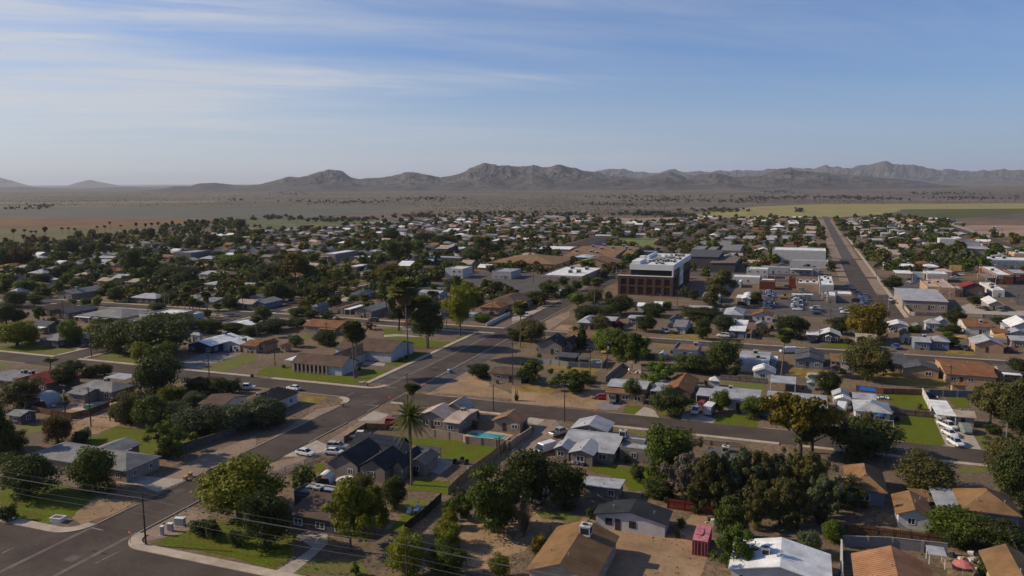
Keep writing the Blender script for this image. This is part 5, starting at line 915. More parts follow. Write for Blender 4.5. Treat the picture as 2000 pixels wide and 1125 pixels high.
for a_, b_, c_ in (((865, 462), (1122, 472), (1200, 405)), ((1142, 466), (1395, 476), (1462, 400)), ((800, 535), (985, 540), (1040, 485)), ((1050, 540), (1180, 545), (1222, 495))):
    H(None, 'gw', [('cov', 'D5', a_, b_, c_, 4.5, 0, 'gr')], name='solar_canopy', cat='canopy', group='solar canopies beyond the museum hall', desc='grey solar canopy')
H('grey long gable hall behind the dark hedge', 'gw', [('gx', 'D5', (1260, 550), (1560, 560), (1640, 465), 4.0, 2.0, 'gr')]); H('blue grey flat building left of the brick office roof', 'bl', [('flat', 'D4', (1950, 572), (2260, 575), 12., 6.0, 0, 'lg')])
H('white cube block on a low grey building', 'wb', [('flat', 'D7', (690, 372), (948, 374), 14., 9., 0, 'wh'), ('flat', 'D7', (945, 412), (1315, 420), 20., 6., 0, 'kw'), ('flat', 'D7', (440, 440), (690, 445), 10., 4., 0, 'gr')], 'the white cube block', name='shop', cat='shop', win=False)
H('grey low building with white fin sign wall', 'tw', [('gx', 'D7', (1060, 528), (1470, 532), (1430, 492), 4.5, .6, 'lg')], 'the low building with white fin', name='shop', cat='shop')
H('long white sided store with blue grey front', 'bg', [('flat', 'D7', (1452, 702), (2140, 715), (1366, 645), 6., 0, 'wh')], 'the long white store', name='shop', cat='shop', ac=[(0, .2, .5, 2.4), (0, .45, .5, 2.4)])
H('small white fronted box store', 'gw', [('flat', 'D7', (1150, 768), (1372, 776), 6., 4., 0, 'wh')], name='shop', cat='shop', win=False); H('tan building with pale roof at right edge', 'pe', [('flat', 'D7', (1850, 600), (2120, 606), (1720, 568), 4.6, 0, 'wh')], name='shop', cat='shop', ac=[(0, .3, .5, 2.2)])
H('orange brick corner shop with white roof at right edge', 'rbk', [('flat', 'D7', (1588, 940), (1835, 945), (1450, 800), 5.4, 0, 'wh'), ('flat', 'D7', (1838, 915), (2120, 922), (1690, 840), 5.2, 0, 'lg')], 'the orange brick corner shop', name='shop', cat='shop', ac=[(0, .3, .5, 1.8)])
H('white flat roofed building with white parapet corner', 'gw', [('flat', 'D7', (492, 920), (808, 924), (470, 868), 5., 0, 'wh')], 'the white flat roofed building', name='shop', cat='shop'); H('white fuel station canopy', 'wb', [('cov', 'D7', (-5, 905), (268, 914), (262, 868), 5.0, 0, 'wh'), ('flat', 'D7', (262, 908), (455, 918), 7., 4.6, 0, 'lg')], 'the white fuel canopy', name='fuel_station', cat='fuel station')
H('grey canopy beside the orange brick corner shop', 'pe', [('cov', 'D7', (1400, 978), (1570, 985), (1500, 915), 3.8, 0, 'gr')], name='canopy', cat='canopy')
H('grey store with red awnings beside far road', 'gr', [('flat', 'D1', (704, 582), (985, 590), (1102, 547), 7., 0, 'lg')], 'the grey store with red awnings', name='shop', cat='shop', win=False)
H('white roofed tan store with pale fuel canopy', 'tw', [('flat', 'D2', (1005, 604), (1240, 610), (1565, 552), 6.2, 0, 'wh'), ('cov', 'D2', (975, 648), (1120, 652), (1135, 615), 4.4, 0, 'st')], 'the white roofed tan store', name='shop', cat='shop', win=False)
H('flat white roofed shop in front of blue store', 'bw', [('flat', 'D2', (1215, 822), (1345, 826), (1400, 800), 3.6, 0, 'wh'), ('flat', 'D2', (1375, 806), (1590, 810), (1702, 766), 4.4, 0, 'wh')], 'the flat white roofed shop', name='shop', cat='shop')
H('low white edged building left of gold topped tree', 'kw', [('flat', 'D2', (60, 772), (130, 778), (380, 728), 4., 0, 'wh')], name='shop', cat='shop', win=False)
H('store with deep blue fascia beside its parking', 'kw', [('flat', 'D2', (1440, 655), (1790, 662), 14., 5., 0, 'wb'), ('flat', 'D2', (1436, 660), (1795, 668), 1.2, 4.9, 0, 'bl')], 'the blue fascia store', name='shop', cat='shop', win=False)
H('strip shop with light blue awning roof', 'kw', [('flat', 'D3', (440, 660), (1240, 668), 14., 4.6, 0, 'lg'), ('sn', 'D3', (250, 715), (430, 722), 5., 3.6, 1.2, 'bl'), ('sn', 'D3', (520, 725), (900, 712), 5., 3.6, 1.0, 'lb')], 'the light blue awning shop', name='shop', cat='shop', win=False)
H('two storey grey block behind the blue awning shop', 'kw', [('gx', 'D3', (800, 522), (985, 530), (1012, 490), 6.2, 1.2, 'tw')], name='block', cat='building'); H('white roofed house right of two storey grey block', 'pe', [('gx', 'D3', (1012, 532), (1190, 538), (1212, 498), 4., 1., 'wh')])
H('white stucco mission style shop by the parking lot', 'wb', [('flat', 'D3', (955, 835), (1230, 845), (1382, 805), 6., 0, 'wb')], 'the white stucco shop', name='shop', cat='shop'); H('pale grey block right of the white stucco shop', 'gw', [('flat', 'D3', (1680, 882), (1990, 890), (2020, 838), 4.6, 0, 'lg')], 'the pale grey block', name='shop', cat='shop')
H('grey white gable house with white walls in far row', 'wb', [('gx', 'D1', (1085, 922), (1400, 935), (1455, 872), 3., 1.2, 'lg')], 'the far white walled house'); H('brown gable house joined beside the white walled house', 'pe', [('gx', 'D1', (1370, 945), (1600, 955), (1640, 890), 3., 1.4, 'bn'), ('gy', 'D1', (1630, 925), (1790, 930), 9., 3., 1.4, 'ru')], 'the far brown gable house')
H('rust roofed bungalow behind the tall palm trunk', 'pe', [('gx', 'D0', (1610, 862), (1860, 872), (1900, 825), 2.8, .9, 'ru')], 'the far rust bungalow'); H('grey hip house with dark car outside', 'bw', [('gx', 'D0', (690, 835), (960, 840), (985, 785), 2.8, 1.2, 'gr')], 'the far grey hip house')
# ------------------------------------------------------------------ trees seen one by one: tile kind colour x y(base) width height [lean]
TT = '''
Z1 d d 230 470 390 320
Z1 d g 745 440 375 330
Z2 r y -130 620 640 450
Z2 d d 75 870 360 420
Z2 e y 740 910 420 540
Z2 e y 930 780 230 370
Z2 d o 820 440 190 140
Z2 d d 1090 575 215 250
Z2 m g 1600 650 240 230
Z2 r g 1850 760 460 470
Z2 m b 1960 700 300 380
Z2 r y 1520 720 130 145
Z2 r y 1510 870 230 190
Z2 r y 1190 1110 300 320
Z2 r g 1490 1110 300 290
Z2 b d 370 405 210 150
Z2 b g 780 1095 70 90
Z2 r y 1900 1110 170 190
Z1 b d 60 670 155 120
Z1 b d 1570 775 180 115
Z1 b d 1660 820 115 165
Z1 b d 1840 862 115 115
Z3 w w 95 790 190 290
Z3 d d 130 525 390 400
Z3 d d 410 560 300 330
Z3 b k 210 915 140 130
Z3 r y 300 1100 210 130
Z3 r y 490 1120 240 210
Z7 r g 1210 1125 340 385
Z7 r g 1330 1000 190 220
Z3 r d 980 372 130 140
Z3 d d 1110 490 220 160
Z3 m r 1215 510 160 140
Z3 m w 1330 470 260 320
Z3 m o 1540 560 340 500
Z3 m b 1660 560 260 420
Z3 m b 1790 510 380 370
Z3 m o 1880 600 300 340
Z3 m o 1470 600 240 260
Z3 e g 1700 820 260 330
Z3 m l 1755 1075 400 400
Z3 m o 1900 720 240 290
Z3 m o 1960 520 260 380
Z4 m b 60 420 220 330
Z4 m o 200 420 230 300
Z4 m o 340 520 280 380
Z4 m b 430 640 300 390
Z4 r d 620 580 250 260
Z4 r r 410 700 130 130
Z4 d g 500 830 190 160
Z4 d b 315 930 185 170
Z4 m o 90 700 300 360
Z4 m o 230 720 260 330
Z8 k k 250 985 500 500
Z8 k d 340 940 420 330
Z8 d d 720 975 510 300
Z8 m o 770 940 260 320
Z4 d o 1235 440 420 270
Z4 d d 1900 510 340 400
Z4 d g 1470 810 420 230
Z4 d d 1800 900 390 240
Z4 d d 1450 870 250 150
Z4 r d 1850 1130 360 150
Z4 b d 1690 1110 120 110
Z8 d d 480 480 190 180
Z8 r o 770 375 320 350
Z8 m o 900 330 170 150
Z8 k o 1730 730 300 340
Z8 d o 1900 760 330 390
Z8 d d 1960 800 220 300
Z8 r d 1970 360 200 160
Z4 m d 1860 120 260 130
Z4 d o 1870 290 300 260
Z8 b d 1760 790 130 70
Z5 d d 500 430 185 170
Z5 d o 170 580 300 215
Z5 d d 545 335 195 120
Z5 b o 700 345 140 95
Z5 r o 820 335 140 100
Z5 d d 1215 495 365 320
Z5 d y 1110 235 160 165
Z5 r l 1295 250 240 190
Z5 d d 960 160 330 250
Z5 d d 1240 165 470 270
Z5 d d 1550 480 210 135
Z5 d d 1700 480 220 135
Z5 b d 1820 470 135 110
Z5 d y 1340 555 205 145
Z5 r b 1520 595 165 130
Z5 m r 1010 650 220 215
Z5 d o 905 695 110 145
Z5 d o 1000 705 200 190
Z5 d g 1180 745 260 250
Z5 d b 1350 650 190 110
Z5 d b 1420 750 260 175
Z5 d b 1600 785 340 200
Z5 d b 1820 770 320 190
Z5 d b 1980 710 280 150
Z6 d b 60 735 310 220
Z5 d b 1500 795 260 180
Z5 d d 1710 790 260 190
Z5 d b 1900 750 260 180
Z5 d d 2080 720 240 190
Z6 d d 160 700 200 170
Z5 d d 1260 770 220 200
Z5 d o 1080 690 230 240
Z6 d d 170 570 140 140
Z5 m g 1335 970 300 310
Z5 d r 450 870 205 230
Z5 b d 640 850 160 95
Z5 c d 10 1010 190 480
Z5 d d 110 960 190 200
Z5 d d 60 900 170 200
E0 d y 270 1085 580 380
E0 d d 470 1030 260 240
E0 d g 1090 1080 380 420
E0 r y 1500 1010 330 320
E0 d d 1760 1140 560 430
E0 d d 1980 1000 330 300
E0 d d 100 740 300 330
E0 d d 300 720 260 200
E0 m g 610 690 220 260
E0 b y 810 700 160 70
E0 d d 1650 740 330 110
E0 b y 1140 440 150 95
E0 d g 1350 455 170 125
E0 r y 1515 465 165 180
E0 d d 700 340 260 180
E0 d g 540 420 260 140
E0 d d 240 480 340 260
E0 r g 400 280 330 240
E0 d d 640 170 320 220
E0 d d 1230 170 300 160
E0 d d 90 230 300 200
E0 d d 1800 400 240 240
E1 d d 120 290 340 190
E1 d d 260 90 180 80
E1 d d 820 150 300 200
E1 d d 960 230 240 160
E1 r d 700 440 230 180
E1 r d 1580 525 250 230
E1 r d 1240 645 160 140
E1 d o 450 520 320 100
E1 d d 1700 500 160 90
E1 d d 1890 300 260 150
E1 d r 1600 150 160 150
E1 d d 600 870 900 300
E1 d d 1300 880 320 220
E1 d g 1210 800 300 130
E1 d d 1640 880 340 160
E1 d d 1900 920 320 160
E1 d o 1140 210 160 110
E2 d d 300 400 380 340
E2 d d 520 380 220 200
E2 r d 810 320 160 160
E2 d d 1010 280 240 190
E2 r g 760 210 150 210
E2 d k 750 470 260 110
E2 d y 750 580 260 110
E2 d d 640 620 240 130
E2 d d 860 650 240 120
E2 m g 1130 675 280 130
E2 d d 120 720 270 260
E2 d d 250 860 560 190
E2 d d 640 800 300 160
E2 d b 620 1100 220 190
E2 d d 1110 1070 420 220
E2 m r 1780 830 160 140
E2 r r 1160 420 100 65
E2 d g 1230 440 140 50
E3 t d 230 845 560 690 .05
E3 t d 690 1115 500 780
E3 t y 1190 925 470 860
E3 t y 1330 600 300 420
D2 t k 615 1035 460 450
D2 d g 850 1020 300 240
D2 d y 1230 1010 250 180
D2 r g 880 745 170 170
D2 d d 120 1000 330 250
D2 d d 300 1000 260 200
D1 d d 70 970 330 460
D1 r g 1700 860 520 260
D1 r g 1960 960 220 180
D1 d g 300 960 260 150
D1 d d 640 1000 380 190
D1 d d 900 1060 420 250
D1 d d 900 840 260 130
D1 d d 720 560 320 170
D1 d d 1000 540 250 200
D1 d d 1280 450 240 160
D1 d d 1700 470 330 150
D1 d d 1400 700 220 140
D1 d d 1750 240 180 180
D1 d d 360 380 160 180
D0 d d 1080 650 360 290
D0 e y 1580 690 170 290
D0 e d 1680 630 180 320
D0 e d 720 650 160 220
D0 d k 520 660 260 150
D0 d r 300 820 420 330
D0 d d 100 820 330 330
D0 d d 1450 620 300 200
D0 d d 480 910 210 130
D0 d d 1080 900 330 170
D0 d d 1350 950 330 180
D0 d d 1520 900 260 150
D3 t g 130 760 300 380
D3 t g 330 700 240 320
D3 d g 540 620 250 230
D3 d d 1380 790 320 280
D3 d g 1520 630 280 300
D3 d d 1700 580 220 140
D3 d d 900 460 260 150
D3 d o 1080 450 260 140
D3 d d 600 420 330 150
D3 d d 100 400 280 200
D3 t k 100 1100 420 330
D3 t d 330 1090 300 260
E3 m g 1060 490 340 180
E3 d d 830 330 200 90
E3 r g 1090 680 170 100
E3 d g 1540 710 260 120
E3 d d 1050 220 230 190
E3 r d 390 125 120 110
E3 r d 610 130 130 100
E3 r d 870 60 120 80
E3 d d 780 200 140 80
E3 d d 1600 260 170 220
E3 d d 1800 210 130 140
E3 m o 1850 540 130 130
E3 d k 1660 120 90 60
E4 r d 560 320 330 260
E4 d d 400 420 330 200
E4 d g 190 420 260 150
E4 r d 800 150 170 150
E4 r d 1010 230 170 170
E4 r d 1170 140 170 170
E4 d o 1290 430 260 240
E4 d b 1500 400 130 170
E4 d d 1690 590 420 300
E4 d d 1450 630 400 170
E4 d d 1150 640 420 190
E4 m b 1050 690 130 140
E4 d o 1400 840 330 230
E4 m o 980 860 130 110
E4 d o 300 1010 460 330
E4 d o 60 1000 260 180
E4 c d 1090 1120 180 380
E4 d l 1420 1180 340 350
E4 d l 1880 1230 400 330
E4 d g 1690 1140 300 260
Z7 d g 800 190 220 230
Z7 m g 960 260 270 260
Z7 m g 150 400 250 230
Z7 m g 460 460 300 190
Z7 b d 590 390 130 55
Z7 m l 1150 420 330 230
Z7 d d 1390 300 260 130
Z7 d d 1650 300 250 240
Z7 d d 930 540 140 185
Z7 r d 1240 640 300 220
Z7 d g 1640 615 140 160
Z7 d g 1890 660 240 160
Z7 d o 1545 320 160 80
Z7 r d 1740 345 95 95
Z6 r d 1745 350 170 110
Z6 h d 400 300 270 50
E5 d d 950 680 620 200
E5 r g 970 980 250 340
E5 d b 1310 870 340 270
E5 b d 545 905 90 55
E5 b g 800 880 120 80
E5 e o 1270 460 480 560
E5 d o 1080 470 260 230
E5 d d 840 360 190 160
E5 m b 690 330 160 190
E5 d g 430 520 130 130
E5 d d 200 620 420 210
E5 d d 90 860 320 260
E5 d d 1810 430 190 200
E5 d g 1160 560 120 70
E5 m o 1950 930 200 160
E5 d d 1480 870 160 130
E6 r d 350 960 420 360
E6 d b 540 870 220 200
E6 r d 1150 900 420 300
E6 r k 1530 990 600 580
E6 r d 1930 200 320 230
E6 m o 1520 1130 360 180
E6 d o 1260 1060 140 90
E7 r d 910 760 300 290
E7 d d 1230 420 250 120
E7 d d 1620 740 240 110
E7 d d 880 880 260 130
E7 d g 800 960 160 110
E7 d d 880 1100 220 170
E7 d g 290 870 200 110
E7 d g 740 860 200 70
'''
def gtree(line):
    f = line.split(); tile, kind, col = f[:3]; x, y, w, h = map(float, f[3:7]); p = at(tile, x, y); m = mpp(p, tile)
    d = math.hypot(p[0], p[1]); el = math.atan(CAM_H / d)
    tree(kind, p, max(.6, w * m), max(.5, h * m / math.cos(el) * .94), col, lean=float(f[7]) if len(f) > 7 else 0)
for ln in TT.strip().splitlines(): gtree(ln)
# palms: tile x y(base) height-in-pixels [lean]
PP = '''
Z6 770 355 400 -.11
Z6 785 355 370 .08
Z6 1190 190 560
E3 372 1125 740
E3 668 1125 760
E3 45 640 480
E3 770 560 310
E3 800 470 220
E3 1690 300 210
Z6 1240 610 185
E4 125 1100 640
E4 1285 460 400
E4 1345 400 340
Z8 105 330 330
Z6 8 30 150
E1 575 455 310
E1 645 470 330
E1 805 670 300
E1 905 700 410
E1 965 530 360
E1 1030 720 350
E1 1265 680 410
E1 1140 680 280
E1 1390 620 180
E1 1810 540 350
E1 1415 600 110
E2 1690 640 330
Z5 390 290 80
D0 210 420 190
D0 720 390 190
D0 690 380 170
D0 390 330 100
D0 500 330 80
D0 560 330 80
D0 980 290 90
D0 1080 280 80
D0 1180 300 90
D0 1650 280 110
D0 1520 260 80
D0 1730 210 100
D0 1890 230 70
D0 90 560 190
D0 380 490 170
D0 1800 930 230
D1 130 270 140
D1 270 260 120
D1 370 250 120
D1 480 240 120
D1 590 260 130
D1 700 220 120
D1 900 220 110
D1 1010 220 130
D1 1100 220 140
D1 1190 310 220
D1 1280 200 100
D1 1400 300 230
D1 1340 200 100
D1 1540 980 220
D1 1450 210 100
D3 1160 590 260
D3 1120 600 120
D3 1600 640 280
D3 560 890 90
D5 100 310 160
D5 200 320 120
D5 430 310 130
D5 350 270 120
D6 350 430 230
D6 1960 620 180
D6 1900 620 170
D4 1570 330 140
D2 1830 780 140
D0 1990 1000 120
D2 540 130 60
D2 505 120 60
'''
for ln in PP.strip().splitlines():
    f = ln.split(); p = at(f[0], float(f[1]), float(f[2])); m = mpp(p, f[0]); h = float(f[3]) * m / math.cos(math.atan(CAM_H / math.hypot(p[0], p[1])))
    palm(p, h, lean=float(f[4]) if len(f) > 4 else 0, s=1.35)
pd = at('Z6', 1215, 1190)      # the tall date palm
t = thing('date_palm', 'palm tree', (pd[0], pd[1], 0), 'tall date palm with feathery crown beside the charcoal gabled house', lm='the tall date palm', top=11)
hd = 585 * mpp(pd, 'Z6') / math.cos(math.atan(60 / math.hypot(*pd[:2])))
ob('trunk', DATE[0], t, sc=(hd * .62, hd * .62, hd)); ob('crown', DATE[1], t, sc=(hd * .86, hd * .86, hd))
p = at('Z7', 35, 530); t = thing('cactus', 'cactus', (p[0], p[1], 0), 'tall clustered cactus on the bare dirt by the street', lm='the clustered cactus', top=2)
b = MB()
for i in range(9): a = i * 2.4; r_ = .2 + .12 * (i % 4); b.tube([(r_ * .4 * math.cos(a), r_ * .4 * math.sin(a), -.02), (r_ * math.cos(a), r_ * math.sin(a), .8), (r_ * 1.15 * math.cos(a), r_ * 1.15 * math.sin(a), 2.3 + .9 * math.sin(i * 1.7))], [.17, .17, .08], 7)
part('stem', b, t, mat('cactus_skin', (.045, .065, .03), .8, .2, 3))
p = at('E4', 1660, 830); tree('d', p, 220 * mpp(p, 'E4'), 130 * mpp(p, 'E4'), 'm', 'magenta bougainvillea beside the pale grey roofed house', 'the magenta bougainvillea')
# ------------------------------------------------------------------ the brick office block
def office():
    x0, x1 = at('Y3', 825, 700)[0], at('Y3', 1255, 718)[0]; y0 = (at('Y3', 825, 700)[1] + at('Y3', 1255, 718)[1]) / 2; zt = 16.3
    y1 = at('Y3', 1420, 388, zt)[1]; xb = at('Y3', 888, 480, zt)[0]; cx, c_y = (x0 + x1) / 2, (y0 + y1) / 2
    BOXES.append((x0 - 2, x1 + 2, y0 - 2, y1 + 2)); W, D = x1 - x0, y1 - y0; h = W / 2; d = D / 2
    t = thing('office_building', 'building', (cx, c_y, 0), 'dark brick office block with glass storey and bright white roof', lm='the brick office block', top=10)
    brick = mat('dark_brick', PAL['bk'], .9, .16, .8, .12, 6., .3); white = mat('white_cladding', (.66, .65, .62), .6, .05, .6)
    zb = 10.2; n = 6; pw = 1.5; bay = (W - pw) / n
    b = MB(); b.box(-h + .5, h - .5, -d + .5, d - .5, -.05, zb - .1)
    b.box(-h, h, -d, -d + .5, zb - 1.35, zb); b.box(-h, h, -d + .02, -d + .49, 4.6, 5.5); b.box(-h, h, -d + .02, -d + .49, -.05, .6)
    b.box(h - .5, h, -d + .502, d, zb - 1.2, zb); b.box(h - .5, h - .02, -d + .502, d, 4.6, 5.4); b.box(-h, -h + .5, -d + .502, d, -.05, zb)
    part('brick_wall', b, t, brick)
    for i in range(n + 1):
        c = MB(); c.box(-h + i * bay, -h + i * bay + pw, -d - .06, -d + .45, -.05, zb - 1.36); part('brick_column', c, t, brick)
    wp = MB(); wp.box(-.5, .5, -.04, .0, -.5, .5); wm = wp.mesh('window', M_glass); mb_ = MB(); mb_.box(-.5, .5, -.05, .05, -.02, .02); mb_.box(-.012, .012, -.05, .05, -.5, .5); mm = mb_.mesh('mullion', M_dark)
    for i in range(n):
        for z0, z1 in ((.6, 4.6), (5.5, zb - 1.35)):
            w = ob('window', wm, t, (-h + i * bay + pw + (bay - pw) / 2, -d + .495, (z0 + z1) / 2), 0, (bay - pw, 1, z1 - z0)); ob('mullion', mm, w)
    ns = 12; sb = D / ns
    for i in range(ns):
        c = MB(); c.box(h - .45, h + .05, -d + .5 + i * sb, -d + .5 + i * sb + sb * .35, -.05, zb - 1.21)
        if not 4 <= i <= 5: part('brick_column', c, t, brick)
        for z0, z1 in ((.6, 4.6), (5.4, 9.0)):
            if 4 <= i <= 5 and z0 > 1: continue
            w = ob('window', wm, t, (h - .495, -d + .5 + i * sb + sb * .68, (z0 + z1) / 2), R(90), (sb * .65, 1, z1 - z0)); ob('mullion', mm, w)
    xl = xb - cx
    g = MB(); g.box(xl + .6, h - .8, -d + 1.4, d - 1, zb - .09, zt - 2.6); part('glass_storey', g, t, M_glass)
    for i in range(14):
        x = xl + .6 + (h - 1.4 - xl) * i / 13; c = MB(); c.box(x - .05, x + .05, -d + 1.3, -d + 1.39, zb, zt - 2.6); part('mullion', c, t, M_dark)
    s = MB(); s.box(-h - .15, h + .1, -d - .2, -d + 1.2, zb + .002, zb + .35); part('terrace_ledge', s, t, white)
    for i in range(3):
        f = MB(); f.box(-h + .1, -h + .2, -d + 1.5 + i * 3, -d + 3.9 + i * 3, zb + .36, zb + 1.6); part('terrace_screen', f, t, wmat('pe'))
    w = MB(); zw = zt - 2.7
    w.box(xl, h + .12, -d + .3, -d + .7, zw, zt + .2); w.box(h - .28, h + .12, -d + .702, d, zw, zt + .2); w.box(xl, h + .12, d + .002, d + .4, zw, zt + .2); w.box(xl, xl + .4, -d + .702, d, zw, zt + .2)
    w.box(xl + .4, h - .28, -d + .7, d, zt - .6, zt - .3); w.box(h - .6, h + .11, -d + .3, -d + 1.1, zb + .36, zw - .002); part('white_storey', w, t, white)
    u = MB(); u.box(h - .3, h + .35, -d + .5 + 3.9 * sb, -d + .5 + 6.1 * sb, 3.2, zw + .6); part('white_bay', u, t, white)
    for z in (5.6, 11.0):
        for k in (4.35, 5.35): o = ob('window', wm, t, (h + .355, -d + .5 + k * sb, z + 1), R(90), (1.5, 1, 3.0)); ob('mullion', mm, o)
    up = MB(); up.box(h - .5, h + .02, -d + 1.3, d - .2, zb + .02, zw - .003); part('upper_side_wall', up, t, brick)
    for i in range(ns):
        if 4 <= i <= 6: continue
        o = ob('window', wm, t, (h + .025, -d + .9 + (i + .5) * sb, zb + 1.9), R(90), (sb * .6, 1, 2.6)); ob('mullion', mm, o)
    rnd = random.Random(3)
    for i in range(58):
        fx, fy = rnd.uniform(.32, .93), rnd.uniform(.12, .92)
        if fx - fy > .62 or fy - fx > .38: continue
        a = ob('cooler_unit', AC_B, t, (xl + (h - xl) * fx, -d + D * fy, zt - .32), rnd.choice((0, 0, .3)), (rnd.uniform(1.0, 2.0), rnd.uniform(1.0, 1.9), rnd.uniform(.9, 1.5))); ob('grille', AC_G, a)
    for k, (ya, yb) in enumerate(((.05, .30), (.36, .44), (.52, .93))):
        q = MB(); q.tube([(xl + 3.2, -d + D * ya, zt + .5), (xl + 3.2, -d + D * yb, zt + .5)], [1.0, 1.0], 10) if k == 2 else q.box(xl + .5, xl + 5.0 - 1.6 * k, -d + D * ya, -d + D * yb, zt - .31, zt + 1.6 + .6 * k); part('rooftop_duct' if k == 2 else 'stair_penthouse', q, t, white)
office()
# church columns between dark windows on its low front block, plus lettering on the end wall
k_, X0, X1, Y0, Y1, Z_, RS_, _r = CHe[0]; cx, c_y = CH.location.x, CH.location.y
for i in range(9):
    x = X0 + 1.2 + (X1 - X0) * .64 * i / 8; b = MB(); b.box(x - cx - .28, x - cx + .28, Y0 - c_y - .05, Y0 - c_y + .46, -.05, Z_ - .22); part('front_panel', b, CH, wmat('pt'))
    if i < 8: window(CH, x - cx + (X1 - X0) * .04, Y0 - c_y + .4, 1.55, (X1 - X0) * .056, 1.9, 0, True)
def words(parent, s, size, loc, rz, m, name='lettering'):
    cu = bpy.data.curves.new('lettering', 'FONT'); cu.body = s; cu.size = size; cu.extrude = .01; cu.align_x = 'CENTER'; cu.align_y = 'CENTER'
    o = bpy.data.objects.new('t', cu); me = bpy.data.meshes.new_from_object(o); bpy.data.objects.remove(o); me.materials.append(m)
    q = ob(name, me, parent, loc); q.rotation_euler = (R(90), 0, rz); return q
# solar panels laid on roof slopes
M_sol = mat('solar_cell', (.012, .014, .022), .25, .1, 2, spec=.6)
sp = MB(); sp.box(-.49, .49, -.82, .82, .05, .09); SOL = sp.mesh('solar_panel', M_sol)
def solar(t, e, u0, u1, v0, v1, nx, ny, side=-1):
    kind, x0, x1, y0, y1, z, rise, rc = e; c = t.location
    for i in range(nx):
        for j in range(ny):
            u, v = u0 + (u1 - u0) * (i + .5) / nx, v0 + (v1 - v0) * (j + .5) / ny
            if kind == 'gx': x, y = x0 + (x1 - x0) * u, y0 + (y1 - y0) / 2 * v; o = ob('solar_panel', SOL, t, (x - c.x, y - c.y, z + rise * v)); o.rotation_euler = (math.atan(rise / ((y1 - y0) / 2)), 0, 0); o.scale = ((x1 - x0) * (u1 - u0) / nx, (y1 - y0) / 2 * (v1 - v0) / ny / 1.7, 1)
            else: x, y = x0 + (x1 - x0) / 2 * v, y0 + (y1 - y0) * u; o = ob('solar_panel', SOL, t, (x - c.x, y - c.y, z + rise * v)); o.rotation_euler = (0, -math.atan(rise / ((x1 - x0) / 2)), 0); o.scale = ((x1 - x0) / 2 * (v1 - v0) / ny, (y1 - y0) * (u1 - u0) / nx / 1.7, 1)
solar(H3, H3e[0], .3, .95, .3, .95, 6, 2)
for q in THINGS:
    if q['lm'] == 'the charcoal solar house': sh = q['o']
    if q['lm'] == 'the grey solar house': sg_ = q['o']
# ------------------------------------------------------------------ poles and wires
def pole(tile, x, y, hp, kind='utility', label=None, lm=None, arm=1, tr=False, p=None, h=None, light=False):
    if p is None: p = at(tile, x, y)
    if h is None: h = hp * mpp(p, tile) / math.cos(math.atan(CAM_H / math.hypot(p[0], p[1])))
    n = 'street_lamp' if kind == 'lamp' else 'utility_pole'; m = M_metal if kind == 'lamp' else M_wood; r = .13 if kind != 'lamp' else .09
    t = thing(n, n.replace('_', ' '), (p[0], p[1], 0), label, 'street lamps' if kind == 'lamp' else 'utility poles along alleys and streets', 0, None, ('wooden utility pole' if kind != 'lamp' else 'metal street lamp') + (' with transformer' if tr else ''), lm, top=h * .8)
    b = MB(); b.tube([(0, 0, -.05), (0, 0, h)], [r * 1.25, r * .8], 8); part('pole', b, t, m)
    if kind == 'lamp':
        a = MB(); a.tube([(0, 0, h - .1), (-.5, 0, h + .35), (-1.5, 0, h + .45)], [.05, .045, .04], 6); part('arm', a, t, m); g = MB(); g.box(-2.0, -1.35, -.14, .14, h + .36, h + .48); part('lamp_head', g, t, M_metal)
    else:
        for k in range(arm):
            a = MB(); z = h - .45 - k * .9; a.box(-1.15, 1.15, -r - .12, -r, z - .06, z + .06); a.beam((-.7, -r - .06, z), (0, -r - .02, z - .6), .04, .04); a.beam((.7, -r - .06, z), (0, -r - .02, z - .6), .04, .04); c = part('crossarm', a, t, M_wood)
            for x_ in (-1.0, -.5, .5, 1.0): q = MB(); q.lathe([(.05, 0), (.06, .06), (.03, .16), (0, .17)], 6, 0, (x_, -r - .06, z + .06)); part('insulator', q, c, M_white)
        if tr: q = MB(); q.lathe([(0, 0), (.26, 0), (.28, .1), (.28, .85), (.2, .98), (0, 1.0)], 10, 0, (.32, -.1, h - 2.6)); part('transformer', q, t, M_metal)
    return p, h
mainp = at('Z1', 1140, 860)
pole('Z1', 0, 0, 0, p=mainp, h=9.3, arm=0, label='tall utility pole at the lower left corner beside the stop sign', lm='the corner utility pole')
pb_ = np.array([at('Z2', 1235, 757, 9.0)[0], mainp[1] + .2, 0])
pole('Z2', 0, 0, 0, p=pb_, h=9.0, arm=0, label='utility pole rising among trees at bottom centre left', lm='the bottom utility pole')
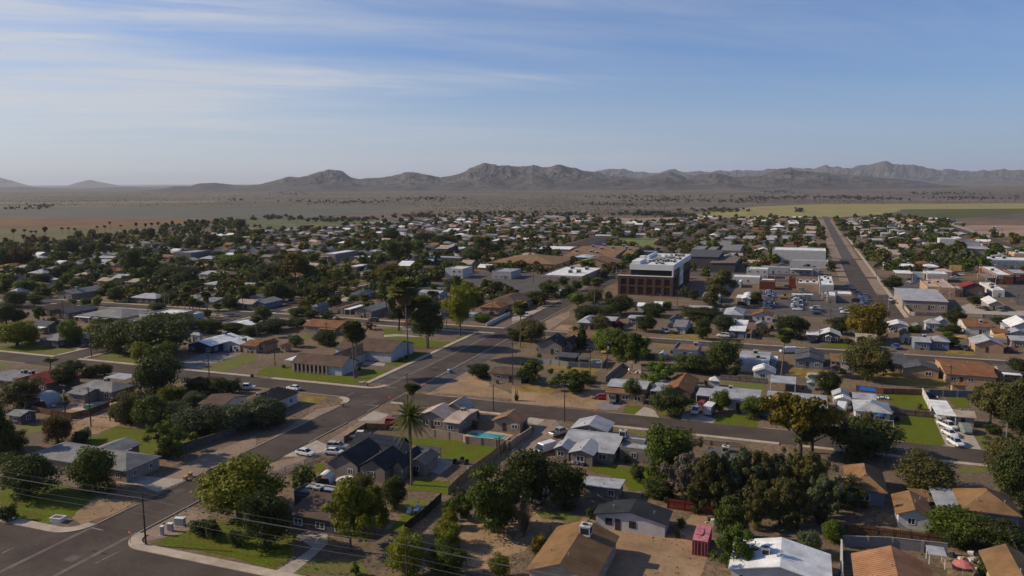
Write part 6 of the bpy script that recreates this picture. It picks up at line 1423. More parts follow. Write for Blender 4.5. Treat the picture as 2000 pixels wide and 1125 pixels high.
for i, f in enumerate('''Z2 1905 300 280
Z2 1640 330 -
Z4 545 610 290 t
Z7 410 695 300
Z6 1185 570 250
Z6 1855 612 208
Z7 610 390 262
Z7 745 290 220 t
Z7 5 405 330
Z8 1415 495 245
Z5 512 645 245 t
Z5 712 735 310
Z5 860 690 230
Z5 715 187 190
Z5 1635 345 190
Z6 150 262 210
E2 650 900 240
E2 1112 1110 400
E3 40 640 500
E3 980 800 250
E3 1700 660 460
E4 300 740 160
E4 1360 740 330
E4 1945 850 230
E5 582 465 250
E5 1105 560 230
E0 1000 690 330
E1 325 700 210
E6 80 320 320
E6 975 640 140
D6 1690 1012 210
E7 1065 640 110
E7 1900 440 180
D3 1095 1000 200
D3 750 1012 130
D3 1610 640 200
D4 335 1060 330
D4 615 1032 220
D1 1115 600 190
D1 1790 620 160
D2 650 280 240
D2 1515 890 160
D2 1280 860 130
D2 1205 560 130
D0 885 1030 160
D7 1700 560 200
D7 1650 380 170
D7 1420 500 120
D7 870 950 150
D7 1185 950 120
E2 770 330 210
D6 100 520 160'''.splitlines()):
    a = f.split()
    if a[3] == '-': continue
    pole(a[0], float(a[1]), float(a[2]), float(a[3]), tr=len(a) > 4)
for a in ('Z8 1850 945 240', 'E7 828 460 330', 'D6 1205 1075 150', 'D4 1628 1040 235', 'D6 960 920 100', 'E6 600 440 180', 'E6 1870 655 300', 'D5 920 910 100', 'E5 322 395 110', 'D5 130 600 190', 'E4 430 70 90'):
    a = a.split(); pole(a[0], float(a[1]), float(a[2]), float(a[3]), 'lamp')
def wire(a, b, sag, r=.022, label=None):
    P = [Vector(a).lerp(Vector(b), i / 14) - Vector((0, 0, 4 * sag * (i / 14) * (1 - i / 14))) for i in range(15)]; m = MB(); m.tube([p - P[0] for p in P], r, 4, cap=False)
    t = thing('power_wire', 'wire', P[0], label, 'overhead wires along the bottom street', 0, m.mesh('power_wire', mat('wire_metal', (.17, .165, .16), .5, .05, 1)), 'overhead wire', None)
    t.name = 'power_wire'
xs = [mainp[0] - 58, mainp[0], pb_[0], pb_[0] + 52, pb_[0] + 104]
for lv, (z, dy, r, nm) in enumerate(((9.25, 0, .016, 'topmost'), (8.35, -.25, .03, 'thick second'), (8.2, .2, .022, 'thin second'), (6.6, -.2, .018, 'thin third'), (5.6, -.2, .024, 'lowest'))):
    for i in range(4):
        z0 = z - (.3 if i == 2 else 0); where = ('left of the corner utility pole', 'between the two bottom utility poles', 'right of the bottom utility pole', 'far right beyond the tan gable house')[i]
        wire((xs[i], mainp[1] + dy, z), (xs[i + 1], mainp[1] + dy, z), .55, r, nm + ' overhead wire ' + where)
def drop(ta, a, za, tb, b_, zb, label): wire(at(ta, *a, za), at(tb, *b_, zb), .8, .016, label)
drop('Z4', (545, 330), 8, 'Z4', (960, 440), 3.4, 'thin service wire from transformer pole to tan porch house'); drop('Z3', (560, 395), 4, 'Z3', (645, 520), 4, 'pale service wire dropping to the white cottage'); drop('Z6', (1760, 620), 6, 'Z6', (1850, 660), 3.5, 'service wire to the small tan pool house'); drop('Z5', (500, 470), 7, 'Z5', (-200, 440), 7, 'left wire from the transformer pole near oval pool')
drop('Z5', (0, 582), 6, 'Z5', (700, 650), 5, 'long low wire over the left back yards'); drop('Z4', (1880, 720), 5, 'Z4', (2010, 960), 4, 'service wire down to the corner tan gable house')
for k in range(3):
    drop('E2', (-300, 770 + 36 * k), 8.5 - k * .5, 'E2', (650, 785 + 34 * k), 8.5 - k * .5, 'alley wire number %s above the hedge row' % ('top', 'middle', 'low')[k]); drop('D0', (0, 610 + 14 * k), 10 - k * .4, 'D1', (1115, 640 + 14 * k), 10 - k * .4, '%s long wire across the far left trees' % ('top', 'middle', 'lower')[k])
# ------------------------------------------------------------------ fences and walls, panel by panel
def fence(label, tile, pts, h, m, step=2.6, th=.08, lm=None, kind='fence', rail=False, posts=True):
    P = [at(tile, x, y) for x, y in pts]; c = P[0]; n = dict(block='block_wall', fence='wooden_fence', low='low_wall')[kind]
    t = thing(n, 'wall' if kind != 'fence' else 'fence', (c[0], c[1], 0), label, None, 0, None, n.replace('_', ' '), lm, top=h * .5)
    for i in range(len(P) - 1):
        a, b = P[i] - c, P[i + 1] - c; L = np.linalg.norm(b - a); k = max(1, int(round(L / step))); d = (b - a) / L; nn = np.array([-d[1], d[0], 0])
        for j in range(k):
            p, q = a + (b - a) * j / k + d * .05, a + (b - a) * (j + 1) / k - d * .05; hh = h * (1 + RNG.normal() * .012); w = MB()
            if kind == 'fence' and not rail:
                nb = max(4, int(np.linalg.norm(q - p) / .3))
                for s in range(nb): e, f = p + (q - p) * (s + .05) / nb, p + (q - p) * (s + .95) / nb; off = nn * (.012 if s % 2 else 0); w.beam((*(e + off)[:2], hh / 2), (*(f + off)[:2], hh / 2), th * .5, hh * RNG.uniform(.97, 1.0))
                w.beam((*(p - nn * .06)[:2], hh * .8), (*(q - nn * .06)[:2], hh * .8), .05, .1); w.beam((*(p - nn * .06)[:2], hh * .25), (*(q - nn * .06)[:2], hh * .25), .05, .1)
            elif rail:
                for z in (.35, .7, 1.0): w.beam((*p[:2], h * z - .06), (*q[:2], h * z - .06), .05, .12)
            else:
                w.beam((*p[:2], hh / 2), (*q[:2], hh / 2), th, hh); w.beam((*p[:2], hh + .035), (*q[:2], hh + .035), th + .06, .07)
            o = part('fence_panel' if kind == 'fence' else 'wall_panel', w, t, m)
            if posts: e = MB(); r = .07 if kind == 'fence' else .2; s = a + (b - a) * j / k; e.box(s[0] - r, s[0] + r, s[1] - r, s[1] + r, -.05, hh + .06); part('post', e, t, m)
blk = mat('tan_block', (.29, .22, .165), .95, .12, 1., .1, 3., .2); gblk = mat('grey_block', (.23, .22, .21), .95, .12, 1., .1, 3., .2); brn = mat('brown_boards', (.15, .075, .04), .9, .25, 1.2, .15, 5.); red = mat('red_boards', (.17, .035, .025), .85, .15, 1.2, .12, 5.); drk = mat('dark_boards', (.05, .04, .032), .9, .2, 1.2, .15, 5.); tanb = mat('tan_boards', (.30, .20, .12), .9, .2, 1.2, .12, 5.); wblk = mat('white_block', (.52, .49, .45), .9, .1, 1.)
for a in (('tan block wall around the teal swimming pool', 'Z6', [(1285, 795), (1620, 850), (1640, 868), (1990, 905), (2040, 862)], 1.8, blk, 4., .2, 'the pool block wall', 'block'),
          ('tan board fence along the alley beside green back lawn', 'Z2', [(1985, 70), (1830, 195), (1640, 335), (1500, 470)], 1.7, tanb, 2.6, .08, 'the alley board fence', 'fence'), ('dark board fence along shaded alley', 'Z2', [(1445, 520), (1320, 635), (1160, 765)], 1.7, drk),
          ('brown fence behind the parked cars at the charcoal house', 'Z6', [(690, 865), (860, 758), (1025, 765), (1045, 740)], 1.7, brn), ('long dark wall along the main road shoulder', 'Z5', [(1225, 985), (1670, 850), (2000, 715)], 1.8, mat('dark_block', (.12, .10, .085), .95, .2, 1.), 4., .2, 'the long dark roadside wall', 'block'),  # roadside wall in dark brown blocks, tone varied by noise
          ('brown board fence around the oval pool yard', 'Z5', [(250, 612), (400, 648), (560, 672), (700, 640), (860, 580)], 1.6, brn), ('dark red board fence behind the white cottage', 'Z3', [(1215, 572), (1605, 630)], 2.0, red, 2.6, .08, 'the dark red fence', 'fence'),
          ('rust brown paneled fence behind the small garage', 'Z4', [(595, 770), (1370, 870)], 1.9, brn, 2.6, .08, 'the rust brown fence', 'fence'), ('grey block wall behind the terracotta metal roof', 'Z4', [(585, 870), (965, 885), (1205, 912), (1400, 935)], 1.9, gblk, 4., .2, 'the grey block wall', 'block'),
          ('white side wall left of the terracotta metal roof', 'Z4', [(575, 1180), (570, 895)], 1.8, wblk, 4., .2, None, 'block'), ('low tan wall at the alley corner by gravel drive', 'Z7', [(-40, 915), (150, 790), (75, 720)], 1.6, blk, 4., .2, None, 'block'),
          ('grey yard wall below the dark blue gabled house', 'Z7', [(230, 240), (440, 268), (700, 278), (742, 228)], 1.7, gblk, 4., .2, 'the grey yard wall', 'block'), ('tan alley wall around the rubble yard', 'Z7', [(730, 385), (862, 275), (1010, 295)], 1.8, blk, 4., .2, None, 'block'),
          ('weathered grey board fence behind the barn shed', 'Z7', [(1630, 368), (2000, 402)], 1.7, mat('grey_boards', (.16, .14, .12), .9, .2, 1.2, .12, 5.)), ('dark brown paneled fence behind the back lawn', 'Z8', [(690, 455), (900, 480), (1205, 490)], 1.8, brn), ('pale block wall beside the white carport', 'Z8', [(1205, 485), (1275, 618)], 1.9, wblk, 4., .18, None, 'block'),
          ('slate grey wall behind the white carport yard', 'Z8', [(1255, 495), (1590, 508)], 1.9, mat('slate_block', (.13, .14, .155), .9, .1, 1.), 4., .2, None, 'block'), ('weathered brown board fence across the middle of the lawn', 'Z8', [(985, 640), (1305, 668)], 1.7, mat('old_boards', (.14, .11, .085), .9, .2, 1.2, .12, 5.)),
          ('long low white wall at the road bend', 'E3', [(1605, 785), (1965, 605)], 1.5, wblk, 4., .25, 'the long low white wall', 'low'), ('tan court wall in front of the long grey hall', 'E7', [(120, 490), (215, 605), (290, 612), (770, 618)], 1.6, mat('pink_block', (.40, .30, .25), .9, .1, 1.), 4., .2, None, 'block'),
          ('long tan street wall behind the white cottages', 'E7', [(1345, 650), (2050, 680)], 1.7, mat('tan_block2', (.26, .22, .19), .9, .1, 1.), 4., .2, None, 'block'), ('dusty pink wall beside the gold topped tree', 'E2', [(1265, 133), (1490, 143)], 2.2, mat('pink_wall', (.42, .17, .17), .9, .08, 1.), 5., .25, 'the dusty pink wall', 'block'),
          ('low tan wall along street by shaded trees', 'Z7', [(1420, 868), (1790, 905)], 1.3, blk, 4., .2, None, 'low'), ('grey low wall behind the grey block building yard', 'E6', [(-100, 300), (560, 330)], .9, mat('pale_wall', (.42, .37, .33), .9, .1, 1.), 5., .2, None, 'low'), ('thin wire fence of the yard at the charcoal house', 'Z2', [(150, 320), (380, 230), (510, 175)], 1.1, M_metal, 2.6, .05, None, 'fence', True)): fence(*a)
fence('white picket rail fence in front of the blue walled cottage', 'E6', [(1215, 1000), (1720, 1040)], 1.1, M_white, 2.0, .06, 'the white picket fence', 'fence', True)
fence('pale rail fence behind the solar roofed house', 'Z8', [(270, 290), (480, 300)], 1.2, M_metal, 2.5, .05, None, 'fence', True)
# ------------------------------------------------------------------ vehicles
car('sedan', 'Z2', 385, 158, -4, 'w', 'white sedan parked alone at the road edge by the driveway', 'the lone white sedan')
car('suv', 'Z2', 640, 112, 12, 's', 'silver grey car behind the charcoal house roof'); car('sedan', 'Z2', 610, 152, 10, 'w', 'white car tucked beside the charcoal house wall'); car('pickup', 'Z6', 810, 828, 20, 'w', 'white truck behind the brown fence by charcoal house')
car('suv', 'Z6', 1085, 722, 10, 'r', 'bright red suv parked by the pale pink roofed house', 'the bright red suv'); car('pickup', 'Z6', 1140, 690, 10, 's', 'silver pickup behind the bright red suv'); car('sedan', 'Z6', 295, 448, 172, 'w', 'white sedan on the cross street behind the hedge house')
car('pickup', 'Z7', 370, 800, 62, 's', 'silver pickup truck facing away beside the sprawling pale house'); car('van', 'Z7', 255, 935, -118, 'w', 'white van nose down in the alley drive', 'the white alley van'); car('pickup', 'Z3', 130, 520, 170, 'w', 'white pickup truck parked under the big dark tree')
car('pickup', 'Z7', 1438, 628, -95, 'w', 'white pickup truck beside the box trailer'); car('suv', 'Z7', 1490, 578, 80, 'r', 'red suv behind the box trailer'); car('sedan', 'Z7', 715, 520, 10, 'r', 'red car nosing out from the tan awning house'); car('pickup', 'Z7', 790, 540, -80, 'g', 'grey truck under the tan awning')
car('pickup', 'Z8', 1400, 745, -62, 'w', 'white pickup truck just below the white carport'); car('sedan', 'Z8', 1420, 805, -65, 'w', 'white sedan between the two white trucks'); car('suv', 'Z8', 1465, 880, -70, 'w', 'white suv nearest the street on the concrete drive', 'the front white suv'); car('sedan', 'Z8', 1330, 670, -65, 's', 'pale car deep under the white carport')
car('van', 'Z8', 155, 160, 200, 'w', 'white van beside the tall fan palm street'); car('pickup', 'Z8', 1000, 125, -80, 'b', 'blue truck facing the street by the orange roofed cottage'); car('suv', 'Z8', 1530, 135, -60, 'k', 'black car beside the wide grey gable house'); car('pickup', 'Z8', 1880, 150, -20, 'm', 'maroon truck beside the wide grey gable house')
car('suv', 'Z5', 675, 108, -70, 'g', 'dark car on the driveway of the brown grey house'); car('pickup', 'Z5', 1920, 445, 20, 'w', 'white truck roof showing behind the hedge house'); car('suv', 'E2', 1835, 705, 180, 'n', 'dark blue suv parked on the second street', 'the dark blue suv'); car('sedan', 'E2', 1530, 755, 170, 'w', 'white car half hidden by the twin palms'); car('van', 'E2', 920, 405, 200, 'w', 'white van behind the blue grey cube house')
car('pickup', 'E4', 195, 630, -4, 'w', 'white pickup truck at the road edge by the brown lodge', 'the roadside white pickup'); car('sedan', 'E4', 200, 500, 160, 's', 'silver car in front of the big brown lodge'); car('suv', 'E4', 800, 240, 190, 'w', 'white suv by the street corner tree')
car('suv', 'E5', 400, 880, -60, 's', 'silver suv beside the straw lawn house'); car('suv', 'E5', 1300, 950, 178, 'w', 'white suv behind the white picket fence'); car('sedan', 'E5', 1275, 560, 60, 'w', 'white car left of the light grey hip house'); car('pickup', 'E5', 1185, 470, 180, 'g', 'grey truck under the tall olive tree'); car('suv', 'E5', 1600, 450, 0, 'k', 'dark car below the white hut'); car('sedan', 'E5', 480, 790, 80, 'n', 'dark blue car at the lavender shed')
car('suv', 'E6', 665, 1030, -80, 'k', 'black suv in front of the cream roofed bungalow'); car('sedan', 'E6', 770, 600, 0, 'k', 'dark car on the service road below the parking lot')
ROW = 'cars in the rows of the parking lot'
def row(tile, pts, rz, cols, kinds='suv sedan pickup'.split(), g=ROW):
    for i, (x, y) in enumerate(pts): car(kinds[(i * 2 + len(cols)) % 3], tile, x, y, rz + random.uniform(-3, 3), cols[i % len(cols)], group=g, z=.1)
def column(x, y0, y1, rz, cols, miss=.14, g=ROW):
    y, i = y0, 0
    while y < y1:
        if RNG.random() > miss: car(('suv', 'sedan', 'pickup')[int(RNG.integers(3))], 'P', 0, 0, rz + RNG.uniform(-3, 3), cols[int(RNG.integers(len(cols)))], group=g, p=(x + RNG.uniform(-.4, .4), y, 0))
        y += 2.75; i += 1
MIX = 'wwwwssggkknbrt'
xa, xb, xc, xd, xe = at('E6', 20, 420)[0], at('E6', 455, 400)[0], at('E6', 745, 500)[0], at('E6', 1200, 500)[0], at('E6', 1495, 430)[0]
column(xa, 381, 402, 178, MIX); column(xb, 381, 426, 178, MIX, .08); column(xc, 378, 389, 176, MIX); column(xd, 378, 391, 178, MIX); column(xe, 384, 402, 178, MIX); column(xa - 1, 408, 440, 2, MIX, .3); column(xe + 1, 406, 440, 178, 'kgnwb', .25)
row('E6', [(560, 260)], 175, 'g'); row('E6', [(1260, 210), (1310, 235), (1410, 280), (1250, 160)], 175, 'nkkb')
row('E6', [(1920, 380), (1960, 420)], 80, 'wk', g='cars along the straight far road')
row('E7', [(1250, 490), (1400, 530), (1620, 540), (230, 105)], -80, 'tkgs', g='cars about the right hand shops'); row('D7', [(1020, 690), (1100, 695), (350, 745), (390, 760), (910, 945), (1000, 945), (930, 990), (1270, 750), (1490, 470), (1590, 190), (230, 1060), (120, 390), (60, 400), (180, 395)], 178, 'ssgkkwsggwswws', g='cars about the right hand shops')
row('D0', [(730, 870), (660, 870), (1830, 560), (520, 740), (830, 570), (1840, 850), (1740, 790), (480, 730)], 178, 'kwwssssw', g='cars on the far left streets'); row('D1', [(280, 640), (240, 650), (1260, 975), (1840, 970), (700, 800), (240, 750), (1110, 380), (1150, 370), (1680, 240), (1250, 860)], 178, 'swkwwwsgww', g='cars on the far left streets')
row('E1', [(1440, 300), (1860, 350), (1040, 420), (1420, 210), (1030, 50)], 178, 'wswwg', g='cars on the far left streets')
# ------------------------------------------------------------------ small things in yards and streets
def simple(name, cat, tile, x, y, mb, m, label, rz=0, lm=None, group=None, extra=()):
    p = at(tile, x, y)
    if not extra: return thing(name, cat, (p[0], p[1], 0), label, group, R(rz), mb.mesh(name, m), None, lm, None, top=.5)
    t = thing(name, cat, (p[0], p[1], 0), label, group, R(rz), None, None, lm, None, top=.5); part('body', mb, t, m)
    for n_, b, mm in extra: part(n_, b, t, mm)
    return t
def container():
    p = at('Z3', 1465, 945); x1 = 6.1; w = 2.44; h = 2.6; pk = mat('pink_paint', (.40, .09, .125), .65, .28, 1.4, .2, 5.); t = thing('shipping_container', 'container', (p[0], p[1], 0), 'pink shipping container with shaded dark doors on the bare dirt yard', rz=R(0), lm='the pink container', top=2)
    b = MB(); b.box(-w / 2 + .05, w / 2 - .05, .05, x1 - .05, .1, h - .05)
    for i in range(24):
        y = .12 + i * (x1 - .24) / 24
        for s in (-1, 1): b.box(s * (w / 2 - .03) - .02, s * (w / 2 - .03) + .02, y, y + .13, .15, h - .1)
    part('body', b, t, pk); r = MB(); r.box(-w / 2, w / 2, 0, x1, h - .048, h + .02); part('roof', r, t, mat('faded_pink', (.46, .17, .20), .7, .28, 1.2, .2, 5.))
    f = MB()
    for x in (-w / 2, w / 2 - .1):
        for y in (0, x1 - .1): f.box(x, x + .1, y, y + .1, 0, h - .05)
    for y in (0, x1 - .1): f.box(-w / 2 + .102, w / 2 - .102, y, y + .1, 0, .14)
    part('frame', f, t, pk)
    for s in (0, 1):
        d = MB(); x = -w / 2 + .12 + s * 1.11
        d.box(x, x + 1.09, -.0, .045, .16, h - .1)
        for k in range(4): d.box(x + .05, x + 1.04, -.02, -.001, .25 + k * .57, .55 + k * .57)
        o = part('door', d, t, mat('shaded_door', (.16, .03, .045), .6, .15, 1)); q = MB()  # door colour darkened for the shade on the front face
        for xx in (.3, .78): q.tube([(x + xx, -.05, .2), (x + xx, -.05, h - .15)], .022, 5)
        part('lock_bar', q, o, M_metal)
    g = MB(); g.beam((-.8, 2.2, h + .06), (.3, 2.0, h + .06), .06, .06); g.beam((.3, 2.0, h + .06), (.2, 4.4, h + .06), .06, .06); g.beam((-.1, 1.6, h + .06), (.25, 2.7, h + .07), .05, .05); thing('scrap_bars', 'scrap', (p[0], p[1], 0), 'dark scrap bars lying on the pink container roof', me=g.mesh('scrap', M_dark), top=2.7)
container()
def planter():
    b = MB(); b.box(-1.1, 1.1, -.7, .7, 0, .75); b.box(-1.2, 1.2, -.8, -.55, .752, .85); b.box(-1.2, 1.2, .55, .8, .752, .85); b.box(-1.2, -.95, -.548, .548, .752, .85); b.box(.95, 1.2, -.548, .548, .752, .85); s = MB(); s.box(-.9, .9, -.5, .5, .7, .79)
    simple('planter', 'planter', 'Z1', 455, 672, b, wmat('wh'), 'white box planter with dark soil on the corner lawn', 8, 'the white planter', extra=[('soil', s, M_litter)])
planter()
def cabinet(x, y, w, d, h, label):
    b = MB(); b.box(-w / 2, w / 2, -d / 2, d / 2, .1, h); q = MB(); q.box(-w / 2 - .06, w / 2 + .06, -d / 2 - .06, d / 2 + .06, h + .002, h + .08); s = MB(); s.box(-w / 2 - .25, w / 2 + .25, -d / 2 - .25, d / 2 + .25, 0, .098); dr = MB(); dr.box(-w / 2 + .06, w / 2 - .06, -d / 2 - .02, -d / 2 - .001, .2, h - .1)
    simple('utility_cabinet', 'utility box', 'Z1', x, y, b, mat('cabinet_paint', (.50, .46, .42), .6, .08, 1), label, 12, None, 'utility cabinets', [('lid', q, M_white), ('base', s, M_conc), ('door', dr, mat('cabinet_door', (.42, .39, .36), .6, .08, 1))])
cabinet(1268, 782, .5, .5, 1.6, 'slim white utility cabinet, nearest the corner of the three'); cabinet(1332, 750, .9, .6, 1.4, 'middle white utility cabinet of three beside the lawn'); cabinet(1408, 705, 1.7, .8, 1.4, 'widest white utility cabinet of three, furthest along the road')
def bin_(tile, x, y, c, label, rz=0):
    b = MB(); v = [(-.28, -.3, .08), (.28, -.3, .08), (.28, .3, .08), (-.28, .3, .08), (-.36, -.4, 1.0), (.36, -.4, 1.0), (.36, .4, 1.0), (-.36, .4, 1.0)]; b.add(v, [(3, 2, 1, 0), (0, 1, 5, 4), (1, 2, 6, 5), (2, 3, 7, 6), (3, 0, 4, 7), (4, 5, 6, 7)]); l = MB(); l.slab([(-.4, -.46, 1.06), (.4, -.46, 1.06), (.4, .44, 1.12), (-.4, .44, 1.12)], .05); w = MB()
    for s in (-.33, .29): w.tube([(s, .32, .13), (s + .05, .32, .13)], .13, 8)
    simple('trash_bin', 'bin', tile, x, y, b, mat('bin_' + c, dict(t=(.42, .27, .13), b=(.02, .07, .25), w=(.5, .5, .5), k=(.03, .035, .035), g=(.03, .08, .04))[c], .6, .1, 1), label, rz, None, 'wheeled bins at the kerbs', [('lid', l, mat('bin_' + c, (.4, .3, .2))), ('wheel', w, M_dark)])
bin_('Z1', 1450, 358, 't', 'tan wheeled bin at the kerb, nearer of the pair'); bin_('Z1', 1488, 330, 't', 'tan wheeled bin at the kerb, further of the pair', 20); bin_('Z6', 1505, 312, 'w', 'pale bin on the road across from the church'); bin_('Z6', 1525, 318, 'b', 'blue bin tipped beside the pale bin on the road'); bin_('Z5', 1970, 350, 'g', 'dark green bin at the far kerb by hedges')
bin_('Z5', 1855, 148, 'k', 'black bin by the white gabled garage'); bin_('Z5', 1930, 155, 'w', 'white bin by the white gabled garage'); bin_('Z6', 672, 580, 't', 'tan bin at the kerb end by the intersection')
for tile, x, y, h, lb in (('Z1', 1022, 855, 2.5, 'red stop sign at the lower left street corner'), ('Z6', 1045, 562, 2.4, 'red stop sign at the middle intersection, near side'), ('Z6', 1318, 450, 2.2, 'red stop sign at the middle intersection, right side')):
    p = at(tile, x, y); t = thing('stop_sign', 'sign', (p[0], p[1], 0), lb, 'stop signs', R(-12), top=2); b = MB(); b.tube([(0, 0, -.05), (0, 0, h)], .035, 6); part('post', b, t, mat('sign_post', (.25, .12, .09), .7, .1, 1)); o = MB(); pts = [(.42 * math.cos(R(22.5 + 45 * i)), .42 * math.sin(R(22.5 + 45 * i))) for i in range(8)]
    v = [(a, -.06, h - .3 + c) for a, c in pts] + [(a, -.04, h - .3 + c) for a, c in pts]; o.add(v, [tuple(range(8)), tuple(range(15, 7, -1))] + [(i, i + 8, (i + 1) % 8 + 8, (i + 1) % 8) for i in range(8)]); f = part('sign_face', o, t, mat('sign_red', (.35, .015, .015), .5, .05, 1)); words(f, 'STOP', .3, (0, -.068, h - .3), 0, M_white)
def monument():
    b = MB(); b.box(-1.4, 1.4, -.35, .35, 0, 1.0); c = MB(); c.box(-1.5, 1.5, -.45, .45, 1.002, 1.15); d = MB(); d.lathe([(.5, 0), (.55, .25), (.35, .3), (0, .2)], 10, 0, (.2, 0, 1.15)); simple('corner_monument', 'monument', 'Z6', 840, 415, b, wmat('st'), 'low stone monument with bowl at the church lawn corner', 0, 'the corner monument', extra=[('cap', c, M_conc), ('bowl', d, M_walk)])
monument()
def trailer():
    p = at('Z7', 1525, 655); t = thing('box_trailer', 'trailer', (p[0], p[1], 0), 'white enclosed box trailer on the driveway', rz=R(-8), lm='the white box trailer', top=1.5); b = MB(); b.box(-1.1, 1.1, -.2, 4.6, .5, 2.7); part('body', b, t, wmat('bg')); r = MB(); r.box(-1.13, 1.13, -.23, 4.63, 2.702, 2.78); part('roof', r, t, wmat('wh')); d = MB(); d.box(-1.0, 1.0, -.24, -.203, .6, 2.55); part('door', d, t, wmat('wb'))
    for s in (-1, 1): w = MB(); w.tube([(s * 1.12, 2.2, .38), (s * .95, 2.2, .38)], .37, 10); part('wheel', w, t, mat('tyre', (.015, .015, .016)))
trailer()
def arch(tile, x, y, w, l, h, m, label, name, rz=0):
    b = MB(); n = 10; pts = [(w / 2 * math.cos(math.pi * i / n), h * math.sin(math.pi * i / n)) for i in range(n + 1)]; v = [(a, yy, c) for yy in (0, l) for a, c in pts] + [(a * .96, yy, c * .96) for yy in (0, l) for a, c in pts]; k = n + 1
    f = [(i, i + 1, k + i + 1, k + i) for i in range(n)] + [(2 * k + i + 1, 2 * k + i, 3 * k + i, 3 * k + i + 1) for i in range(n)] + [(i + 1, i, 2 * k + i, 2 * k + i + 1) for i in range(n)] + [(k + i, k + i + 1, 3 * k + i + 1, 3 * k + i) for i in range(n)]; b.add(v, f)
    simple(name, 'shelter', tile, x, y, b, m, label, rz)
arch('Z5', 280, 590, 6.5, 7, 3.2, M_metal, 'dark arched metal shelter open at the front', 'arched_shelter', 20); arch('Z2', 520, 385, 3.2, 3, 2.0, wmat('wh'), 'white arched canopy behind the brown shingle house', 'arched_canopy', 10)
def covered(tile, x, y, L, w, h, m, label, name, rz):
    b = MB(); loft(b, [ring(-L / 2, .5, .9, w * .35, .1), ring(-L * .35, .25, h * .8, w * .48, .1), ring(0, .2, h, w * .5, .1), ring(L * .3, .25, h * .85, w * .48, .1), ring(L / 2, .4, h * .5, w * .3, .1)]); q = MB()
    for s in (-1, 1): q.tube([(-.5, s * w * .45, .3), (-.5, s * w * .35, .3)], .3, 10)
    simple(name, 'boat' if 'boat' in name else 'furniture', tile, x, y, b, m, label, rz, None, None, [('wheel', q, mat('tyre', (.015, .015, .016)))])
covered('Z8', 1540, 775, 5.6, 2.4, 2.2, mat('grey_tarp', (.17, .19, .18), .8, .15, 1), 'boat under grey tarp beside the white trucks', 'covered_boat', 95); covered('Z8', 580, 600, 5, 2.4, 2.3, mat('white_tarp', (.6, .6, .6), .8, .1, 1), 'boat under white tarp beside the white hip roofed house', 'covered_boat', 80); covered('E3', 1600, 330, 4.5, 2.2, 1.8, mat('white_tarp', (.6, .6, .6)), 'boat under white cover behind the yellow topped tree', 'covered_boat', 10)
def swing():
    b = MB(); b.tube([(-1.4, 0, 2), (1.4, 0, 2)], .05, 6)
    for s in (-1.4, 1.4):
        for y in (-.7, .7): b.tube([(s, 0, 2), (s * 1.08, y, 0)], .045, 6)
    q = MB(); q.box(-.6, .6, -.25, .25, .5, .56); q.box(-.6, .6, .2, .25, .56, 1.0); q.tube([(-.6, 0, .5), (-.6, 0, 2)], .012, 4); q.tube([(.6, 0, .5), (.6, 0, 2)], .012, 4); simple('garden_swing', 'swing', 'Z8', 925, 745, b, M_white, 'white framed garden swing on the front lawn', 0, extra=[('seat', q, M_dark)])
    u = MB(); u.lathe([(1.5, 2.1), (.8, 2.5), (0, 2.7)], 8); u.lathe([(0, 2.66), (.8, 2.46), (1.5, 2.06)], 8); pl = MB(); pl.tube([(0, 0, 0), (0, 0, 2.6)], .04, 6); simple('parasol', 'umbrella', 'Z8', 870, 705, u, PAL and mat('blue_cloth', (.03, .09, .25), .8, .1, 1), 'blue parasol by the front lawn swing', 0, extra=[('pole', pl, M_metal)])
swing()
def sail(tile, pts, z, label):
    P = [at(tile, x, y, z) for x, y in pts]; c = sum(P) / len(P); t = thing('shade_sail', 'shade sail', (c[0], c[1], 0), label, top=z); b = MB(); q = [(*(p - c)[:2], z + (i % 2) * .5) for i, p in enumerate(P)]
    a = sum(q[i][0] * q[(i + 1) % 4][1] - q[(i + 1) % 4][0] * q[i][1] for i in range(4)); b.slab(q if a > 0 else q[::-1], .03); part('cloth', b, t, mat('orange_cloth', (.50, .27, .08), .8, .08, 1))
    for p in q: w = MB(); w.tube([(p[0], p[1], -.05), p], .05, 6); part('post', w, t, M_metal)
sail('E7', [(1430, 915), (1690, 905), (1735, 970), (1530, 960)], 3.0, 'large orange shade sail behind the wide grey gable house'); sail('E7', [(925, 930), (1085, 930), (1115, 965), (940, 965)], 2.6, 'small orange shade sail in the middle yards')
tarp = MB(); tarp.slab([(-2.2, -1.5, 2.2), (2.2, -1.5, 2.0), (2.2, 1.5, 2.3), (-2.2, 1.5, 2.6)], .03); tp = MB()
for a in (-2.1, 2.1):
    for c in (-1.4, 1.4): tp.tube([(a, c, 0), (a, c, 2.1)], .04, 6)
simple('tarp_shelter', 'shelter', 'Z8', 770, 500, tarp, mat('blue_tarp', (.02, .12, .38), .6, .1, 1), 'bright blue tarp shelter beside the back lawn', 5, extra=[('post', tp, M_metal)])
tm = MB(); tm.lathe([(0, .8), (1.9, .8), (2.1, .84), (2.1, .76), (1.9, .74)], 20); tl = MB()
for i in range(6): a = i * math.pi / 3; tl.tube([(2 * math.cos(a), 2 * math.sin(a), 0), (2 * math.cos(a), 2 * math.sin(a), .78)], .04, 5)
simple('trampoline', 'trampoline', 'Z2', 706, 375, tm, M_white, 'small white round trampoline behind the charcoal house', extra=[('leg', tl, M_dark)])
fr = MB(); fr.lathe([(.5, 0), (.7, 0), (.7, .45), (.55, .45), (.5, .05)], 14); simple('fire_ring', 'fire pit', 'Z2', 1676, 262, fr, M_metal, 'round metal fire ring on the back patio dirt')
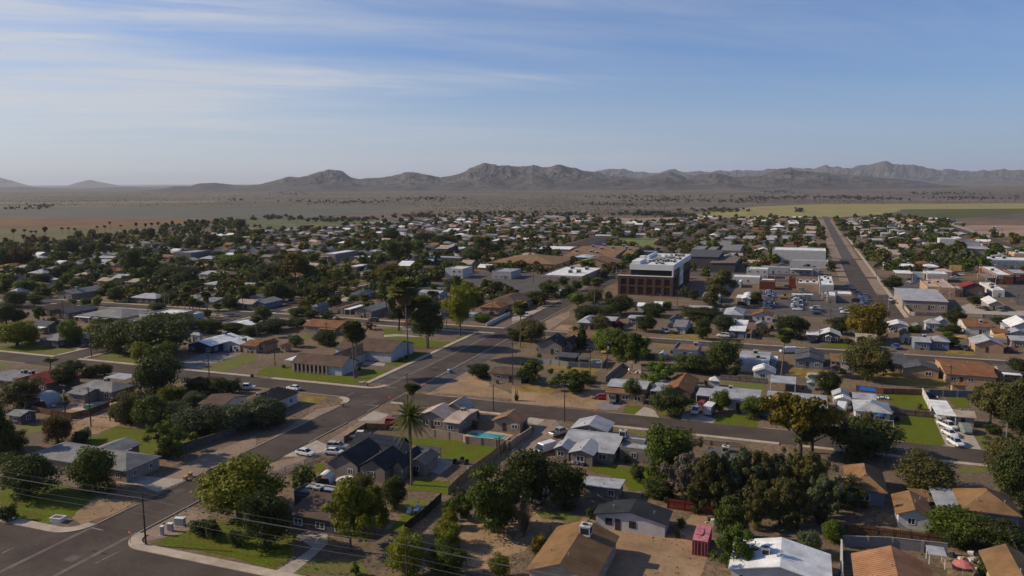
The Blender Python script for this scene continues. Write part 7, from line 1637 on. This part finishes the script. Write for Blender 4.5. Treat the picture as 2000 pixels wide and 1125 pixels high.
def patio_set(tile, x, y, label, m):
    b = MB(); b.box(-.5, .5, -.5, .5, .68, .74); l = MB()
    for a in (-.42, .42):
        for c in (-.42, .42): l.box(a - .03, a + .03, c - .03, c + .03, 0, .68)
    ch = []
    for i, (dx, dy) in enumerate(((-1.3, 0), (1.3, 0), (0, 1.3))):
        q = MB(); q.box(dx - .4, dx + .4, dy - .4, dy + .4, .1, .45); q.box(dx - .4, dx + .4, dy + .3, dy + .42, .45, 1.0); q.box(dx - .42, dx - .34, dy - .4, dy + .3, .45, .65); q.box(dx + .34, dx + .42, dy - .4, dy + .3, .45, .65); ch.append(('chair', q, m))
    simple('patio_set', 'patio furniture', tile, x, y, b, m, label, 12, extra=[('leg', l, m)] + ch)
patio_set('Z2', 1600, 225, 'dark patio table and chairs beside the green back lawn', M_dark); patio_set('Z3', 550, 235, 'pale patio furniture on the sprawling house patio', M_metal); patio_set('Z2', 1250, 612, 'white garden table and chairs in shaded yard', M_white); patio_set('Z8', 890, 520, 'white patio chairs by the back lawn fence', M_white)
def junk(tile, x, y, n, r, label, cols):
    p = at(tile, x, y); t = thing('junk_pile', 'junk', (p[0], p[1], 0), label, top=.5); rn = random.Random(x)
    for i in range(n):
        b = MB(); s = rn.uniform(.2, .6); b.box(-s, s, -s * .6, s * .6, 0, s * 1.1); o = part('junk_item', b, t, mat('junk_' + cols[i % len(cols)], dict(w=(.55, .53, .5), p=(.45, .2, .2), k=(.04, .04, .04), b=(.05, .1, .25), t=(.35, .25, .16))[cols[i % len(cols)]], .8, .1, 1)); a = rn.uniform(0, 6.28); d = r * rn.random() ** .5; o.location = (d * math.cos(a), d * math.sin(a), rn.choice((0, 0, .3))); o.rotation_euler = (rn.uniform(-.3, .3), rn.uniform(-.3, .3), rn.uniform(0, 3))
junk('Z4', 1600, 1000, 26, 3.5, 'pile of white and pink junk by the grey block wall', 'wpkwt'); junk('Z8', 640, 590, 16, 2.5, 'white wrapped junk beside the white hip roofed house', 'wwbt'); junk('Z7', 960, 315, 12, 2.5, 'pale rubble blocks in the walled alley yard', 'wt'); junk('Z5', 440, 560, 14, 3.5, 'scattered dark junk near the arched shelter', 'kwt'); junk('Z3', 540, 225, 10, 1.8, 'white clutter at the sprawling house patio edge', 'wk'); junk('Z8', 1275, 500, 10, 2.2, 'brown junk heap behind the white carport', 'tk'); junk('Z3', 1540, 690, 9, 1.8, 'low row of white bits on dirt behind the pink container', 'wk'); junk('Z7', 250, 220, 10, 2, 'white and tan clutter beside the dark blue house', 'wt')
um = MB(); um.lathe([(1.6, 1.9), (.8, 2.3), (0, 2.5)], 8); um.lathe([(0, 2.46), (.8, 2.26), (1.6, 1.86)], 8); up_ = MB(); up_.tube([(0, 0, 0), (0, 0, 2.4)], .04, 6); simple('parasol', 'umbrella', 'Z4', 1520, 1100, um, mat('pink_cloth', (.42, .14, .12), .8, .1, 1), 'pink parasol beside the junk pile at bottom right', extra=[('pole', up_, M_metal)])
sl = MB(); sl.box(-.7, .7, -.6, .6, 1.2, 1.3)
for a in (-.65, .65):
    for c in (-.55, .55): sl.box(a - .06, a + .06, c - .06, c + .06, 0, 2.9)
sl.slab([(-.8, -.7, 2.9), (.8, -.7, 2.9), (.8, .7, 3.2), (-.8, .7, 3.2)], .06); ss = MB(); ss.slab([(.7, -.3, 1.25), (2.6, -.3, .2), (2.6, .3, .2), (.7, .3, 1.25)], .06); simple('play_tower', 'play tower', 'Z7', 715, 215, sl, mat('yellow_wood', (.38, .22, .06), .8, .12, 1), 'yellow wooden play tower beside the small blue pool', lm='the yellow play tower', extra=[('slide', ss, mat('blue_slide', (.03, .15, .3), .4, .05, 1))])
def giant():                       # tall pale roadside figure, striding, one arm bent
    p = at('D6', 1808, 855); J = [(0, 0, 3.1), (0, 0, 3.9), (0, 0, 4.75), (0, 0, 5.15), (0, -.02, 5.55), (0, -.02, 5.85), (-.3, 0, 2.9), (-.42, -.1, 1.5), (-.5, 0, .15), (-.52, -.45, .08), (.3, 0, 2.9), (.42, .15, 1.5), (.55, .1, .15), (.57, -.4, .08), (-.55, 0, 4.65), (-.75, .05, 3.8), (-.7, -.35, 3.2), (.55, 0, 4.65), (.8, .05, 3.85), (.75, -.7, 3.75)]
    E = [(0, 1), (1, 2), (2, 3), (3, 4), (4, 5), (0, 6), (6, 7), (7, 8), (8, 9), (0, 10), (10, 11), (11, 12), (12, 13), (2, 14), (14, 15), (15, 16), (2, 17), (17, 18), (18, 19)]; rad = [.42, .40, .46, .17, .28, .2, .33, .24, .17, .13, .33, .24, .17, .13, .22, .17, .13, .22, .17, .13]
    me = bpy.data.meshes.new('body'); me.from_pydata(J, E, []); t = thing('roadside_statue', 'statue', (p[0], p[1], 0), 'tall pale roadside statue of a standing figure by the trees', lm='the tall pale statue', top=4); o = ob('body', me, t); sk = o.modifiers.new('Skin', 'SKIN')
    for i, r in enumerate(rad): o.data.skin_vertices[0].data[i].radius = (r, r * .85)
    o.data.skin_vertices[0].data[0].use_root = True; o.modifiers.new('Sub', 'SUBSURF').levels = 1; o.modifiers['Sub'].render_levels = 1; me.materials.append(wmat('wh')); h = MB(); h.lathe([(.0, 6.12), (.24, 6.02), (.31, 5.75), (.28, 5.5), (.2, 5.45)], 10); part('hair', h, t, M_dark); v = MB(); v.lathe([(.44, 3.9), (.5, 4.3), (.5, 4.6), (.3, 4.9)], 10); part('vest', v, t, M_dark); b = MB(); b.box(-1.2, 1.2, -1, 1, 0, .1); part('base', b, t, M_conc)
giant()
rs = MB(); rs.box(-2.4, 2.4, -.05, .05, 0, 1.5); p = at('D1', 740, 685); t = thing('red_awning_sign', 'sign', (p[0], p[1] - 1.5, 3.4), 'red wall sign at the left end of the grey store', me=rs.mesh('sign', mat('sign_red2', (.42, .03, .03), .5, .05, 1)), top=.8)
p = at('D1', 820, 690); t = thing('pylon_sign', 'sign', (p[0], p[1] - 3, 0), 'red and white letter T sign in front of the grey store', top=4); b = MB(); b.box(-1.8, 1.8, -.15, .15, 2.4, 5.4); part('board', b, t, mat('sign_red2', (.42, .03, .03))); words(t, 'T', 3.2, (0, -.17, 3.9), 0, M_white); b = MB(); b.box(-.2, .2, -.1, .1, 0, 2.39); part('post', b, t, M_metal)
p = at('D7', 920, 935); t = thing('billboard', 'sign', (p[0], p[1], 0), 'tan billboard panel behind the white flat roofed building', top=4); b = MB(); b.box(-3.5, 3.5, -.15, .15, 2.5, 6.2); part('board', b, t, mat('tan_board', (.50, .33, .12), .7, .08, 1)); b = MB(); b.box(-2.6, -2.3, .16, .4, 0, 5); b.box(2.3, 2.6, .16, .4, 0, 5); part('post', b, t, M_wood)
p = at('E5', 480, 370); 
for k, lb in ((0, 'left white flat topped kiosk by the brick office'), (1, 'right white flat topped kiosk by the brick office')):
    p = at('E6', 480 + 150 * k, 375); t = thing('kiosk', 'kiosk', (p[0], p[1], 0), lb, 'kiosks', top=2); b = MB(); b.lathe([(0, 0), (1.5, 0), (1.5, 3.0), (0, 3.0)], 12); part('body', b, t, wmat('gw')); b = MB(); b.box(-3.5, 2.0, -1.8, 1.8, 3.02, 3.25); part('roof', b, t, wmat('wh'))
p = at('E6', 250, 355); t = thing('excavator', 'digger', (p[0], p[1], 0), 'small yellow digger in front of the brick office', top=1.5); yl = mat('digger_yellow', (.5, .27, .03), .5, .1, 1); b = MB(); b.box(-1.5, 1.3, -.9, .9, .9, 1.9); part('body', b, t, yl); b = MB(); b.box(-.2, 1.0, -.8, .1, 1.902, 2.9); part('cab', b, t, M_glass); b = MB(); b.box(-1.6, 1.5, -1.1, -.6, 0, .8); part('track', b, t, M_dark); b = MB(); b.box(-1.6, 1.5, .6, 1.1, 0, .8); part('track', b, t, M_dark); b = MB(); b.beam((1.2, .3, 1.5), (2.8, .3, 3.0), .3, .35); b.beam((2.8, .3, 3.0), (3.7, .3, 1.2), .22, .28); part('arm', b, t, yl); b = MB(); b.box(3.4, 4.1, -.1, .7, .6, 1.2); part('bucket', b, t, M_dark)
# ------------------------------------------------------------------ the rest of the town: lots filled between the streets
def inside(x, y, P):
    c = False; n = len(P)
    for i in range(n):
        a, b = P[i], P[(i + 1) % n]
        if (a[1] > y) != (b[1] > y) and x < (b[0] - a[0]) * (y - a[1]) / (b[1] - a[1]) + a[0]: c = not c
    return c
TOWN = [(-120, 700), (-120, 488), (0, 477), (180, 462), (300, 452), (380, 436), (480, 432), (545, 449), (650, 446), (745, 436), (870, 429), (1000, 424), (1090, 433), (1240, 438), (1330, 429), (1400, 426.5), (1500, 427), (1600, 427), (1660, 425.5), (1740, 422), (1800, 428), (1850, 431), (1890, 443), (1905, 455), (2010, 469), (2130, 480), (2130, 640), (2000, 640), (1500, 660), (1000, 660), (500, 680)]
NOGO = [p for n_, p in POLYS if n_ in ('road', 'parking_lot', 'concrete_yard', 'ball_field', 'ball_field_infield', 'sandy_lot', 'hay_field', 'dark_crop_field', 'fallow_strip', 'dirt_track', 'sandy_field', 'lawn', 'pasture', 'green_field', 'grey_field')]
def free(x, y, r):
    for a, b, c, d in ROADS:
        if a - r < x < b + r and c - r < y < d + r: return False
    for a, b, c, d in BOXES:
        if a - r < x < b + r and c - r < y < d + r: return False
    return not any(inside(x, y, P) for P in NOGO)
rn = random.Random(11); cand = []
for gx in range(-620, 480, 19):
    for gy in range(300, 1300, 23):
        x, y = gx + rn.uniform(-4, 4), gy + rn.uniform(-5, 5); q = shot((x, y, 0))
        if not inside(q[0], q[1], TOWN) or not -80 < q[0] < 2080 or q[1] > (575 if q[0] < 420 else 545) or rn.random() < .26: continue
        w, d = rn.uniform(9, 16), rn.uniform(8, 11)
        if rn.random() < .3: w, d = d, w
        if free(x, y, max(w, d) / 2 + 1.5) and not any(math.hypot(x - a, y - b) < r * .8 + 5 for a, b, r in TREES): cand.append((math.hypot(x, y), x, y, w, d)); BOXES.append((x - w / 2, x + w / 2, y - d / 2, y + d / 2))
cand.sort(); far_b = {}
nh = sum(1 for q in THINGS if q['o'].get('category') == 'house')
for i, (dist, x, y, w, d) in enumerate(cand):
    kd = rn.choice(('gx', 'gx', 'gy', 'hip', 'hip')); rc = rn.choices(('gr', 'lg', 'wh', 'bn', 'tn', 'ru', 'dg', 'tw', 'pt'), (20, 14, 12, 13, 10, 6, 8, 14, 10))[0]; wc = rn.choice(('wb', 'cr', 'tw', 'st', 'pe', 'bg', 'gw', 'kw')); z = rn.uniform(2.6, 3.0)
    tile = (kd, 'W', (x - w / 2, x + w / 2), (y - d / 2, y + d / 2), None, z, None, rc)
    if i < 296 - nh: house(None, wc, [tile, ('cov' if rn.random() < .5 else 'flat', 'W', (x - w * .2, x + w * .35), (y - d / 2 - 3.2, y - d / 2 + .3), None, 2.45, 0, rn.choice(('wh', 'lg', rc)))] if rn.random() < .5 else [tile], far=dist > 460, vents=1, ac=[(0, rn.uniform(.3, .7), rn.uniform(.4, .7), 1.3)] if dist < 620 and rn.random() < .6 else ())
    else:
        far_b.setdefault(rc, MB()); b = roof_mesh(kd, x - w / 2, x + w / 2, y - d / 2, y + d / 2, z, .17 * min(w, d)); far_b[rc].add(b.v, b.f); far_b.setdefault('wall_' + wc, MB()).box(x - w / 2 + .4, x + w / 2 - .4, y - d / 2 + .4, y + d / 2 - .4, 0, z - .1)
if far_b:
    al = MB(); ms = []
    for k, b in far_b.items(): al.add(b.v, b.f, len(ms)); ms.append(wmat(k[5:]) if k.startswith('wall_') else rmat(k))
    o = ob('distant_houses', al.mesh('distant_houses', *ms)); o['kind'] = 'stuff'
tc_ = []
for _ in range(120000):
    if len(tc_) > 3050: break
    u = rn.random(); px_, py = rn.uniform(-60, 2060), 424 + 236 * u ** 1.6
    if not inside(px_, py, TOWN) or py > (655 if px_ < 860 else 600 if px_ < 1150 else 545 if px_ < 1380 else 533): continue
    x, y, _z = at('P', px_, py); d = math.hypot(x, y)
    if y < 300 or rn.random() > min(1, .22 + d / 1100) * (1.4 if px_ < 950 else .95): continue
    r = rn.choice((1.8, 2.2, 2.6, 3, 3.5, 4, 4.6, 5.4)); dens = mn.noise((x * .008, y * .008, 5))
    if dens < -.25 and rn.random() < .7: continue
    if not free(x, y, 1.2): continue
    if any(abs(x - a) < 9 and abs(y - b) < 9 and math.hypot(x - a, y - b) < (r + q) * .62 for a, b, q in TREES): continue
    TREES.append((x, y, r)); tc_.append((d / r, x, y, r, rn.choices('dddrrrmmmeb', k=1)[0], rn.choices('ddgggggooooobbyrk', k=1)[0]))
tc_.sort(); n_ind = max(0, 292 - sum(1 for q in THINGS if q['o'].get('category') == 'tree')); rest = []
for d_, x, y, r, k, c in tc_:
    h = r * rn.uniform(1.15, 1.75)
    if k == 'e': h *= 1.35
    if n_ind > 0 and k != 'b': n_ind -= 1; tree(k, (x, y), r * 2, h, c, low=True)
    else: rest.append((x, y, r * 2, h, k, c))
VV, MI = [], []; cols = list(dict.fromkeys(c for *_q, c in rest))
tiny = {k: [np.array([v.co[:] for v in CRL[k][i].vertices]).reshape(-1, 4, 3) for i in range(3)] for k in CRL}
for i, (x, y, w, h, k, c) in enumerate(rest):
    Q = tiny[k][i % 3]; n = 230 if y < 650 else 150; sel = RNG.choice(len(Q), n, replace=False); q = Q[sel]; ctr = q.mean(1, keepdims=True); q = ctr + (q - ctr) * (420 / n) ** .5; a = i * 2.4; ca, sa = math.cos(a), math.sin(a)
    X = (q[..., 0] * ca - q[..., 1] * sa) * w + x; Y = (q[..., 0] * sa + q[..., 1] * ca) * w + y; VV.append(np.stack([X, Y, np.clip(q[..., 2], 0, 1) * h], -1).reshape(-1, 3)); MI.append(np.full(n, cols.index(c)))
V = np.concatenate(VV); n = len(V) // 4; me = bpy.data.meshes.new('distant_trees'); me.vertices.add(len(V)); me.vertices.foreach_set('co', V.ravel().astype(np.float32)); me.loops.add(len(V)); me.loops.foreach_set('vertex_index', np.arange(len(V), dtype=np.int32)); me.polygons.add(n); me.polygons.foreach_set('loop_start', np.arange(0, len(V), 4, dtype=np.int32))
for c in cols: me.materials.append(LEAF[c])
me.polygons.foreach_set('material_index', np.concatenate(MI).astype(np.int32)); me.update(calc_edges=True); me.validate(); o = ob('distant_trees', me); o['kind'] = 'stuff'
for i in range(900):                                       # shrubs along house walls and fences in the near blocks
    if sum(1 for q in THINGS if q['o'].get('category') == 'shrub') > 240: break
    a, b, c, d = BOXES[int(RNG.integers(len(BOXES)))]
    if c > 430 or c < 60 or a > 70 or a < -330: continue
    e = RNG.uniform(.7, 2.2); x, y = ((RNG.uniform(a, b), c - e), (b + e, RNG.uniform(c, d)), (a - e, RNG.uniform(c, d)))[i % 3]
    if not free(x, y, .5) and not any(a2 < x < b2 and c2 < y < d2 for a2, b2, c2, d2 in BOXES + ROADS) or free(x, y, .5):
        s = RNG.uniform(.9, 2.1); tree('b', (x, y), s, s * RNG.uniform(.7, 1.2), 'gdobly'[int(RNG.integers(6))], low=True)
# dry weeds and grass tufts on bare ground
W = []; SMOOTH = [p for n_, p in POLYS if n_ in ('lawn', 'driveway', 'pool_deck', 'gravel_bed')]
for _ in range(40000):
    u = rn.random(); p = at('P', rn.uniform(-20, 2020), 560 + 600 * u); x, y = p[0], p[1]
    if mn.noise((x * .06, y * .06, 9)) < rn.uniform(-.1, .7) or not 40 < y < 420: continue
    if any(a - .3 < x < b + .3 and c - .3 < y < d + .3 for a, b, c, d in ROADS) or any(a < x < b and c < y < d for a, b, c, d in BOXES) or any(inside(x, y, P) for P in SMOOTH): continue
    s = rn.uniform(.05, .12)
    for k in range(3):
        d = RNG.normal(size=3); d[2] *= .3; d /= np.linalg.norm(d); a = np.cross(d, RNG.normal(size=3)); a /= np.linalg.norm(a); b = np.cross(d, a); c = np.array([x, y, s * .4]) + RNG.normal(size=3) * s * .4
        W.append(np.stack([c - a * s - b * s, c + a * s - b * s, c + a * s + b * s, c - a * s + b * s]))
W = np.concatenate(W); W[:, 2] = np.maximum(W[:, 2], .0); me = leaf_mesh('dry_weeds', W); me.materials.append(leafmat('weed_leaf', (.15, .12, .06), (.24, .18, .09), .3)); o = ob('dry_weeds', me); o['kind'] = 'stuff'
# ------------------------------------------------------------------ labels: each names a thing by its look and by what it stands beside
LM = [(q['lm'], shot(q['p'])) for q in THINGS if q['lm']]
buckets = {}
for q in THINGS:
    if q['label']: q['o']['label'] = q['label']; continue
    a = shot(q['p']); best = min(((math.hypot((a[0] - b[0]) * .8, (a[1] - b[1]) * 1.6), n, b) for n, b in LM if n != q['lm']), key=lambda v: v[0])
    dx, dy = a[0] - best[2][0], a[1] - best[2][1]; lr = 'left of' if dx < 0 else 'right of'
    rel = lr if abs(dx) > 2.4 * abs(dy) else ('behind' if dy < 0 else 'in front of') if abs(dy) > 1.2 * abs(dx) else ('behind and ' if dy < 0 else 'in front and ') + lr
    buckets.setdefault((q['desc'], rel, best[1]), []).append((best[0], q))
ORD = ['nearest', 'second nearest', 'third nearest', 'fourth nearest', 'fifth nearest', 'sixth nearest', 'seventh nearest', 'eighth nearest', 'ninth nearest', 'tenth nearest'] + ['%d%s nearest' % (i, 'th' if i < 21 else {1: 'st', 2: 'nd', 3: 'rd'}.get(i % 10, 'th')) for i in range(11, 80)]
for (desc, rel, lm), L in buckets.items():
    L.sort(key=lambda v: v[0])
    for i, (_d, q) in enumerate(L):
        s = '%s %s %s' % (desc, rel, lm) + ('' if len(L) == 1 else ', ' + ORD[i])
        for cut in (' with transformer', ' tree', 'wooden ', ' nearest'):
            if len(s.split()) > 16: s = s.replace(cut, '', 1)
        q['o']['label'] = s
